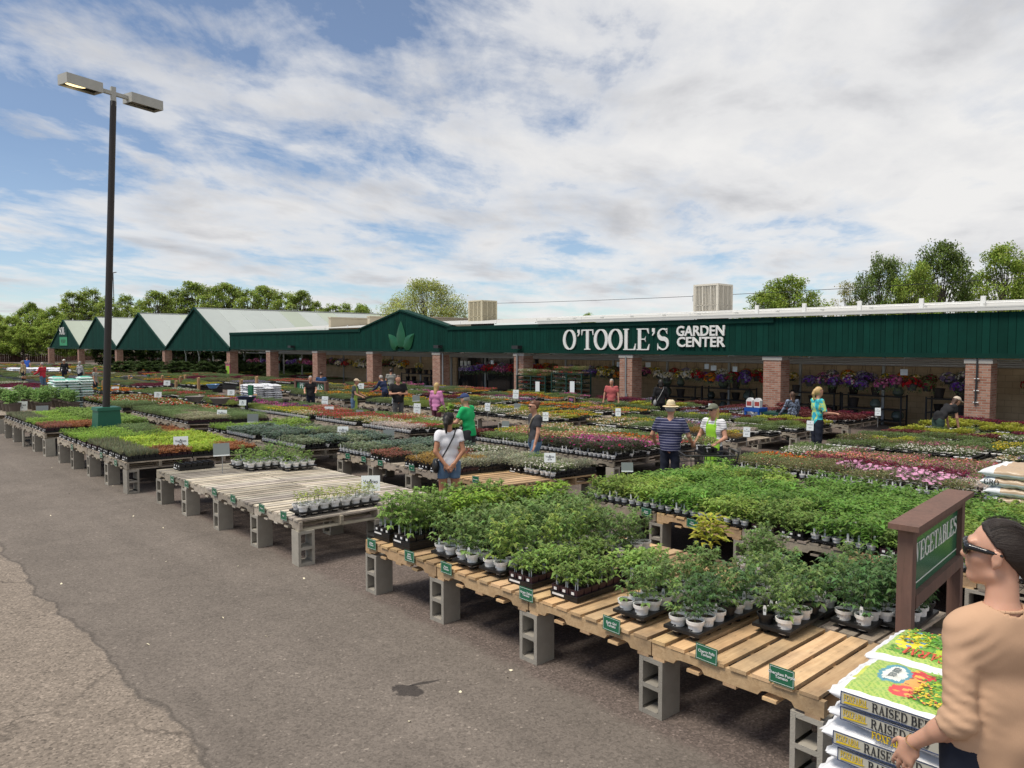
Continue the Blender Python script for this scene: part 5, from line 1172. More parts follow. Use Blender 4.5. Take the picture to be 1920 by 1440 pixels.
# ---- cedar posts in the perennial yard
for i, (px, py, Y) in enumerate(((163, 727, 9.6), (12, 715, 15), (430, 741, 12.6), (242, 712, 16), (292, 711, 17.5), (338, 714, 16.4), (347, 711, 18), (372, 716, 16), (330, 722, 14.5), (452, 720, 15.2), (478, 748, 13), (193, 722, 11.5), (481, 714, 18), (246, 716, 15.5), (304, 712, 17))):
    X, _, Z = aty(px, py - 8, Y); b = MB(); b.prism([(-.10, gz(Y)), (.10, gz(Y)), (.10, Z - .02), (.04, Z + .02), (-.10, Z)], -.05, .05); o = b.build('wooden_post', M['stake'], None, (X, Y, 0)); tag(o, 'short cedar marker post among the far left perennials', 'post', 'cedar marker posts in the yard')
for px, py, Y in ((185, 735, 10.5), (337, 735, 13), (508 - 230, 712, 17), (470, 732, 13.6), (254, 722, 15)):
    X, _, Z = aty(px, py - 10, Y); b = MB(); b.box(-.2, .2, -.04, .04, gz(Y), Z); o = b.build('garden_marker', M['signgreen'], None, (X, Y, 0)); tag(o, 'upright green section marker among the far left perennials', 'sign', 'green section markers in the yard')
# ---- section signs
def section_sign(loc, rz, L, ztop, zbeam, txt, h, lab, cat='sign', pw=.09, face=-1, gzv=0.):
    t = empty('section_sign', loc, rz); tag(t, lab, cat)
    for s in (0, 1):
        b = MB(); b.box(s * L - pw / 2, s * L + pw / 2, -pw / 2, pw / 2, gzv, ztop - .042); b.build('post', M['signwood'], t)
    b = MB(); b.box(-.10, L + .10, -.09, .09, ztop - .035, ztop); b.box(pw / 2 + .002, L - pw / 2 - .002, -.045, .045, ztop - .1, ztop - .041); b.build('cap_board', M['signwood'], t)
    b = MB(); b.box(pw / 2 + .002, L - pw / 2 - .002, -.05, .05, zbeam - .085, zbeam); b.build('crossbeam', M['signwood'], t)
    b = MB(); b.box(pw / 2 + .002, L - pw / 2 - .002, -.012, .012, zbeam + .002, ztop - .102, 0)
    for s in (-1, 1):
        y0, y1 = (-.0135, -.0121) if s < 0 else (.0121, .0135); b.box(pw / 2 + .01, L - pw / 2 - .01, y0, y1, zbeam + .045, zbeam + .052, 1)
    p = b.build('sign_panel', [M['signgreen'], M['white']], t)
    wt = serif_w(txt, h, 1, .03); avail = L - pw - .12; xs = min(1.1, avail / wt); b = MB(); serif(b, txt, h, ((L - wt * xs) / 2 + .035, -.0125, zbeam + (ztop - zbeam) * .38), (1, 0, 0), (0, 0, 1), .002, xs, .03); b.build('lettering', M['white'], p)
    return t
section_sign((-1.69, 5.08, 0), math.pi / 2 + .07, 1.34, 1.365, .885, 'VEGETABLES', .13, 'brown timber sign reading vegetables on a green panel')
X, Y, _ = at(555, 768, 0); X, Y, _ = aty(556, 740, 17.2); zt = aty(556, 712, 17.2)[2]; X2 = aty(612, 740, 17.2)[0]
section_sign((X, Y, 0), 0, X2 - X, zt, zt - .62, 'PERENNIALS', .26, 'far brown timber sign reading perennials, partly hidden by shoppers', pw=.16, gzv=-.4)
# ---- bags
def bag_mesh(L, Wd, T, seed, colf, nx=40, ny=26, e=6, wr=.004):
    rs = np.random.RandomState(seed); V = []; Fs = []; Cc = []; b = MB()
    def surf(u, v, s):
        k = max(0, (1 - abs(u) ** e)) ** .5 * max(0, (1 - abs(v) ** e)) ** .5
        x = u * L / 2 * (1 - .03 * (1 - abs(v)) * abs(u)); y = v * Wd / 2
        w = wr * (math.sin(9 * u + seed) * math.sin(7 * v + 2 * seed) + .6 * math.sin(23 * u + 3 * v) + .5 * math.sin(19 * v - 11 * u + seed))
        ed = .003 * math.sin(26 * v + seed) * abs(u) ** 18 * (1 if s > 0 else 1)
        return (x, y, s * T / 2 * k + w * k + ed)
    us = [math.sin(math.pi / 2 * (2 * i / nx - 1)) for i in range(nx + 1)]; vs = [math.sin(math.pi / 2 * (2 * j / ny - 1)) for j in range(ny + 1)]
    for s in (1, -1):
        V = [surf(u, v, s) for v in vs for u in us]
        for j in range(ny):
            for i in range(nx):
                q = (j * (nx + 1) + i, j * (nx + 1) + i + 1, (j + 1) * (nx + 1) + i + 1, (j + 1) * (nx + 1) + i); Fs = [q if s > 0 else q[::-1]]
                u, v = (us[i] + us[i + 1]) / 2, (vs[j] + vs[j + 1]) / 2; b.f.append([k + (0 if s > 0 else (nx + 1) * (ny + 1)) for k in Fs[0]]); b.m.append(0); b.c.append(colf(u, v, s))
        b.v.extend(V)
    # crimped ends
    for sx in (-1, 1):
        P = []; n = 12
        for i in range(n + 1):
            v = -1 + 2 * i / n; P.append((sx * L / 2 * .985, v * Wd / 2 * .93, .008 * math.sin(i * 1.9 + seed))); P.append((sx * (L / 2 + .022 + .004 * math.sin(i * 2.7 + seed)), v * Wd / 2 * (.88 + .02 * math.sin(i)), -.010 + .005 * math.sin(i * 2.3 + seed)))
        b.add(P, [(2 * i, 2 * i + 1, 2 * i + 3, 2 * i + 2) for i in range(n)], 0, colf(.999, 0, 1))
    return b
bagm = mat('bag_plastic', (1, 1, 1), .38, attr=True, bump=.35, bscale=16, spec=.5)
def c_print(u, v, s):
    """printed top of the raised bed bag"""
    w = (.74, .75, .78)
    if s < 0 or abs(u) > .90 or abs(v) > .88: return w
    if u < -.84: return (.55, .60, .10) if abs(v) < .35 else w
    w3 = math.sin(17 * u + 5 * v) * math.sin(23 * v - 7 * u + 1) + .5 * math.sin(41 * u * v + 9 * u); r = (w3 + 1.3) / 2.8; r = min(max(r, 0), .99); u += .012 * math.sin(40 * v); v += .02 * math.sin(31 * u)
    if ((u + .48) / .20) ** 2 + ((v - .22) / .46) ** 2 < 1: return (.70, .72, .68) if ((u + .48) / .15) ** 2 + ((v - .22) / .36) ** 2 < 1 else (.10, .30, .38)
    if ((u + .18) / .17) ** 2 + ((v - .48) / .25) ** 2 < 1: return (.62, .05, .06) if r < .7 else (.75, .45, .08)
    if ((u + .24) / .15) ** 2 + ((v + .42) / .26) ** 2 < 1: return (.68, .08, .08) if r < .7 else (.80, .40, .10)
    if ((u + .2) / .12) ** 2 + (v / .5) ** 2 < 1: return (.72, .36, .10) if r < .6 else (.35, .12, .06)
    if ((u - .12) / .13) ** 2 + ((v - .25) / .3) ** 2 < 1: return (.42, .55, .04)
    if ((u - .62) / .22) ** 2 + ((v + .1) / .55) ** 2 < 1: return (.80, .66, .04) if r < .75 else (.12, .30, .5)
    if -.1 < u < .8 and abs(v) < .72: return [(.10, .28, .03), (.16, .38, .04), (.06, .18, .03), (.30, .45, .06), (.35, .06, .05)][int(r * 4.6)]
    k = int((u + 2) * 34) + int((v + 2) * 20); return (.40, .52, .12) if k % 3 else (.24, .42, .08)
BAGTOP = bag_mesh(.74, .53, .105, 3, c_print, 170, 100).mesh('soil_bag', bagm, smooth=True, col=True)
white = (.74, .75, .78)
BAGW = [bag_mesh(.74, .53, .115, 5 + i, lambda u, v, s: white, e=5, wr=.005).mesh('soil_bag', bagm, smooth=True, col=True) for i in range(3)]
yel = mat('logo_yellow', (.72, .52, .02), .5); navy = mat('print_navy', (.035, .06, .16), .5); bandm = mat('print_band', (.50, .49, .42), .5)
bag_lab = ['topmost', 'second', 'third', 'fourth', 'fifth', 'sixth', 'seventh', 'eighth']
for k in range(8):
    for q in range(2):
        x = -1.18 + random.Random(k * 2 + q).uniform(-.025, .03); y = 3.84 + .55 * q; z = .085 + .103 * (7 - k)
        o = inst('soil_bag', BAGTOP if k == 0 else BAGW[(k + q) % 3], None, (x, y, z), random.Random(k + 9 * q).uniform(-.03, .03) + (math.pi if (q and k == 0) else 0))
        tag(o, f"{bag_lab[k]} raised bed soil bag of {'front' if q == 0 else 'rear'} pile beside woman in tan sweater", 'bag', 'raised bed soil bags stacked at the table end')
        if q == 0:
            flip = k % 2; yf = -.272; b = MB(); zz_ = .0 if not flip else .022
            b.box(-.31, .36, yf - .003, yf, zz_ - .032, zz_ + .033, 0); b.box(-.31, .36, yf - .0045, yf - .0031, zz_ + .029, zz_ + .033, 1); b.box(-.31, .36, yf - .0045, yf - .0031, zz_ - .032, zz_ - .028, 1); b.box(-.31, -.306, yf - .0045, yf - .0031, zz_ - .0275, zz_ + .0285, 1)
            p = b.build('printed_band', [bandm, navy], o); b = MB(); h = .043
            serif(b, 'RAISED BED', h, (-.165, yf - .0048, zz_ - .02), (1, 0, 0), (0, 0, 1), .001, .80, .05); serif(b, '-PLANT', .022, (.17, yf - .0048, zz_ - .012), (1, 0, 0), (0, 0, 1), .001, .9, .05); b.build('lettering', M['ink'], p)
            b = MB(); serif(b, 'FOXFARM', .027, (-.295, yf - .0048, zz_ - .005), (1, 0, 0), (0, 0, 1), .0012, .66, .03); b.prism([(-.295, zz_ - .022), (-.19, zz_ - .014), (-.18, zz_ - .008), (-.29, zz_ - .012)], yf - .006, yf - .0048); b.build('logo', yel, p)
            if flip:
                b = MB(); serif(b, 'FOXFARM', .034, (-.16, yf - .002, -.046), (1, 0, 0), (0, 0, 1), .0045, .80, .03, c=(1, 1, 1)); b.build('logo', yel, p)
        if k == 0:
            b = MB()
            if q == 0: serif(b, 'RAISED BED', .030, (-.165, -.045, .0545), (0, 1, 0), (-1, 0, 0), .0012, .78, .08); mm = M['cardback']
            else: serif(b, 'FOXFARM', .10, (-.16, .10, .0545), (1, 0, 0), (0, 1, 0), .002, .62, .05); mm = mat('logo_red', (.60, .10, .06), .5)
            b.build('lettering', mm, o)
            pm = PM(); rs_ = np.random.RandomState(8 + q); n = 520; P = np.stack([rs_.uniform(-.05, .31, n) if q == 0 else rs_.uniform(-.28, .3, n), rs_.uniform(-.19, .19, n) if q == 0 else rs_.uniform(-.20, .02, n), np.full(n, .0535)], 1); g_ = np.floor((P[:, 0] * 9 + P[:, 1] * 7) % 5).astype(int); pal_ = np.array([(.12, .34, .04), (.24, .46, .06), (.05, .16, .03), (.62, .10, .07), (.80, .58, .05)])
            C_ = pal_[np.where(rs_.rand(n) < .75, g_, rs_.randint(0, 5, n))] * rs_.uniform(.6, 1.3, (n, 1)); pm.leaves(P, azd(rs_.uniform(0, 6.28, n), np.zeros(n)), .020, .014, C_, 0., fine=False); V_, L_, T_, Cc_, mi_ = pm.arrays(); V_[:, 2] = .0537 + .00002 * (np.arange(len(V_)) // 4)
            inst('printed_picture', np_mesh('printed_picture', [bagm], V_, L_, T_, Cc_, mi_), o)
# bag pallets further away
def bag_pile(name, cx, cy, nx, ny, nl, c1, c2, lab, grp, L=.62, Wd=.42, T=.12, z0=.13, rz=0., stripes=False):
    f = lambda u, v, s: (c2 if (s > 0 and abs(v) < .8 and abs(u) < .85) else c1)
    if stripes: f = lambda u, v, s: (c1 if abs(math.sin(9 * v + 4 * u)) > .28 else c2)
    ms = [bag_mesh(L, Wd, T, 21 + i, f, 14, 10, e=4, wr=.008).mesh(name, bagm, smooth=True, col=True) for i in range(2)]; R = random.Random(int(cx * 10)); g = gz(cy)
    lay = ['bottom'] + [ordn[i] for i in range(1, nl)]
    for k in range(nl):
        for i in range(nx):
            for j in range(ny):
                if k == nl - 1 and R.random() < .4: continue
                hid = 0 < i < nx - 1 and 0 < j and k < nl - 1
                if hid and j < ny: 
                    if j > 0 and not (i == nx - 1): continue
                x = (i - (nx - 1) / 2) * (L * .97 if k % 2 == 0 else L * .95); y = (j - (ny - 1) / 2) * Wd * .98
                o = inst(name, ms[R.randint(0, 1)], None, (cx + x * math.cos(rz) - y * math.sin(rz) + R.uniform(-.03, .03), cy + x * math.sin(rz) + y * math.cos(rz) + R.uniform(-.03, .03), g + z0 + T * .78 * (k + .5)), rz + R.uniform(-.07, .07))
                tag(o, lab, 'bag', grp)
    o = inst('pallet', PAL['old'][0], None, (cx, cy - .5, g), 0); o.scale = (nx * L / 1.17, 1, .95); tag(o, 'worn pallet under ' + grp, 'pallet')
X, Y, _ = at(121, 772, .2); bag_pile('soil_bag', X - .35, Y + .3, 2, 3, 14, (.60, .70, .68), (.10, .42, .30), 'teal and white soil bag in tall stack left of the light pole', 'teal soil bags in the tall stack', L=.50)
X, Y = -31.4, 14.5; bag_pile('soil_bag', X, Y, 2, 3, 10, (.66, .67, .70), (.16, .15, .17), 'white soil bag with dark bands in stack left of perennials sign', 'white banded soil bags in one stack', stripes=True, L=.8)
X, Y, _ = at(18, 748, .1); bag_pile('mulch_bag', X, Y + .5, 3, 3, 5, (.62, .58, .60), (.45, .08, .14), 'white and red mulch bag in low pile at far left edge', 'white and red mulch bags at far left', stripes=True)
for i, px in enumerate((38, 62, 86, 108)):
    d_ = ray(px, 697); t_ = 62 / dist(d_[0], d_[1]); bag_pile('white_bag', d_[0] * t_, d_[1] * t_, 2, 2, 6, (.72, .73, .76), (.40, .46, .60), f"white bag on {['first', 'second', 'third', 'last'][i]} distant pallet before the reddish fence", f"white bags on {['first', 'second', 'third', 'last'][i]} distant pallet", T=.16, L=1.1, Wd=.8, stripes=True)
gb = [bag_mesh(.7, .45, .13, 31 + i, lambda u, v, s: (.70, .72, .74) if (abs(u) > .5 or s < 0) else (.45, .33, .22), e=5, wr=.008).mesh('soil_bag', bagm, smooth=True, col=True) for i in range(2)]
for k in range(9):
    for q in range(2):
        o = inst('soil_bag', gb[k % 2], None, (-2.42 + random.Random(k + q).uniform(-.05, .05), 11.15 + .46 * q, gz(11) + .2 + .115 * k), math.pi / 2 * 0 + random.Random(k).uniform(-.08, .08)); tag(o, 'white growing mix bag in stack at right picture edge', 'bag', 'growing mix bags at the right edge')
        if q == 0 and k % 2: b = MB(); serif(b, 'GROW', .07, (-.3, -.232, -.03), (1, 0, 0), (0, 0, 1), .002, .9, .05); b.build('lettering', M['ink'], o)
# ---- hanging baskets
b = MB(); b.lathe([(0, 0), (.09, .005), (.14, .15), (.155, .15), (.155, .17), (.13, .17), (.12, .14), (0, .14)], 14); BPOT = b.mesh('pot', mat('basket_pot', (.045, .05, .05), .6, rand=.5), smooth=True)
b = MB()
for a in (0, 2.09, 4.19): b.tube((.14 * math.cos(a), .14 * math.sin(a), .16), (0, 0, .56), .003, n=4)
b.tube((0, 0, .56), (0, 0, .72), .005, n=4); BHOOK = b.mesh('hanger', M['dmetal'])
def basket_mesh(cols, seed, big=1.):
    rs = np.random.RandomState(seed); pm = PM(); mound(pm, rs, (0, 0, .13), .20 * big, .24 * big, 170, .05, G3, .6); n = 90
    a = rs.uniform(0, 6.28, n); el = rs.uniform(-.35, 1.4, n); Dn = azd(a, el); P = Dn * np.array([.25, .25, .19]) * big * rs.uniform(.85, 1.08, (n, 1)) + [0, 0, .17]; C = np.array([cols[rs.randint(len(cols))] for _ in range(n)]); C = np.clip(C * (1 + rs.uniform(-.25, .15, (n, 1))), 0, 1); pm.flowers(P, Dn, .040 * rs.uniform(.8, 1.2, n), C)
    k = 40; a = rs.uniform(0, 6.28, k); P = azd(a, a * 0) * .19 * big + [0, 0, .12]; P[:, 2] -= rs.uniform(0, .18, k); pm.leaves(P, azd(a, a * 0 - .6), .05, .03, cv(rs, k, G3), .3)
    return pm.mesh('flowers', [M['leaf'], M['petal']])
BK = {n: basket_mesh(c, 40 + i) for i, (n, c) in enumerate(dict(violet=[FL['purple'], FL['purple'], FL['lav']], red=[FL['red'], FL['crimson'], FL['red']], magenta=[FL['magenta'], FL['pink']], pink=[FL['pink'], (.7, .4, .6)], white=[FL['white'], FL['cream']], yellow=[FL['yellow'], FL['cream']], gold=[FL['gold'], FL['orange']], mixed=[FL['purple'], FL['pink'], FL['white']], lilac=[FL['lilac'], FL['lav'], FL['white']], leafy=[(.15, .2, .06), FL['crimson']], burgundy=[FL['wine'], FL['rose']]).items())}
order = [('magenta violet violet leafy', 5), ('violet leafy magenta burgundy leafy', 6), ('white red yellow white leafy leafy', 7), ('yellow leafy', 8), ('lilac violet red magenta red magenta', 9), ('leafy magenta leafy violet violet yellow gold red', 10), ('white yellow white red gold violet leafy violet red red', 11), ('violet mixed violet mixed violet magenta magenta red leafy yellow violet pink', 12), ('pink red leafy white', 13)]
def basket(X, Y, Z, k, lab, grp, s=1.):
    t = empty('hanging_basket', (X, Y, Z)); tag(t, lab, 'hanging basket', grp); inst('pot', BPOT, t, sc=s); inst('hanger', BHOOK, t); inst('flowers', BK[k], t, (0, 0, 0), random.Random(int(X * 50)).uniform(0, 6), s)
Rb = random.Random(6)
names8 = {5: 'second bay right of long fascia corner', 6: 'bay before the tan wall start', 7: 'bay under the leaf emblem', 8: 'bay left of shop doors', 9: 'bay of the shop doors', 10: 'bay behind the plant racks', 11: 'bay under words garden center', 12: 'wide bay right of blue crates', 13: 'bay at the right picture edge'}
PCE = PCX + [PCX[-1] + 6.4]
for s_, i in order:
    i0 = i - 1; xa, xb = PCE[i0] + .55, PCE[i0 + 1] - .55 if i0 + 1 < len(PCE) else PCE[-1]
    ks = s_.split(); n = 11
    if i in (5,): n = 5
    if i == 8: n = 3
    for row, (yo, zo) in enumerate(((1.25, 1.16), (2.35, 1.22), (3.3, 1.26))):
        if i in (5, 8) and row: continue
        for j in range(n):
            k = ks[min(int(j / n * len(ks)), len(ks) - 1)] if row == 0 else ks[Rb.randrange(len(ks))] if row == 1 else Rb.choice(['yellow', 'gold', 'lilac', 'leafy'])
            if Rb.random() < .08: continue
            X = xa + (xb - xa) * (j + .5) / n + Rb.uniform(-.08, .08)
            if X > 1.5: continue
            rw = ['front', 'middle', 'rear'][row]; basket(X, YF + yo + Rb.uniform(-.06, .06), zo + Rb.uniform(-.06, .06) - .16, k, f"{k} flowered hanging basket in {rw} row, {names8.get(i, 'end bay')}", f"{k} baskets in {rw} row, {names8.get(i, 'end bay')}", Rb.uniform(.95, 1.2))
# paper notices hung from the pipes
for px, py in ((1160, 683), (1215, 684), (1325, 687), (1378, 692), (1695, 698), (563, 674), (923, 679), (1338, 690)):
    X, Y, Z = aty(px, py, YF + 1.3); b = MB(); b.box(-.11, .11, -.003, .003, -.1, .1); b.tube((0, 0, .1), (0, 0, .45), .003, n=4); o = b.build('hanging_notice', M['card'], None, (X, Y, Z), Rb.uniform(-.2, .5)); tag(o, f"white paper notice hanging in the shop front above {'door plants' if px < 1000 else 'flowers'}", 'notice', 'paper notices hung above the baskets' if px > 1000 else 'paper notices near the doors')
# ---- racks and shelves along the wall
b = MB(); b.lathe([(0, 0), (.13, 0), (.19, .30), (.20, .33), (.17, .33), (.16, .28), (0, .28)], 14); GP1 = b.mesh('glazed_pot', mat('glazed_pot', (.05, .045, .045), .25, rand=.6), smooth=True)
b = MB(); b.lathe([(0, 0), (.12, 0), (.22, .12), (.21, .26), (.13, .36), (.15, .39), (.12, .39), (.11, .3), (0, .3)], 14); GP2 = b.mesh('glazed_pot', mat('glazed_jar', (.10, .13, .11), .25, rand=.6), smooth=True)
GPC = [GP1, GP2, inst('x', GP1).data]
bpy.data.objects.remove([o for o in COL.objects if o.name == 'x'][0])
def shelf(px0, px1, lab, levels=(.0, .55, 1.02)):
    Y = 28.3; x0, x1 = aty(px0, 750, Y)[0], aty(px1, 750, Y)[0]; g = gz(Y); t = empty('pot_shelf', ((x0 + x1) / 2, Y, g)); tag(t, lab, 'shelf'); w = (x1 - x0) / 2
    b = MB()
    for s in (-1, 1):
        for y in (-.28, .28): b.cbox(s * w, y, .55, .05, .05, 1.1)
    b.build('upright', M['dmetal'], t)
    for z in levels[1:] + (.15,):
        b = MB(); b.box(-w + .03, w - .03, -.3, .3, z, z + .035); b.build('shelf_board', M['dmetal'], t)
        n = int(2 * w / .55)
        for i in range(n):
            if Rb.random() < .15: continue
            o = inst('glazed_pot', Rb.choice((GP1, GP2)), None, (t.location.x - w + .3 + (2 * w - .5) * i / max(1, n - 1), Y, g + z + .036), 0, Rb.uniform(.75, 1.05)); tag(o, f"glazed garden pot on {'top' if z > 1 else 'lower'} board of {lab[:48]}", 'pot', f"glazed pots on {lab[:40]}")
shelf(1240, 1310, 'black shelf behind the straw hat man')
shelf(1322, 1412, 'black shelf left of brick pillar with crates')
shelf(1478, 1570, 'black shelf behind the woman in turquoise')
shelf(1585, 1695, 'black shelf in middle of wide right bay')
shelf(1742, 1815, 'black shelf left of rightmost pillar')
shelf(760, 815, 'black shelf in the bay under the leaf emblem')
RV = ['green', 'mauve', 'whitefl', 'redfl', 'shrub']
for q, (pa, pb, lab) in enumerate(((978, 1031, 'left green wheeled plant rack beside the entrance pillar'), (1043, 1099, 'right green wheeled plant rack in front of baskets'))):
    Y = 22.6 if q == 0 else 23.0
    Y = 24.45; x0, x1 = aty(pa, 750, Y)[0], aty(pb, 750, Y)[0]; g = gz(Y); H_ = aty(pa, 703 if q == 0 else 698, Y)[2] - g; t = empty('plant_rack', ((x0 + x1) / 2, Y, g)); tag(t, lab, 'plant rack'); w = (x1 - x0) / 2
    rk = mat('rack_green', (.010, .045, .035), .5)
    for sx in (-1, 0, 1):
        for sy in (-.3, .3): b = MB(); b.cbox(sx * w, sy, H_ / 2 + .05, .05, .05, H_ - .1); b.build('upright', rk, t)
    for sx in (-1, 1):
        for sy in (-.3, .3): b = MB(); b.tube((sx * w - .03, sy, .05), (sx * w + .03, sy, .05), .05, n=10); b.build('wheel', M['dmetal'], t)
    nl = 8
    for k in range(nl):
        z = .15 + (H_ - .2) * k / (nl - 1); b = MB(); b.box(-w, w, -.3, .3, z, z + .02); b.build('shelf_board', rk, t)
        for i in range(6):
            x = -w + .18 + (2 * w - .36) * i / 5; v = RV[Rb.randrange(5)]
            o = inst('plant_tray', CTRAY, None, (t.location.x + x, Y, g + z + .021)); tag(o, f"small tray of plants on {ordn[k]} shelf up, {lab[:42]}", 'plant tray', f"trays on shelf {k + 1} of {lab[:40]}")
            inst('foliage', foliage_mesh(v, 0), o, (0, 0, .0), 0, (.95, 1, 1.25))
    b = MB(); x, _, z = aty(pa + 30, 727, Y - .35); b.box(x - t.location.x - .13, x - t.location.x + .13, -.36, -.35, z - g - .28, z - g + .28); b.build('notice', M['card'], t)
# chalkboard
X, Y, Zb = aty(1072, 768, 20.3); zt = aty(1072, 745, 20.3)[2]; t = empty('chalkboard_sign', (X, Y, gz(Y)), -.35); tag(t, 'framed black chalkboard with coloured writing on an easel', 'sign'); g = gz(Y)
b = MB(); b.box(-.22, .22, -.02, .0, Zb - g, zt - g); b.build('board', M['dark'], t); b = MB()
for x0, x1, z0, z1 in ((-.26, -.221, Zb - g - .04, zt - g + .04), (.221, .26, Zb - g - .04, zt - g + .04), (-.22, .22, zt - g + .001, zt - g + .04), (-.22, .22, Zb - g - .04, Zb - g - .001)): b.box(x0, x1, -.03, .01, z0, z1)
b.build('frame', M['stake'], t); b = MB()
for s in (-1, 1): b.tube((s * .22, 0, Zb - g), (s * .26, .05, 0), .02)
b.tube((0, .02, zt - g - .05), (0, .5, 0), .02); b.build('easel_leg', M['stake'], t)
for i, (tx, cc) in enumerate((('FRESH', (.6, .2, .5)), ('herbs', (.2, .5, .6)), ('today', (.6, .5, .2)))):
    o = inst('chalk_writing', sans_mesh(tx, .11, .001, .001, mat('chalk', cc, .9)), t, (0, -.023, zt - g - .09 - .1 * i)); o.rotation_euler = (math.pi / 2, 0, 0)
# blue crates with white jugs
blue = mat('crate_blue', (.01, .08, .36), .5); jug = mat('jug_white', (.72, .72, .72), .4); rd = mat('jug_label', (.35, .06, .05), .5)
Y = 22.5 - 1.0; Y = 21.4; X0, X1 = aty(1403, 780, Y)[0], aty(1431, 780, Y)[0]; g = gz(Y); ztp = aty(1416, 763, Y)[2] - g; hgt = ztp / 2
for k in range(2):
    z0 = hgt * k; b = MB(); w = (X1 - X0) / 2
    b.box(-w, w, -.25, .25, z0, z0 + .04); b.box(-w, w, -.25, .25, z0 + hgt - .12, z0 + hgt - .02) if False else None
    for sx in (-1, 1):
        for sy in (-1, 1): b.cbox(sx * (w - .03), sy * .22, z0 + hgt / 2 + .01, .06, .06, hgt - .07)
    for s in (-1, 1): b.box(-w, w, s * .25 - .015, s * .25 + .015, z0 + hgt - .13, z0 + hgt - .02); b.box(s * w - .015, s * w + .015, -.234, .234, z0 + hgt - .128, z0 + hgt - .022)
    o = b.build('blue_crate', blue, None, ((X0 + X1) / 2, Y, g)); tag(o, f"{'lower' if k == 0 else 'upper'} blue plastic crate by the brick pillar", 'crate', 'blue crates by the pillar')
    for q in range(2):
        for zz2 in ([z0 + .042] if k == 0 else [z0 + .042, z0 + hgt]):
            b = MB(); h = min(.36, hgt - .18); b.prism([(-.1, 0), (.1, 0), (.1, h * .75), (.04, h), (-.04, h), (-.1, h * .75)], -.08, .08, 'y', 0); b.box(-.08, .08, -.083, -.0801, h * .15, h * .62, 1)
            o = b.build('white_jug', [jug, rd], None, ((X0 + X1) / 2 - .13 + .26 * q, Y - .1, g + zz2)); tag(o, f"white jug with red label, {'left' if q == 0 else 'right'}, {'inside lower crate' if k == 0 else 'inside upper crate' if zz2 < z0 + .1 else 'on top of crates'}", 'jug', 'white jugs in blue crates')
# green metal bench with dark trays beside the pillar
Y = 21.6; xa, xb = aty(1436, 780, Y)[0], aty(1490, 780, Y)[0]; zt = aty(1460, 773, Y)[2] - gz(Y); t = empty('green_bench', ((xa + xb) / 2, Y, gz(Y))); tag(t, 'dark green metal bench right of the blue crates', 'bench'); w = (xb - xa) / 2; gm_ = mat('bench_green', (.01, .06, .045), .5)
b = MB(); b.box(-w, w, -.3, .3, zt - .06, zt); b.build('top', gm_, t)
for s in (-1, 1):
    for y in (-.27, .27): b = MB(); b.cbox(s * (w - .04), y, zt / 2 - .03, .05, .05, zt - .062); b.build('leg', gm_, t)
o = inst('plant_tray', CTRAY, None, ((xa + xb) / 2 + .2, Y, gz(Y) + zt + .001), 1.57); tag(o, 'dark tray of black pots on the green bench', 'plant tray'); inst('cell_pack', CELLB, o); inst('foliage', foliage_mesh('heuch', 1), o, (0, 0, .04))
# blue bowls, grey bowls in the yard
b = MB(); b.lathe([(0, 0), (.3, .02), (.55, .22), (.52, .22), (.3, .06), (0, .05)], 18); BW = b.mesh('garden_bowl', mat('blue_bowl', (.10, .25, .5), .3)); BG = b.mesh('garden_bowl', mat('grey_bowl', (.22, .20, .18), .6)); BN = b.mesh('garden_bowl', mat('navy_bowl', (.02, .03, .08), .3))
for px, py, Y, m_, lb in ((399, 722, 15, BW, 'pale blue bowl among the perennials'), (412, 748, 10, BG, 'grey stone coloured bowl above the herb table'), (462, 745, 10.6, BN, 'navy blue glazed bowl beyond the herb table'), (365, 745, 10, BG, 'grey bowl beside white flowers behind herb table')):
    X, _, Z = aty(px, py, Y); b = MB(); o = inst('garden_bowl', m_, None, (X, Y, Z - .18), 0, 1.0); tag(o, lb, 'bowl'); b.tube((0, 0, (gz(Y) - Z + .18)), (0, 0, .0), .09); b.build('pedestal', M['dmetal'], o); o.scale = (.6, .6, 1)
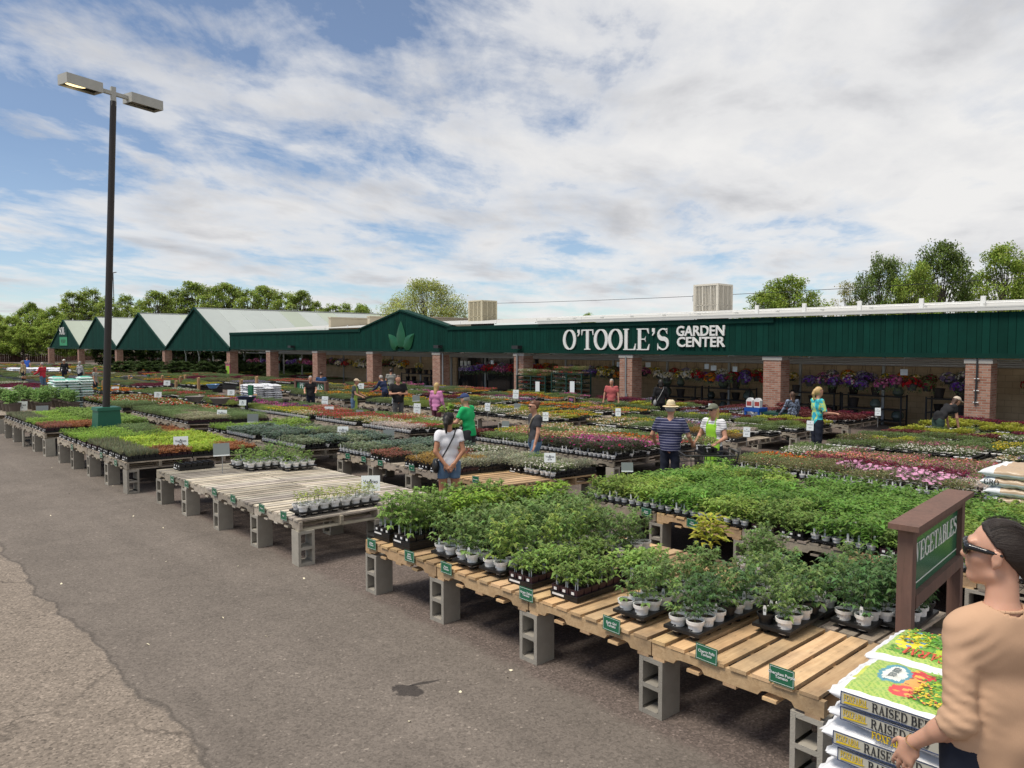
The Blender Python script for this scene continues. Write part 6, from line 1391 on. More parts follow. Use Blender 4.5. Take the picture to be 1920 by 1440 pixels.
# ---- trees
def tree_parts(seed, H_, W_, c, n_cl=46, per=120, leaf=.30, trunk=.22, sparse=1., lean=0., low=.18, round_=.5):
    rs = np.random.RandomState(seed); b = MB(); pm = PM(); tips = []
    top = Vector((lean * H_, 0, H_ * .72)); pts = [Vector((0, 0, -.5)), Vector((rs.normal(0, .1), rs.normal(0, .1), H_ * .25)), Vector((top.x * .5 + rs.normal(0, .2), rs.normal(0, .2), H_ * .5)), top]
    b.path(pts, [trunk * H_ / 10, trunk * H_ / 13, trunk * H_ / 20, trunk * H_ / 45], 8)
    for k in range(n_cl):
        f = rs.uniform(low, 1); a = rs.uniform(0, 6.28); env = math.sin(math.pi * min(1, (f - low * .6) / (1.02 - low * .6)) ** (.75)) ** .6
        r = W_ / 2 * env * math.sqrt(rs.uniform(.12, 1)); p = Vector((math.cos(a) * r + lean * H_ * f, math.sin(a) * r, H_ * f * rs.uniform(.93, 1.0)))
        tips.append(p)
        if k % 2 == 0:
            q = pts[1].lerp(top, max(0, min(1, f - .3))); mid = q.lerp(p, .5) + Vector((0, 0, -.04 * H_)); b.path([q, mid, p], [trunk * H_ / 32, trunk * H_ / 60, .015], 5)
        cr = W_ * rs.uniform(.06, .125); n = int(per * sparse * rs.uniform(.6, 1.3)); P = rs.normal(0, 1, (n, 3)); P /= np.linalg.norm(P, axis=1, keepdims=True); P = P * (rs.uniform(0, 1, (n, 1)) ** .4) * cr * np.array([1, 1, .8]) + np.array(p)
        kk = rs.uniform(.7, 1.35); pm.leaves(P, rs.normal(0, 1, (n, 3)), leaf * rs.uniform(.6, 1.3, n), leaf * .7, cv(rs, n, np.array(c) * kk, .25), .1, fine=False)
    return b.mesh('trunk', M['bark'], smooth=True), pm.mesh('crown', [M['tleaf'], M['petal']])
TR = {'cotton': [tree_parts(60 + i, 10, 7., (.145, .215, .065), 170, 100, .25) for i in range(3)], 'tall': [tree_parts(70 + i, 10, 4.8, (.15, .215, .075), 150, 62, .23) for i in range(3)],
      'near': [tree_parts(65 + i, 10, 7.5, (.13, .195, .055), 160, 130, .20) for i in range(2)],
      'dark': [tree_parts(80 + i, 10, 8, (.075, .12, .045), 160, 140, .21) for i in range(2)], 'sparse': [tree_parts(90, 10, 10.5, (.18, .225, .10), 240, 100, .18, sparse=1.15, low=.25)], 'wisp': [tree_parts(95, 10, 5.5, (.17, .19, .10), 90, 70, .17, sparse=.8)],
      'ever': [tree_parts(97 + i, 10, 7, (.030, .055, .022), 90, 110, .42, low=.04) for i in range(2)]}
def tree(kind, px, pyt, D, lab, grp=None, wid=1., sink=0., rz=None):
    d_ = ray(px, 646); t_ = D / dist(d_[0], d_[1]); X, Y = d_[0] * t_, d_[1] * t_; H_ = (646 - pyt) / F * D + EYE + .4; R = random.Random(px * 3 + int(D)); ms = TR[kind][R.randrange(len(TR[kind]))]
    t = empty({'ever': 'evergreen_tree'}.get(kind, 'tree'), (X, Y, -.4 - sink), R.uniform(0, 6.28)); tag(t, lab, 'tree', grp); s = H_ / 10 * (1 + 0); 
    for nm, me in zip(('trunk', 'crown'), ms): inst(nm, me, t, (0, 0, 0), 0, (s * wid, s * wid, s))
g1 = 'fresh green trees behind the sheds'
for i, (px, py, D, k, w) in enumerate(((-15, 585, 150, 'cotton', 1.2), (22, 592, 145, 'cotton', 1.1), (62, 570, 152, 'cotton', 1.1), (100, 578, 135, 'cotton', 1.1), (142, 546, 150, 'tall', 1.3), (172, 540, 155, 'tall', 1.1), (205, 553, 150, 'tall', 1.1), (238, 552, 160, 'tall', 1.), (268, 560, 150, 'tall', 1.1), (300, 545, 140, 'tall', 1.4), (335, 540, 150, 'tall', 1.2), (368, 528, 150, 'tall', 1.3), (402, 533, 145, 'tall', 1.2), (432, 530, 150, 'tall', 1.3), (468, 540, 140, 'tall', 1.3), (500, 535, 150, 'tall', 1.3), (532, 545, 140, 'tall', 1.2), (562, 545, 135, 'tall', 1.3), (592, 562, 140, 'tall', 1.2), (622, 570, 130, 'tall', 1.2), (650, 566, 130, 'tall', 1.1), (680, 572, 125, 'cotton', .8), (705, 590, 120, 'wisp', 1.))):
    pos = 'leftmost' if i == 0 else f"{i + 1}th from left" if i > 2 else ['', 'second from left', 'third from left'][i]; tree(k, px, py, D, f"fresh green {'broad' if k == 'cotton' else 'slender'} tree on the left skyline, {pos}", g1, w)
for px, w in ((-5, 1.5), (45, 1.5), (95, 1.6), (150, 1.5), (215, 1.5), (285, 1.5)): tree('cotton', px, 606, 125, f"lower bushy tree filling the left skyline near pixel column of {['far left edge', 'left fence end', 'brick wall', 'teal bags', 'light pole', 'second shed'][(-5, 45, 95, 150, 215, 285).index(px)]}"[:95].replace('near pixel column of', 'behind the'), 'lower bushy trees at left', w)
tree('sparse', 800, 528, 75, 'sparse grey green tree with spreading branches behind leaf gable', None, 1.05); tree('wisp', 742, 560, 80, 'small wispy tree left of the spreading grey tree', None, 1.3)
tree('near', 1478, 517, 62, 'bright green tree right of the large cooler', None, 1.15); tree('near', 1440, 545, 60, 'low bright tree nearest right of the large cooler', None, 1.2); tree('wisp', 1592, 530, 62, 'thin sparse tree between bright and dark trees', None, 1.1)
tree('dark', 1650, 478, 52, 'dark green tree left of the tallest right tree', None, .62); tree('dark', 1760, 458, 54, 'tallest dark green tree on right skyline', None, .75); tree('near', 1712, 490, 50, 'lighter green tree between two dark trees', None, .6); tree('near', 1880, 458, 56, 'light green tree above the right roof edge', None, .8); tree('near', 1960, 470, 54, 'light green tree cut by right picture edge', None, .8); tree('cotton', 1100, 590, 80, 'tiny tree top peeping over the roof', None, .8)
evp = [(200, 26), (245, 40), (285, 34), (325, 42), (360, 36), (395, 44), (430, 40), (462, 46), (492, 38), (520, 44), (548, 40), (575, 46), (598, 42)]
for i, (px, q) in enumerate(evp): tree('ever', px, 640 + (i % 3) * 3, 96 - i * 2.5 if i < 6 else 84 - i * 1.5, f"dark evergreen under the sheds and fascia, {ordn[i]} from left", 'dark evergreens behind the sheds', 1.7)
# row of nursery shrubs before the evergreens
for i in range(16):
    px = 225 + 17 * i; tree('ever', px, 655 + 22, 62 + (i % 3) * 5, f"low dark nursery shrub beyond the perennials, {i + 1} from left", 'low dark nursery shrubs', 2.0)
# ================================================================ PEOPLE (signed-distance bodies turned into one continuous mesh each)
def nrm(v): v = np.asarray(v, float); return v / (np.linalg.norm(v) + 1e-9)
class SDF:
    def __init__(s, lo, hi, h):
        s.h = h; s.lo = np.array(lo, float); s.n = (np.ceil((np.array(hi) - lo) / h).astype(int) + 1); s.ax = [s.lo[i] + h * np.arange(s.n[i]) for i in range(3)]; s.f = np.full(s.n, 9., np.float32)
    def _sub(s, lo, hi):
        sl = []
        for i in range(3):
            a = max(0, int((lo[i] - s.lo[i]) / s.h)); b = min(s.n[i], int((hi[i] - s.lo[i]) / s.h) + 2)
            if b <= a: return None
            sl.append(slice(a, b))
        X, Y, Z = np.meshgrid(*(s.ax[i][sl[i]] for i in range(3)), indexing='ij'); return tuple(sl), X, Y, Z
    def comb(s, sl, d, k, op):
        g = s.f[sl]
        if op == 'u':
            if k > 0: h = np.clip(.5 + .5 * (g - d) / k, 0, 1); s.f[sl] = g * (1 - h) + d * h - k * h * (1 - h)
            else: s.f[sl] = np.minimum(g, d)
        elif op == 's': s.f[sl] = np.maximum(g, -d)
    def cap(s, a, b, ra, rb, k=.02, op='u', sq=None):
        """tapered capsule; sq=(unit vector, factor) flattens along that direction"""
        a, b = np.array(a, float), np.array(b, float); m = max(ra, rb) + k + s.h * 2; r = s._sub(np.minimum(a, b) - m, np.maximum(a, b) + m)
        if r is None: return
        sl, X, Y, Z = r; ab = b - a; L = ab @ ab + 1e-9
        px, py, pz = X - a[0], Y - a[1], Z - a[2]; t = np.clip((px * ab[0] + py * ab[1] + pz * ab[2]) / L, 0, 1); dx, dy, dz = px - t * ab[0], py - t * ab[1], pz - t * ab[2]
        if sq is not None:
            u, f = nrm(sq[0]), sq[1]; q = dx * u[0] + dy * u[1] + dz * u[2]; dx = dx + u[0] * q * (1 / f - 1); dy = dy + u[1] * q * (1 / f - 1); dz = dz + u[2] * q * (1 / f - 1)
        s.comb(sl, np.sqrt(dx * dx + dy * dy + dz * dz) - (ra + (rb - ra) * t), k, op)
    def ell(s, c, r, k=.02, op='u', R=None):
        c, r = np.array(c, float), np.array(r, float); m = r.max() + k + s.h * 2; q = s._sub(c - m, c + m)
        if q is None: return
        sl, X, Y, Z = q; P = [X - c[0], Y - c[1], Z - c[2]]
        if R is not None: P = [sum(R[j][i] * P[j] for j in range(3)) for i in range(3)]
        k0 = np.sqrt(sum((P[i] / r[i]) ** 2 for i in range(3))); k1 = np.sqrt(sum((P[i] / r[i] ** 2) ** 2 for i in range(3))) + 1e-9; s.comb(sl, k0 * (k0 - 1) / k1, k, op)
    def keep(s, fn):
        X, Y, Z = np.meshgrid(*s.ax, indexing='ij'); s.f = np.maximum(s.f, fn(X, Y, Z).astype(np.float32))
    def wrinkle(s, fn):
        X, Y, Z = np.meshgrid(*s.ax, indexing='ij'); s.f = s.f + fn(X, Y, Z).astype(np.float32)
    def surface(s):
        f = s.f; n = f.shape; ins = f < 0
        acc = np.zeros(tuple(k - 1 for k in n) + (3,), np.float32); cnt = np.zeros(tuple(k - 1 for k in n), np.float32)
        for ax in range(3):
            A = [slice(None)] * 3; B = [slice(None)] * 3; A[ax] = slice(0, -1); B[ax] = slice(1, None); fa, fb = f[tuple(A)], f[tuple(B)]; cr = (fa < 0) != (fb < 0); t = np.where(cr, fa / np.where(cr, fa - fb, 1), 0)
            oth = [i for i in range(3) if i != ax]
            for o1 in (0, 1):
                for o2 in (0, 1):
                    S_ = [slice(None)] * 3; S_[oth[0]] = slice(o1, n[oth[0]] - 1 + o1); S_[oth[1]] = slice(o2, n[oth[1]] - 1 + o2); c = cr[tuple(S_)]; tt = t[tuple(S_)]
                    cnt += c; acc[..., ax] += tt * c; acc[..., oth[0]] += o1 * c; acc[..., oth[1]] += o2 * c
        act = cnt > 0; idx = -np.ones(act.shape, np.int64); idx[act] = np.arange(act.sum()); ijk = np.argwhere(act); V = (ijk + acc[act] / cnt[act][:, None]) * s.h + s.lo
        Q = []
        for ax in range(3):
            A = [slice(None)] * 3; B = [slice(None)] * 3; A[ax] = slice(0, -1); B[ax] = slice(1, None); fa, fb = ins[tuple(A)], ins[tuple(B)]; e = np.argwhere(fa != fb); oth = [i for i in range(3) if i != ax]
            ok = (e[:, oth[0]] > 0) & (e[:, oth[1]] > 0) & (e[:, oth[0]] < n[oth[0]] - 1) & (e[:, oth[1]] < n[oth[1]] - 1); e = e[ok]; inside = fa[tuple(e.T)]
            def g(d1, d2): q = e.copy(); q[:, oth[0]] -= d1; q[:, oth[1]] -= d2; return idx[tuple(q.T)]
            q = np.stack([g(1, 1), g(0, 1), g(0, 0), g(1, 0)], 1); fl = inside if ax != 1 else ~inside; q[~fl] = q[~fl][:, ::-1]; Q.append(q)
        return V, np.concatenate(Q)
def sdf_obj(s, name, m, parent, xf=None, smooth=2):
    V, Q = s.surface()
    if len(V) == 0: return None
    E = np.concatenate([Q[:, [0, 1]], Q[:, [1, 2]], Q[:, [2, 3]], Q[:, [3, 0]]])
    for _ in range(smooth):
        acc = np.zeros_like(V); cnt = np.zeros(len(V)); np.add.at(acc, E[:, 0], V[E[:, 1]]); np.add.at(acc, E[:, 1], V[E[:, 0]]); np.add.at(cnt, E[:, 0], 1); np.add.at(cnt, E[:, 1], 1); V = V * .5 + .5 * acc / np.maximum(cnt, 1)[:, None]
    if xf is not None: V = xf(V)
    L = Q.ravel(); T = np.full(len(Q), 4); me = np_mesh(name, [m], V, L, T, np.ones((len(Q), 3)), np.zeros(len(Q)))
    me.polygons.foreach_set('use_smooth', [True] * len(me.polygons)); return inst(name, me, parent)
def rotx(P, a, piv):
    """lean forward by a about the x axis through piv"""
    P = np.array(P, float) - piv; c, s_ = math.cos(a), math.sin(a); return np.stack([P[..., 0], P[..., 1] * c + P[..., 2] * s_, -P[..., 1] * s_ + P[..., 2] * c], -1) + piv
skinm = mat('skin', (.52, .27, .18), .5, var=.06, vscale=10, spec=.4); skint = mat('tanned_skin', (.40, .19, .11), .5, var=.08, vscale=8)
def hairm(c): return mat('hair', c, .5, var=.35, vscale=45, spec=.5)
HAIRS = dict(dark=hairm((.014, .010, .009)), brown=hairm((.07, .035, .02)), blond=hairm((.50, .34, .14)), grey=hairm((.32, .30, .28)), auburn=hairm((.12, .045, .02)))
def cloth(name, c, **k): return mat(name, c, k.pop('rough', .9), var=k.pop('var', .12), vscale=7, bump=.15, bscale=30, **k)
glassm = mat('sunglass_plastic', (.008, .008, .01), .15, spec=.6)
def person(X, Y, head_px, face, lab, top, bottom, hair='dark', height=None, skin=None, arms=((.25, 0, -1), (.1, .3, -1), (.25, 0, -1), (.1, .3, -1)), lean=0., step=0., sleeve=.6, hem=.86, shorts=None, hairst='short', cap=None, hat=None, glasses=False, apron=None, h=.016, build=1., strap=None, long_sleeve=False, extra=None, turn=0., dress=False):
    g = gz(Y)
    if height is None:
        D = dist(X, Y); z = EYE - (head_px - HY) / F * D; height = z - g
    s = height / 1.72; t = empty('person', (X, Y, g), face); tag(t, lab, 'person', None); t.scale = (s, s, s)
    hipz = .92; piv = np.array([0, 0, hipz]); skin = skin or skinm; bw = build
    lo, hi = (-.62, -.62, -.02), (.62, .95 if lean > .3 else .72, 1.86)
    Lr = lambda P: rotx(P, lean, piv)
    # joints
    sh = [Lr((sx * .165 * bw, 0, 1.40)) for sx in (-1, 1)]
    dl = [nrm(a) for a in arms]; up = [dl[0] * [-1, 1, 1], dl[2]]; fo = [dl[1] * [-1, 1, 1], dl[3]]
    el = [sh[i] + up[i] * .285 for i in (0, 1)]; wr = [el[i] + fo[i] * .25 for i in (0, 1)]
    hp = [np.array((sx * .09, 0, .90)) for sx in (-1, 1)]; kn = [np.array((-.10, step * .28, .49)), np.array((.10, -step * .2, .49))]; an = [np.array((-.10, step * .45 - .02, .08)), np.array((.10, -step * .45 - .02, .09))]
    hc = Lr((0, .025, 1.605)); hr = rad(turn); hf = np.array([-math.sin(hr), math.cos(hr), 0]); hf = rotx(hf, lean * .55, np.zeros(3)); hsd = nrm(np.cross(hf, [0, 0, 1])); hu = nrm(np.cross(hsd, hf))
    Rm = [list(hsd), list(hf), list(hu)]   # rows; columns used below
    RH = [[Rm[j][i] for j in range(3)] for i in range(3)]
    H_ = lambda x, y, z: hc + hsd * x + hf * y + hu * z
    dq = (rotx(np.array([0, 1., 0]), lean, np.zeros(3)), .70)
    def torso(q, e=0., k=.05):
        q.cap((-.065, 0, .93), (.065, 0, .93), .105 + e, .105 + e, k, sq=((0, 1, 0), .82)); q.cap(Lr((-.05 * bw, 0, 1.08)), Lr((.05 * bw, 0, 1.08)), .098 * bw + e, .098 * bw + e, k, sq=dq); q.cap(Lr((-.075 * bw, 0, 1.26)), Lr((.075 * bw, 0, 1.26)), .105 * bw + e, .105 * bw + e, k, sq=dq)
        q.cap((0, 0, .95), Lr((0, 0, 1.28)), .10 * bw + e, .10 * bw + e, k, sq=dq); q.cap(Lr((-.14 * bw, 0, 1.385)), Lr((.14 * bw, 0, 1.385)), .052 + e, .052 + e, k)
    def arm(q, i, e=0., f=1.):
        q.cap(sh[i], sh[i] + (el[i] - sh[i]) * min(f, 1), .050 + e, .050 - .012 * min(f, 1) + e, .025)
        if f > 1: q.cap(el[i], el[i] + (wr[i] - el[i]) * (f - 1), .038 + e, .038 - .011 * (f - 1) + e, .02)
    # body
    q = SDF(lo, hi, h); torso(q); q.cap(Lr((0, -.005, 1.40)), hc - hu * .06, .055, .052, .03)
    q.ell(hc + hu * .012, (.073, .093, .108), .02, R=RH); q.cap(H_(0, .03, -.045), H_(0, .055, -.075), .055, .036, .03); q.cap(H_(0, .088, .005), H_(0, .105, -.022), .012, .016, .012)
    q.cap(H_(-.035, .078, .028), H_(.035, .078, .028), .018, .018, .015); q.cap(H_(-.018, .088, -.055), H_(.018, .088, -.055), .010, .010, .01)
    for sx in (-1, 1): q.ell(H_(sx * .077, -.005, -.005), (.012, .018, .030), .008, R=RH)
    for i in (0, 1):
        arm(q, i, 0, 2.); d = nrm(wr[i] - el[i]); hand(q, wr[i], d, nrm(np.cross(d, [0, 1, .2])) * (1 if i else -1), h)
        q.cap(hp[i], kn[i], .088, .056, .04); q.cap(kn[i], an[i], .055, .036, .03); q.cap(kn[i] + (an[i] - kn[i]) * .3 + np.array([0, -.02, 0]), kn[i] + (an[i] - kn[i]) * .5 + np.array([0, -.012, 0]), .045, .04, .03); q.cap(an[i] + [0, -.02, -.035], an[i] + [0, .14, -.045], .038, .03, .02)
    sdf_obj(q, 'body', skin, t)
    # top
    q = SDF(lo, hi, h); fs = 2. if long_sleeve else sleeve
    for i in (0, 1): arm(q, i, .016, fs)
    if not long_sleeve:
        for i in (0, 1): e_ = sh[i] + (el[i] - sh[i]) * sleeve; dd = nrm(el[i] - sh[i]); q.cap(e_ + dd * .045, e_ + dd * .14, .075, .075, 0, 's')
    torso(q, .016, .03); q.cap((0, 0, hem + .02), (0, 0, hem + .12), .135 * bw, .125 * bw, .03, sq=((0, 1, 0), .85))
    hm = hem; lz = math.sin(lean); cz = math.cos(lean)
    q.keep(lambda x, y, z: hm - z); nb = Lr((0, .02, 1.47)); q.cap(nb, nb + hu * .14, .062, .062, 0, 's')
    rr = hash_s(lab) % 7
    q.wrinkle(lambda x, y, z: .004 * np.sin(34 * z + 9 * x + rr) * np.sin(13 * x - 8 * z + 11 * y))
    tp = sdf_obj(q, 'top', top, t, smooth=1)
    # trousers / shorts
    q = SDF(lo, hi, h); end = shorts if shorts else .10
    q.cap((-.065, 0, .93), (.065, 0, .93), .112, .112, .05, sq=((0, 1, 0), .84)); 
    for i in (0, 1): q.cap(hp[i], kn[i], .100, .072, .03); q.cap(kn[i], an[i], .070, .060, .02)
    q.keep(lambda x, y, z: np.maximum(end - z, z - 1.02)); q.wrinkle(lambda x, y, z: .003 * np.sin(40 * z + 20 * x)); sdf_obj(q, 'shorts' if shorts else 'trousers', bottom, t, smooth=1)
    b = MB()
    for i in (0, 1):
        a = an[i]; b.box(a[0] - .042, a[0] + .042, a[1] - .07, a[1] + .19, a[2] - .085, a[2] - .03)
        b.box(a[0] - .038, a[0] + .038, a[1] - .065, a[1] + .10, a[2] - .0298, a[2] + .015); b.build('shoe', M['dmetal'] if i else M['dmetal'], t, smooth=True); b = MB()
    # hair
    hm_ = HAIRS[hair]
    if hairst != 'bald':
        q = SDF(hc - .42, hc + .42, min(h, .013)); q.ell(hc + hu * .022 - hf * .008, (.084, .102, .110), .02, R=RH)
        if hairst == 'long': q.cap(H_(0, -.05, .0), H_(0, -.085, -.22), .075, .06, .03, sq=(hf, .6))
        if hairst == 'pony': q.cap(H_(0, -.10, .03), H_(0, -.13, -.04), .04, .035, .02); q.cap(H_(0, -.13, -.04), H_(0, -.11, -.18), .035, .018, .02)
        if hairst == 'bun': q.ell(H_(0, -.095, .075), (.05, .05, .045), .015)
        if hairst == 'bob': q.cap(H_(0, -.03, .0), H_(0, -.05, -.10), .085, .075, .03)
        def fc(x, y, z):
            dx, dy, dz = x - hc[0], y - hc[1], z - hc[2]; yy = dx * hf[0] + dy * hf[1] + dz * hf[2]; zz_ = dx * hu[0] + dy * hu[1] + dz * hu[2]
            lowz = {'short': -.03, 'bun': -.04, 'pony': -.24, 'long': -.3, 'bob': -.2}[hairst]; front = np.minimum(yy - .0, .06 - zz_); return np.maximum(front, lowz - zz_)
        q.keep(fc); sdf_obj(q, 'hair', hm_, t, smooth=1)
    if cap is not None:
        q = SDF(hc - .3, hc + .3, .012); q.ell(hc + hu * .035, (.090, .108, .098), .01, R=RH)
        q.keep(lambda x, y, z: .035 - ((x - hc[0]) * hu[0] + (y - hc[1]) * hu[1] + (z - hc[2]) * hu[2])); q.ell(H_(0, .12, .042), (.068, .085, .011), .008, R=RH); sdf_obj(q, 'cap', cap, t, smooth=1)
    if hat is not None:
        q = SDF(hc - .3, hc + .3, .011); q.ell(H_(0, 0, .062), (.155, .165, .013), .0, R=RH); q.cap(H_(0, 0, .065), H_(0, 0, .12), .088, .078, .01); q.ell(H_(0, 0, .21), (.03, .09, .03), 0, 's', R=RH); o = sdf_obj(q, 'straw_hat', hat, t, smooth=1)
        q = SDF(hc - .3, hc + .3, .011); q.cap(H_(0, 0, .078), H_(0, 0, .086), .092, .092, 0); q.keep(lambda x, y, z: np.abs(((x - hc[0]) * hu[0] + (y - hc[1]) * hu[1] + (z - hc[2]) * hu[2]) - .085) - .014); sdf_obj(q, 'hat_band', cloth('hat_band', (.45, .33, .18)), o, smooth=0)
    if glasses:
        q = SDF(hc - .2, hc + .2, .008)
        for sx in (-1, 1): q.ell(H_(sx * .033, .096, .018), (.030, .012, .022), .004, R=RH); q.cap(H_(sx * .06, .088, .025), H_(sx * .080, .0, .012), .006, .005, 0)
        q.cap(H_(-.02, .103, .024), H_(.02, .103, .024), .005, .005, .004); sdf_obj(q, 'sunglasses', glassm, t, smooth=0)
    if apron is not None:
        q = SDF(lo, hi, h); torso(q, .030); q.cap((0, 0, .80), (0, 0, .95), .155, .13, .03, sq=((0, 1, 0), .85)); q.cap((0, .03, .62), (0, .03, .85), .15, .14, .03, sq=((0, 1, 0), .7))
        lf = nrm(rotx(np.array([0, 1., 0]), lean, np.zeros(3))); q.keep(lambda x, y, z: np.maximum(np.maximum(.035 - (y - lean * np.maximum(z - .92, 0)), .58 - z), np.maximum(z - (1.36 - .1 * lean), np.abs(x) - np.where(z > 1.1, .115, .17)))); o = sdf_obj(q, 'apron', apron, t, smooth=1)
        b = MB()
        for sx in (-1, 1): b.path([Lr((sx * .09, .10, 1.34)), Lr((sx * .075, .03, 1.47)), Lr((sx * .03, -.06, 1.475))], .010, 5)
        b.build('apron_strap', apron, o)
    if strap is not None:
        b = MB(); sx = strap[0]; pts = [Lr(p) for p in ((sx * .11, -.02, 1.475), (sx * .06, -.098, 1.36), (-sx * .05, -.108, 1.16), (-sx * .16, -.10, .98))]; b.path(pts, .011, 6); pf = [Lr(p) for p in ((sx * .11, -.02, 1.475), (sx * .06, .085, 1.38), (-sx * .05, .11, 1.16), (-sx * .17, .08, .98))]; b.path(pf, .011, 6)
        bg = b.build('bag_strap', strap[1], t); q = SDF((-.5, -.3, .6), (.5, .3, 1.2), .014); c = np.array((-sx * .21, 0, .90)); q.ell(c, (.055, .13, .12), 0); sdf_obj(q, 'shoulder_bag', strap[1], bg)
    if extra: extra(t, dict(H=H_, Lr=Lr, wr=wr, el=el, sh=sh, fo=fo))
    return t
def hand(q, w, d, side, h, r=.0085, curl=.35, spread=1., thumb=1.):
    """palm, four fingers with knuckle bends, and a thumb leaving the side of the palm"""
    nrmv = nrm(np.cross(side, d)); pc = w + d * .045; q.cap(w, w + d * .015, .026, .028, .012, sq=(nrmv, .7)); q.cap(pc - side * .016 - d * .01, pc + side * .016 + d * .0, .026, .027, .012, sq=(nrmv, .55)); q.cap(pc - side * .018 + d * .025, pc + side * .018 + d * .025, .022, .022, .012, sq=(nrmv, .6))
    for k, (o, L) in enumerate(((-.030, .060), (-.010, .074), (.011, .078), (.031, .070))):
        a = pc + side * o + d * .036; dd = nrm(d + side * o * 3.2 * spread - nrmv * curl * .5); b_ = a + dd * L * .42; d2 = nrm(dd - nrmv * curl); c = b_ + d2 * L * .33; d3 = nrm(d2 - nrmv * curl); e = c + d3 * L * .27
        rr = max(r, h * .42); q.cap(a, b_, rr * 1.08, rr, .004); q.cap(b_, c, rr, rr * .93, .003); q.cap(c, e, rr * .92, rr * .8, .003)
    a = pc + side * .022 - d * .028; b_ = a + nrm(side * 1.0 + d * .55 - nrmv * .3) * .036; c = b_ + nrm(side * .45 + d * .9 - nrmv * .3) * .030; e = c + nrm(side * .2 + d - nrmv * .3) * .024; rr = max(r, h * .42); q.cap(a, b_, .014, rr * 1.2, .008); q.cap(b_, c, rr * 1.2, rr * 1.05, .004); q.cap(c, e, rr * 1.05, rr * .85, .004)
def face_to(dx, dy): return math.atan2(-dx, dy)      # heading: local +y -> world (dx, dy)
def place(px, Y): d = ray(px, 700); t = Y / d[1]; return d[0] * t, Y
IL = (-RT[0], -RT[1]); AW = FW
def hd(left, away): """heading made of image-left and away-from-camera components"""; return face_to(IL[0] * left + AW[0] * away, IL[1] * left + AW[1] * away)
def bars(name, c1, c2, per, frac, axis=2):
    m = mat(name, c1, .9); nt = m.node_tree; p = nt.nodes['Principled BSDF']; tc = nt.nodes.new('ShaderNodeTexCoord'); sp = nt.nodes.new('ShaderNodeSeparateXYZ'); nt.links.new(tc.outputs['Object'], sp.inputs[0])
    k = math_n(nt, 'LESS_THAN', math_n(nt, 'FRACT', math_n(nt, 'MULTIPLY', math_n(nt, 'ADD', sp.outputs[axis], 5.0), 1 / per)), frac); nt.links.new(mix_n(nt, k, tuple(c1) + (1,), tuple(c2) + (1,)), p.inputs['Base Color']); return m
def blotch(name, cs, sc):
    m = mat(name, cs[0], .9); nt = m.node_tree; p = nt.nodes['Principled BSDF']; tc = nt.nodes.new('ShaderNodeTexCoord'); n = noise_n(nt, tc.outputs['Object'], sc, 3, .5, .8); st = [(.30 + .42 * i / len(cs), c) for i, c in enumerate(cs)]; nt.links.new(ramp_n(nt, n, st, 'CONSTANT'), p.inputs['Base Color']); return m
C = cloth
dn = C('denim', (.10, .17, .27)); blk = C('black_cloth', (.012, .012, .014)); dkn = C('dark_navy_cloth', (.012, .016, .03)); blackleather = mat('black_leather', (.012, .012, .013), .4)
# woman in white T-shirt, hands clasped behind her back
X, Y = place(841, 6.75)
def hair_tail(t, k): pass
person(X, Y, 775, hd(.25, 1), 'woman in white shirt and denim shorts, hands clasped behind her back', C('white_cotton', (.74, .74, .78)), dn, 'dark', arms=((.22, -.25, -1), (-.55, -.30, -.78), (.22, -.25, -1), (-.62, -.28, -.74)), shorts=.70, hem=.84, sleeve=.50, hairst='pony', cap=blk, skin=skint, h=.0115, strap=(1, blackleather), turn=-28, build=.96)
# man in green holding a plant
X, Y = place(880, 9.95)
def plant_in_hand(t, k):
    p = np.array((k['wr'][0] + k['wr'][1]) / 2) + [0, .12, .03]; pm = PM(); ovate(pm, np.random.RandomState(3), (0, 0, 0), .28, 34, .15, (.15, .30, .05), .10, .5); o = inst('potted_plant', None if False else pm.mesh('foliage', [M['leaf'], M['petal']]), None)
    w = t.matrix_basis if False else None; sc = t.scale[0]; ca, sa = math.cos(t.rotation_euler[2]), math.sin(t.rotation_euler[2]); q = p * sc
    o.location = (t.location.x + q[0] * ca - q[1] * sa, t.location.y + q[0] * sa + q[1] * ca, t.location.z + q[2] + .05); tag(o, 'broad leaved plant held by the man in green shirt', 'potted plant'); inst('pot', POTB, o, (0, 0, -.085), 0, 1.2)
person(X, Y, 738, hd(1, .45), 'man in bright green shirt and navy cap bending over the plants', C('green_cotton', (.012, .42, .13)), C('charcoal_cloth', (.035, .035, .038)), 'grey', arms=((.25, .35, -.9), (.0, .9, -.15), (.25, .35, -.9), (-.1, .9, .05)), lean=.12, hem=.84, sleeve=.75, cap=C('navy_cloth', (.03, .05, .14)), h=.0135, build=1.2, extra=plant_in_hand)
# woman in grey shirt
X, Y = place(1003, 9.95)
def bag_front(t, k): b = MB(); b.path([k['Lr'](p) for p in ((-.09, .0, 1.475), (-.05, .09, 1.38), (.07, .12, 1.15), (.16, .05, 1.0))], .012, 6); o = b.build('bag_strap', C('beige_strap', (.42, .34, .24)), t); q = SDF((-.1, -.4, .7), (.5, .2, 1.2), .015); q.ell((.19, -.10, .98), (.05, .10, .09), 0); sdf_obj(q, 'shoulder_bag', C('taupe_bag', (.33, .28, .25)), o)
person(X, Y, 752, hd(1, -.45), 'woman in charcoal shirt, sunglasses and jeans walking between flower tables', C('charcoal_shirt', (.045, .045, .052)), dn, 'auburn', arms=((.15, .1, -1), (.05, .35, -1), (.15, -.12, -1), (.05, .12, -1)), hem=.90, sleeve=.66, hairst='bun', glasses=True, h=.0125, step=.5, extra=bag_front, build=.98)
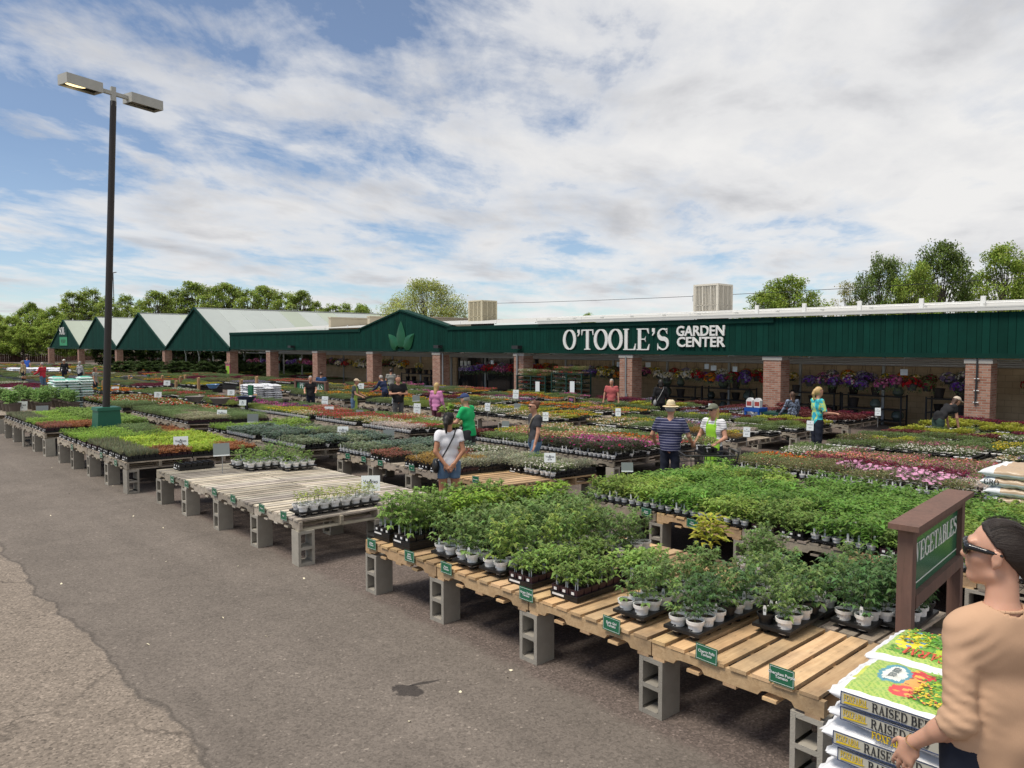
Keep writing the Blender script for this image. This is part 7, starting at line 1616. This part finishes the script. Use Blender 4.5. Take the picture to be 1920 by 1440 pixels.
# striped polo man
X, Y = place(1258, 11.35)
def wband(t, k): pass
person(X, Y, 757, hd(-.45, 1), 'man in navy striped polo and straw hat seen from behind', bars('striped_polo', (.022, .026, .075), (.30, .30, .40), .047, .16), dkn, 'grey', arms=((.45, .05, -1), (.0, .75, -.55), (.45, .05, -1), (.1, .7, -.6)), hem=.86, sleeve=.8, hat=mat('straw', (.66, .55, .36), .8, var=.15, vscale=30), h=.012, build=1.33)
# woman with lime apron
X, Y = place(1340, 11.95)
person(X, Y, 758, hd(1, -.75), 'woman in lime green apron and olive cap behind a black cart', bars('striped_tee', (.72, .72, .74), (.05, .05, .09), .042, .18), dkn, 'blond', arms=((.35, .1, -1), (-.15, .9, -.35), (.35, .2, -1), (-.35, .85, -.3)), hem=.86, sleeve=.55, hairst='bob', cap=C('olive_cap', (.14, .15, .11)), glasses=True, apron=C('lime_apron', (.30, .62, .04)), h=.0125, build=1.1)
# shopping cart beside her
Xc, Yc = place(1322, 11.0); Xc += .05
t = empty('shopping_cart', (Xc, Yc, gz(Yc)), hd(1, 0)); tag(t, 'black wire shopping cart with purple bag beside the lime apron', 'cart')
cm = M['dmetal']; b = MB(); w0, w1 = .22, .28
def ring(z, w, y0, y1): return [(-w, y0, z), (w, y0, z), (w, y1, z), (-w, y1, z), (-w, y0, z)]
for z, k in ((.55, 0), (.65, .3), (.75, .6), (.85, .85), (.92, 1)): b.path(ring(z, w0 + (w1 - w0) * k, -.36 - .05 * k, .36 + .05 * k), .006 if z < .9 else .013, 5)
for i in range(13):
    y = -.36 + .72 * i / 12
    for s in (-1, 1): b.tube((s * w0, y, .55), (s * w1, y * 1.14, .92), .004, n=4)
    b.tube((-w0, y, .55), (w0, y, .55), .004, n=4)
for i in range(8):
    x = -1 + 2 * i / 7
    for s in (-1, 1): b.tube((x * w0, s * .36, .55), (x * w1, s * .41, .92), .004, n=4)
b.build('basket', cm, t); b = MB()
for s in (-1, 1): b.path([(s * .2, -.4, .12), (s * .22, -.38, .5), (s * w1, -.46, .98)], .014, 6); b.path([(s * .2, -.4, .14), (s * .2, .36, .14), (s * .21, .3, .55)], .014, 6)
b.tube((-w1, -.46, .98), (w1, -.46, .98), .016); b.path(ring(.22, .2, -.36, .34), .008, 5); b.build('frame', cm, t)
for sx in (-1, 1):
    for sy in (-.38, .34): b = MB(); b.tube((sx * .2 - .015, sy, .06), (sx * .2 + .015, sy, .06), .06, n=12); b.build('wheel', cm, t)
q = SDF((Xc - .4, Yc - .4, 0 - .4), (Xc + .4, Yc + .4, .5), .016); q.ell((Xc, Yc, gz(Yc) + .37), (.13, .10, .14), 0); o = sdf_obj(q, 'purple_bag', mat('purple_fabric', (.14, .03, .30), .7), None); tag(o, 'purple bag lying low in the shopping cart', 'bag')
o = inst('plant_tray', CTRAY, None, (Xc, Yc, gz(Yc) + .925), t.rotation_euler[2] + 1.57); tag(o, 'tray of bronze plants in white pots on the cart', 'plant tray'); inst('pot_set', POTS15, o, (0, 0, .01), 0, (.8, .95, 1)); inst('foliage', foliage_mesh('shrub', 1), o, (0, 0, .01), 0, (.8, .95, 1))
# others, further off
def far(px, Y, hy, h_, lab, top, bot, **k): X, Y = place(px, Y); return person(X, Y, hy, h_, lab, top, bot, h=.017, **k)
teal = blotch('tie_dye', [(.02, .30, .42), (.05, .48, .52), (.45, .62, .20), (.03, .36, .48)], 5)
def blooms(t, k):
    pass
far(1339, 17.95, 726, hd(-1, .1), 'blond woman in turquoise tie dye shirt holding small pots', teal, dkn, hair='blond', hairst='pony', arms=((.3, .2, -1), (-.05, .95, -.1), (.3, .2, -1), (-.05, .95, -.05)), hem=.86, sleeve=.95, build=1.1) if False else None
far(1534, 18.0, 726, hd(-1, .1), 'blond woman in turquoise tie dye shirt holding small pots', teal, dkn, hair='blond', hairst='pony', arms=((.3, .2, -1), (-.05, .95, -.1), (.3, .2, -1), (-.05, .95, -.05)), hem=.86, sleeve=.95, build=1.1)
far(1487, 21.4, 735, hd(.2, 1), 'woman in pale denim jacket with long brown hair by bench', blotch('washed_denim', [(.22, .27, .38), (.06, .07, .10), (.28, .33, .44)], 7), dkn, hair='brown', hairst='long', long_sleeve=True, arms=((.4, .2, -1), (.2, .6, -.8), (.4, .2, -1), (.2, .6, -.8)), build=1.1)
far(1762, 21.2, 752, hd(-1, .1), 'worker in black shirt and pale cap bending near rightmost pillar', blk, C('dark_green_cloth', (.03, .06, .05)), hair='brown', hairst='long', lean=.75, cap=C('pale_cap', (.50, .42, .33)), arms=((.1, .15, -1), (.0, .2, -1), (.1, .15, -1), (.0, .2, -1)), hem=.92, height=1.72)
far(1147, 21.4, 711, hd(.4, -1), 'man in faded red shirt standing left of brick pillar', C('faded_red', (.42, .10, .10)), C('khaki', (.20, .17, .11)), hair='grey', arms=((.25, .1, -1), (.1, .25, -1), (.25, .1, -1), (.1, .25, -1)), build=1.25, sleeve=.7)
far(1239, 21.4, 712, hd(.1, 1), 'person all in black seen from behind under white baskets', blk, blk, hair='dark', hairst='bob', long_sleeve=True, strap=(1, C('pale_strap', (.3, .3, .3))), build=1.1)
far(818, 14.3, 718, hd(-.5, .8), 'blond woman in pink sweater walking past the entrance', C('pink_knit', (.55, .21, .40)), C('wine_cloth', (.10, .03, .04)), hair='blond', hairst='long', long_sleeve=True, build=1.08, hem=.80)
far(663, 14.2, 710, hd(-.95, -.1), 'worker in tan cap with lime apron over blue jeans', C('slate_shirt', (.07, .085, .09)), dn, hair='brown', cap=C('tan_cap', (.50, .40, .28)), arms=((.15, .35, -1), (-.1, .8, -.3), (.15, .35, -1), (-.1, .8, -.3)), apron=C('lime_half_apron', (.35, .50, .10)), lean=.12, build=1.1)
far(746, 14.3, 704, hd(-.4, -.9), 'man in black shirt with crossed arms before the wall', blk, C('grey_cloth', (.10, .10, .10)), hair='brown', arms=((.25, .25, -1), (-.95, .55, .05), (.25, .3, -1), (-.95, .6, .12)), build=1.3, sleeve=.7)
far(722, 17.6, 702, hd(.6, .4), 'person in navy jacket leaning over plants by the pillar', C('navy_jacket', (.02, .03, .08)), dkn, hair='grey', long_sleeve=True, lean=.35, arms=((.2, .5, -.9), (0, .9, -.5), (.2, .5, -.9), (0, .9, -.5)), build=1.15)
far(733, 21.3, 692, hd(.2, 1), 'person in pale grey shirt with backpack straps near far pillar', C('pale_grey', (.28, .28, .26)), dkn, hair='dark', build=1.15)
far(582, 14.3, 705, hd(-.2, -1), 'woman in black V neck shirt pushing a low black cart', blk, dkn, hair='grey', hairst='bob', arms=((.2, .3, -1), (-.1, .9, -.3), (.2, .3, -1), (-.1, .9, -.3)), build=1.15)
far(602, 17.7, 698, hd(.1, 1), 'man in dark blue shirt seen from behind by brick pillar', C('blue_shirt', (.015, .06, .16)), dkn, hair='brown', arms=((.25, .2, -1), (.0, .7, -.7), (.25, .2, -1), (.0, .7, -.7)), build=1.25)
far(80, 9.7, 692, hd(1, .2), 'man in red shirt near the teal bag stack', C('red_shirt', (.50, .03, .05)), dn, hair='grey', long_sleeve=True, arms=((.2, .4, -1), (0, .9, -.4), (.2, .4, -1), (0, .9, -.4)), height=1.7, build=1.15)
far(51, 13.6, 687, hd(.2, 1), 'person in royal blue shirt at far left', C('royal_blue', (.03, .10, .42)), dkn, hair='brown', height=1.75)
far(44, 10.8, 697, hd(.4, -1), 'person with grey cap and tan jacket behind tall grasses', C('tan_jacket', (.32, .25, .14)), dkn, hair='brown', cap=C('grey_cap', (.25, .23, .2)), long_sleeve=True, height=1.65)
far(121, 13.4, 689, hd(-.1, -1), 'person in black top and white cap behind teal bags', blk, dkn, hair='dark', cap=C('white_cap', (.6, .6, .55)), long_sleeve=True, height=1.75)
far(150, 13.4, 694, hd(-.3, 1), 'grey haired person in pale grey jacket behind teal bags', C('light_grey_jacket', (.36, .36, .37)), dkn, hair='grey', hairst='bob', long_sleeve=True, height=1.68)
far(178, 10.6, 697, hd(-1, .2), 'person in mottled grey top left of the light pole', blotch('mottled_grey', [(.22, .25, .23), (.35, .37, .34), (.15, .18, .17)], 9), dkn, hair='auburn', hairst='bob', height=1.6)
# ================================================================ WOMAN IN THE TAN SWEATER (foreground)
def woman():
    D = 2.86; d = ray(1888, 720); t_ = D / dist(d[0], d[1]); X, Y = d[0] * t_, d[1] * t_
    ztop = EYE - (979 - HY) / F * D; s = ztop / 1.725; face = face_to(IL[0] * .04 + AW[0] * 1, IL[1] * .04 + AW[1] * 1)
    t = empty('person', (X, Y, gz(Y)), face); t.scale = (s, s, s); tag(t, 'dark haired woman in tan sweater and sunglasses at right foreground', 'person'); h = .0075
    skin = mat('warm_skin', (.58, .32, .22), .45, var=.07, vscale=14, spec=.45); nt = skin.node_tree; skin.node_tree.nodes['Principled BSDF'].inputs['Subsurface Weight'].default_value = .12; skin.node_tree.nodes['Principled BSDF'].inputs['Subsurface Radius'].default_value = (.02, .008, .004)
    hc = np.array((0, .02, 1.60)); a = rad(12); hf = np.array((math.sin(-a) * -1 * -1, math.cos(a), .06)); hf = nrm(np.array([-math.sin(rad(-22)), math.cos(rad(-22)), .05])) if False else nrm(np.array([-math.sin(rad(57)), math.cos(rad(57)), .03])); hs = nrm(np.cross(hf, [0, 0, 1])); hu = nrm(np.cross(hs, hf)); RH = [[v[i] for v in (hs, hf, hu)] for i in range(3)]; H_ = lambda x, y, z: hc + hs * x + hf * y + hu * z
    sh = [np.array((-.150, -.005, 1.322)), np.array((.155, -.005, 1.322))]; el = [np.array((-.185, -.070, 1.012)), np.array((.225, -.01, 1.04))]; wr = [np.array((-.262, .080, .848)), np.array((.23, .10, .83))]
    sq = ((0, 1, 0), .68)
    def torso(q, e=0.):
        q.cap((-.07, -.005, .93), (.07, -.005, .93), .108 + e, .108 + e, .05, sq=((0, 1, 0), .85)); q.cap((-.045, 0, 1.08), (.045, 0, 1.08), .092 + e, .092 + e, .05, sq=sq); q.cap((-.075, -.01, 1.26), (.075, -.01, 1.26), .098 + e, .098 + e, .05, sq=((0, 1, 0), .78)); q.cap((0, 0, .95), (0, -.005, 1.3), .095 + e, .10 + e, .05, sq=sq)
        q.cap((-.115, -.008, 1.312), (.115, -.008, 1.312), .052 + e, .055 + e, .05); q.cap((-.06, .045, 1.235), (.06, .045, 1.235), .058 + e, .058 + e, .05)
        q.cap((0, -.02, 1.375), (-.12, -.01, 1.330), .040 + e, .042 + e, .04); q.cap((0, -.02, 1.375), (.12, -.01, 1.330), .040 + e, .042 + e, .04)
    # body in one grid
    q = SDF((-.48, -.28, -.02), (.46, .5, 1.76), h); torso(q); q.cap((0, -.015, 1.37), H_(0, -.020, -.05), .056, .050, .03); q.ell(hc + hu * .018 - hf * .006, (.070, .092, .103), .02, R=RH)
    q.ell(H_(0, .045, -.035), (.056, .052, .070), .025, R=RH); q.cap(H_(-.045, .01, -.075), H_(0, .062, -.100), .022, .022, .025); q.cap(H_(.045, .01, -.075), H_(0, .062, -.100), .022, .022, .025)
    q.cap(H_(0, .068, -.098), H_(0, .076, -.098), .018, .016, .015)                                                   # chin
    q.cap(H_(0, .088, .020), H_(0, .106, -.018), .008, .0125, .012); q.ell(H_(0, .103, -.023), (.015, .013, .010), .008, R=RH)   # nose
    q.cap(H_(-.014, .091, -.049), H_(.014, .091, -.049), .0085, .0085, .006); q.cap(H_(-.012, .089, -.062), H_(.012, .089, -.062), .0095, .0095, .006)      # lips
    q.cap(H_(-.034, .082, .035), H_(.034, .082, .035), .014, .014, .014); q.ell(H_(-.040, .06, -.018), (.024, .026, .024), .02, R=RH); q.ell(H_(.040, .06, -.018), (.024, .026, .024), .02, R=RH)
    for sx in (-1, 1):
        q.ell(H_(sx * .082, .004, -.008), (.012, .021, .034), .004, R=RH); q.ell(H_(sx * .095, .009, -.004), (.007, .011, .018), .003, 's', R=RH); q.ell(H_(sx * .080, .010, -.040), (.007, .009, .010), .005, R=RH)
    for i in (0, 1):
        q.cap(sh[i], el[i], .048, .040, .03); q.cap(el[i], wr[i], .041, .0255, .02); dd = nrm(wr[i] - el[i]); q.cap(el[i] + dd * .03, el[i] + dd * .10, .043, .038, .02)
    dd = nrm(np.array([-.22, .30, -.92])); hand(q, wr[0], dd, nrm(np.cross(dd, [-.75, -.5, .2])) * 1, h, r=.0088, curl=.30, spread=1.1)
    dd = nrm(wr[1] - el[1]); hand(q, wr[1], dd, nrm(np.cross(dd, [0, 0, 1])) * -1, h, r=.0088, curl=.3)
    for sx in (-1, 1): q.cap((sx * .09, 0, .9), (sx * .1, .01, .49), .092, .056, .04); q.cap((sx * .1, .01, .49), (sx * .1, -.02, .08), .055, .036, .03); q.cap((sx * .1, -.04, .045), (sx * .1, .12, .035), .038, .03, .02)
    sdf_obj(q, 'body', skin, t)
    # sweater with rolled, bunched sleeves
    q2 = SDF((-.50, -.28, .76), (.48, .3, 1.56), h)
    for i in (0, 1):
        dd = nrm(wr[i] - el[i]); q2.cap(sh[i], el[i], .056, .054, .010); q2.cap(el[i], el[i] + dd * .055, .056, .054, .02); q2.cap(el[i] + dd * .030, el[i] + dd * .09, .058, .053, .012); q2.cap(el[i] + dd * .125, el[i] + dd * .22, .09, .09, 0, 's')
    q = SDF((-.50, -.28, .76), (.48, .3, 1.56), h); torso(q, .019)
    q.cap((-.03, 0, .83), (.03, 0, .90), .135, .135, .04, sq=((0, 1, 0), .86)); q.cap((-.05, 0, 1.05), (.05, 0, 1.05), .125, .125, .05, sq=((0, 1, 0), .85))
    q.comb((slice(None),) * 3, q2.f, .012, 'u')
    q.cap((0, -.018, 1.405), H_(0, -.02, -.04), .060, .066, 0, 's'); q.keep(lambda x, y, z: .80 - z)
    e0, e1 = el; s0, s1 = sh
    def wrk(x, y, z):
        r = 0
        for i in (0, 1):
            e, sx = el[i], (-1 if i == 0 else 1); near = np.exp(-((x - e[0]) ** 2 + (y - e[1]) ** 2 + (z - e[2] - .05) ** 2) / .0125); ax = (x - sh[i][0]) * (e[0] - sh[i][0]) + (y - sh[i][1]) * (e[1] - sh[i][1]) + (z - sh[i][2]) * (e[2] - sh[i][2]); r = r + near * (.0042 * np.sin(ax * 420 + 46 * x * sx + 42 * y) + .0018 * np.sin(ax * 700 - 60 * y + 30 * z))
            ar = np.exp(-((x - sx * .15) ** 2 + (z - 1.29) ** 2) / .006); r = r + ar * .0035 * np.sin(130 * (x * sx * .6 + z * .8))
        body = (np.abs(x) < .19) * 0.0022 * (np.sin(26 * x + 14 * z + 2 * np.sin(9 * z)) + .7 * np.sin(38 * (z - .4 * np.abs(x)) + 5 * x)); return r + body
    q.wrinkle(wrk); m = mat('tan_knit', (.54, .345, .225), .95, var=.05, vscale=20, spec=.15); n2 = m.node_tree; bp = n2.nodes.new('ShaderNodeBump'); bp.inputs['Strength'].default_value = .35; bp.inputs['Distance'].default_value = .002
    tc = n2.nodes.new('ShaderNodeTexCoord'); mp = n2.nodes.new('ShaderNodeMapping'); mp.inputs['Scale'].default_value = (420, 420, 60); n2.links.new(tc.outputs['Object'], mp.inputs[0]); n2.links.new(noise_n(n2, mp.outputs[0], 1., 3, .6), bp.inputs['Height']); n2.links.new(bp.outputs[0], n2.nodes['Principled BSDF'].inputs['Normal'])
    sw = sdf_obj(q, 'sweater', m, t, smooth=3)
    b = MB(); n = 28; c0 = np.array((0, -.017, 1.398)); V = []
    for i in range(n):
        a_ = 2 * math.pi * i / n; V.append(c0 + np.array([.062 * math.cos(a_), .060 * math.sin(a_), -.010 * math.sin(a_)]))
    for i in range(n): b.tube(V[i], V[(i + 1) % n], .0065, n=8)
    b.build('collar', m, sw, smooth=True)
    for i in ():
        dd = nrm(wr[i] - el[i]); c = el[i] + dd * .118; u = nrm(np.cross(dd, [0, 0, 1])); v = np.cross(dd, u); b = MB(); pr = [c + (u * math.cos(a_) + v * math.sin(a_)) * .054 for a_ in [k * math.pi / 12 for k in range(25)]]
        for p0, p1 in zip(pr, pr[1:]): b.tube(p0, p1, .0085, n=8)
        b.build('cuff', m, sw, smooth=True)
    # trousers
    q = SDF((-.26, -.26, .03), (.26, .26, 1.0), .012); q.cap((-.065, 0, .93), (.065, 0, .93), .118, .118, .05, sq=((0, 1, 0), .86))
    for sx in (-1, 1): q.cap((sx * .09, 0, .9), (sx * .1, .01, .49), .106, .075, .03); q.cap((sx * .1, .01, .49), (sx * .1, -.02, .08), .07, .06, .02)
    q.keep(lambda x, y, z: np.maximum(.1 - z, z - .98)); sdf_obj(q, 'trousers', dkn, t)
    for sx in (-1, 1): b = MB(); b.box(sx * .1 - .04, sx * .1 + .04, -.09, .17, -.002, .05); b.box(sx * .1 - .037, sx * .1 + .037, -.085, .08, .0502, .09); b.build('shoe', M['dmetal'], t)
    # hair pulled back into a bun
    q = SDF(hc - .26, hc + .26, .0065); q.ell(hc + hu * .028 - hf * .014, (.081, .103, .102), .01, R=RH); q.cap(H_(0, -.06, -.01), H_(0, -.075, -.05), .062, .038, .02, sq=(hs, 1)); q.ell(H_(.01, -.128, .012), (.047, .042, .047), .012, R=RH); q.cap(H_(0, -.145, -.01), H_(0, -.13, -.045), .02, .012, .01)
    def fc(x, y, z):
        dx, dy, dz = x - hc[0], y - hc[1], z - hc[2]; yy = dx * hf[0] + dy * hf[1] + dz * hf[2]; zz_ = dx * hu[0] + dy * hu[1] + dz * hu[2]; xx = np.abs(dx * hs[0] + dy * hs[1] + dz * hs[2])
        line = .055 - np.clip(.090 - zz_, 0, .2) * .80      # hairline runs back from the forehead to behind the ear
        ear = .030 - np.sqrt((yy - .012) ** 2 + ((zz_ + .006) * .8) ** 2); return np.maximum(np.maximum(yy - line, -.095 - zz_), ear)
    q.keep(fc)
    q.wrinkle(lambda x, y, z: .0007 * np.sin(300 * (z - hc[2]) + 60 * (y - hc[1]) + 40 * x)); hm = mat('dark_hair', (.022, .014, .011), .5, spec=.4); n2 = hm.node_tree; tc = n2.nodes.new('ShaderNodeTexCoord'); mp = n2.nodes.new('ShaderNodeMapping'); mp.inputs['Scale'].default_value = (40, 30, 420); n2.links.new(tc.outputs['Object'], mp.inputs[0]); bp = n2.nodes.new('ShaderNodeBump'); bp.inputs['Strength'].default_value = .8; bp.inputs['Distance'].default_value = .004; n2.links.new(noise_n(n2, mp.outputs[0], 1., 4, .6), bp.inputs['Height']); n2.links.new(bp.outputs[0], n2.nodes['Principled BSDF'].inputs['Normal'])
    sdf_obj(q, 'hair', hm, t, smooth=1)
    b = MB(); R = random.Random(11)
    for i in range(46):
        lat = R.uniform(-1.25, 1.25); pts = []; off = R.uniform(.001, .010); w1 = R.uniform(-.05, .05)
        for k in range(7):
            u = k / 6; th = .55 - 2.35 * u; rr_ = 1 + off / .09; cx_ = math.sin(lat * (1 - .55 * u) + w1 * math.sin(3 * u)); cc_ = math.cos(lat * (1 - .55 * u))
            pts.append(H_(.081 * rr_ * cx_, -.014 + .103 * rr_ * math.sin(th) * (.35 + .65 * cc_), .028 + .102 * rr_ * math.cos(th) * cc_ ** .8 if cc_ > 0 else .03))
        b.path(pts, .0005, 3)
    b.build('hair_strands', hm, t)
    # loose strands on the nape
    b = MB(); R = random.Random(4)
    for i in range(7):
        p0 = H_(R.uniform(-.05, .0), -.07 + R.uniform(-.02, .02), -.06); b.path([p0, p0 + np.array([R.uniform(-.02, .02), R.uniform(-.02, .02), -.03]), p0 + np.array([R.uniform(-.03, .03), R.uniform(-.03, .02), -.055])], .0009, 4)
    b.build('hair_strands', hm, t)
    # sunglasses: wrap frame, two lenses, temples
    q = SDF(hc - .16, hc + .16, .005)
    for sx in (-1, 1):
        q.ell(H_(sx * .035, .100, .012), (.034, .012, .027), .003, R=RH); q.cap(H_(sx * .064, .090, .022), H_(sx * .080, .035, .016), .0125, .0095, .004); q.cap(H_(sx * .080, .035, .016), H_(sx * .085, -.012, .008), .0095, .006, .004)
    q.cap(H_(-.03, .107, .026), H_(.03, .107, .026), .006, .006, .006); sdf_obj(q, 'sunglasses', glassm, t, smooth=1)
    # bracelet
    dd = nrm(wr[0] - el[0]); u = nrm(np.cross(dd, [0, 0, 1])); v = np.cross(dd, u); b = MB(); c = wr[0] - dd * .004; pr = [c + (u * math.cos(a_) * 1.0 + v * math.sin(a_) * .9) * .0315 + dd * .006 * math.sin(2 * a_) for a_ in [k * math.pi / 12 for k in range(25)]]
    for p0, p1 in zip(pr, pr[1:]): b.tube(p0, p1, .0018, n=5)
    b.build('bracelet', mat('gold_bracelet', (.7, .45, .2), .3, metal=.9), t)
woman()
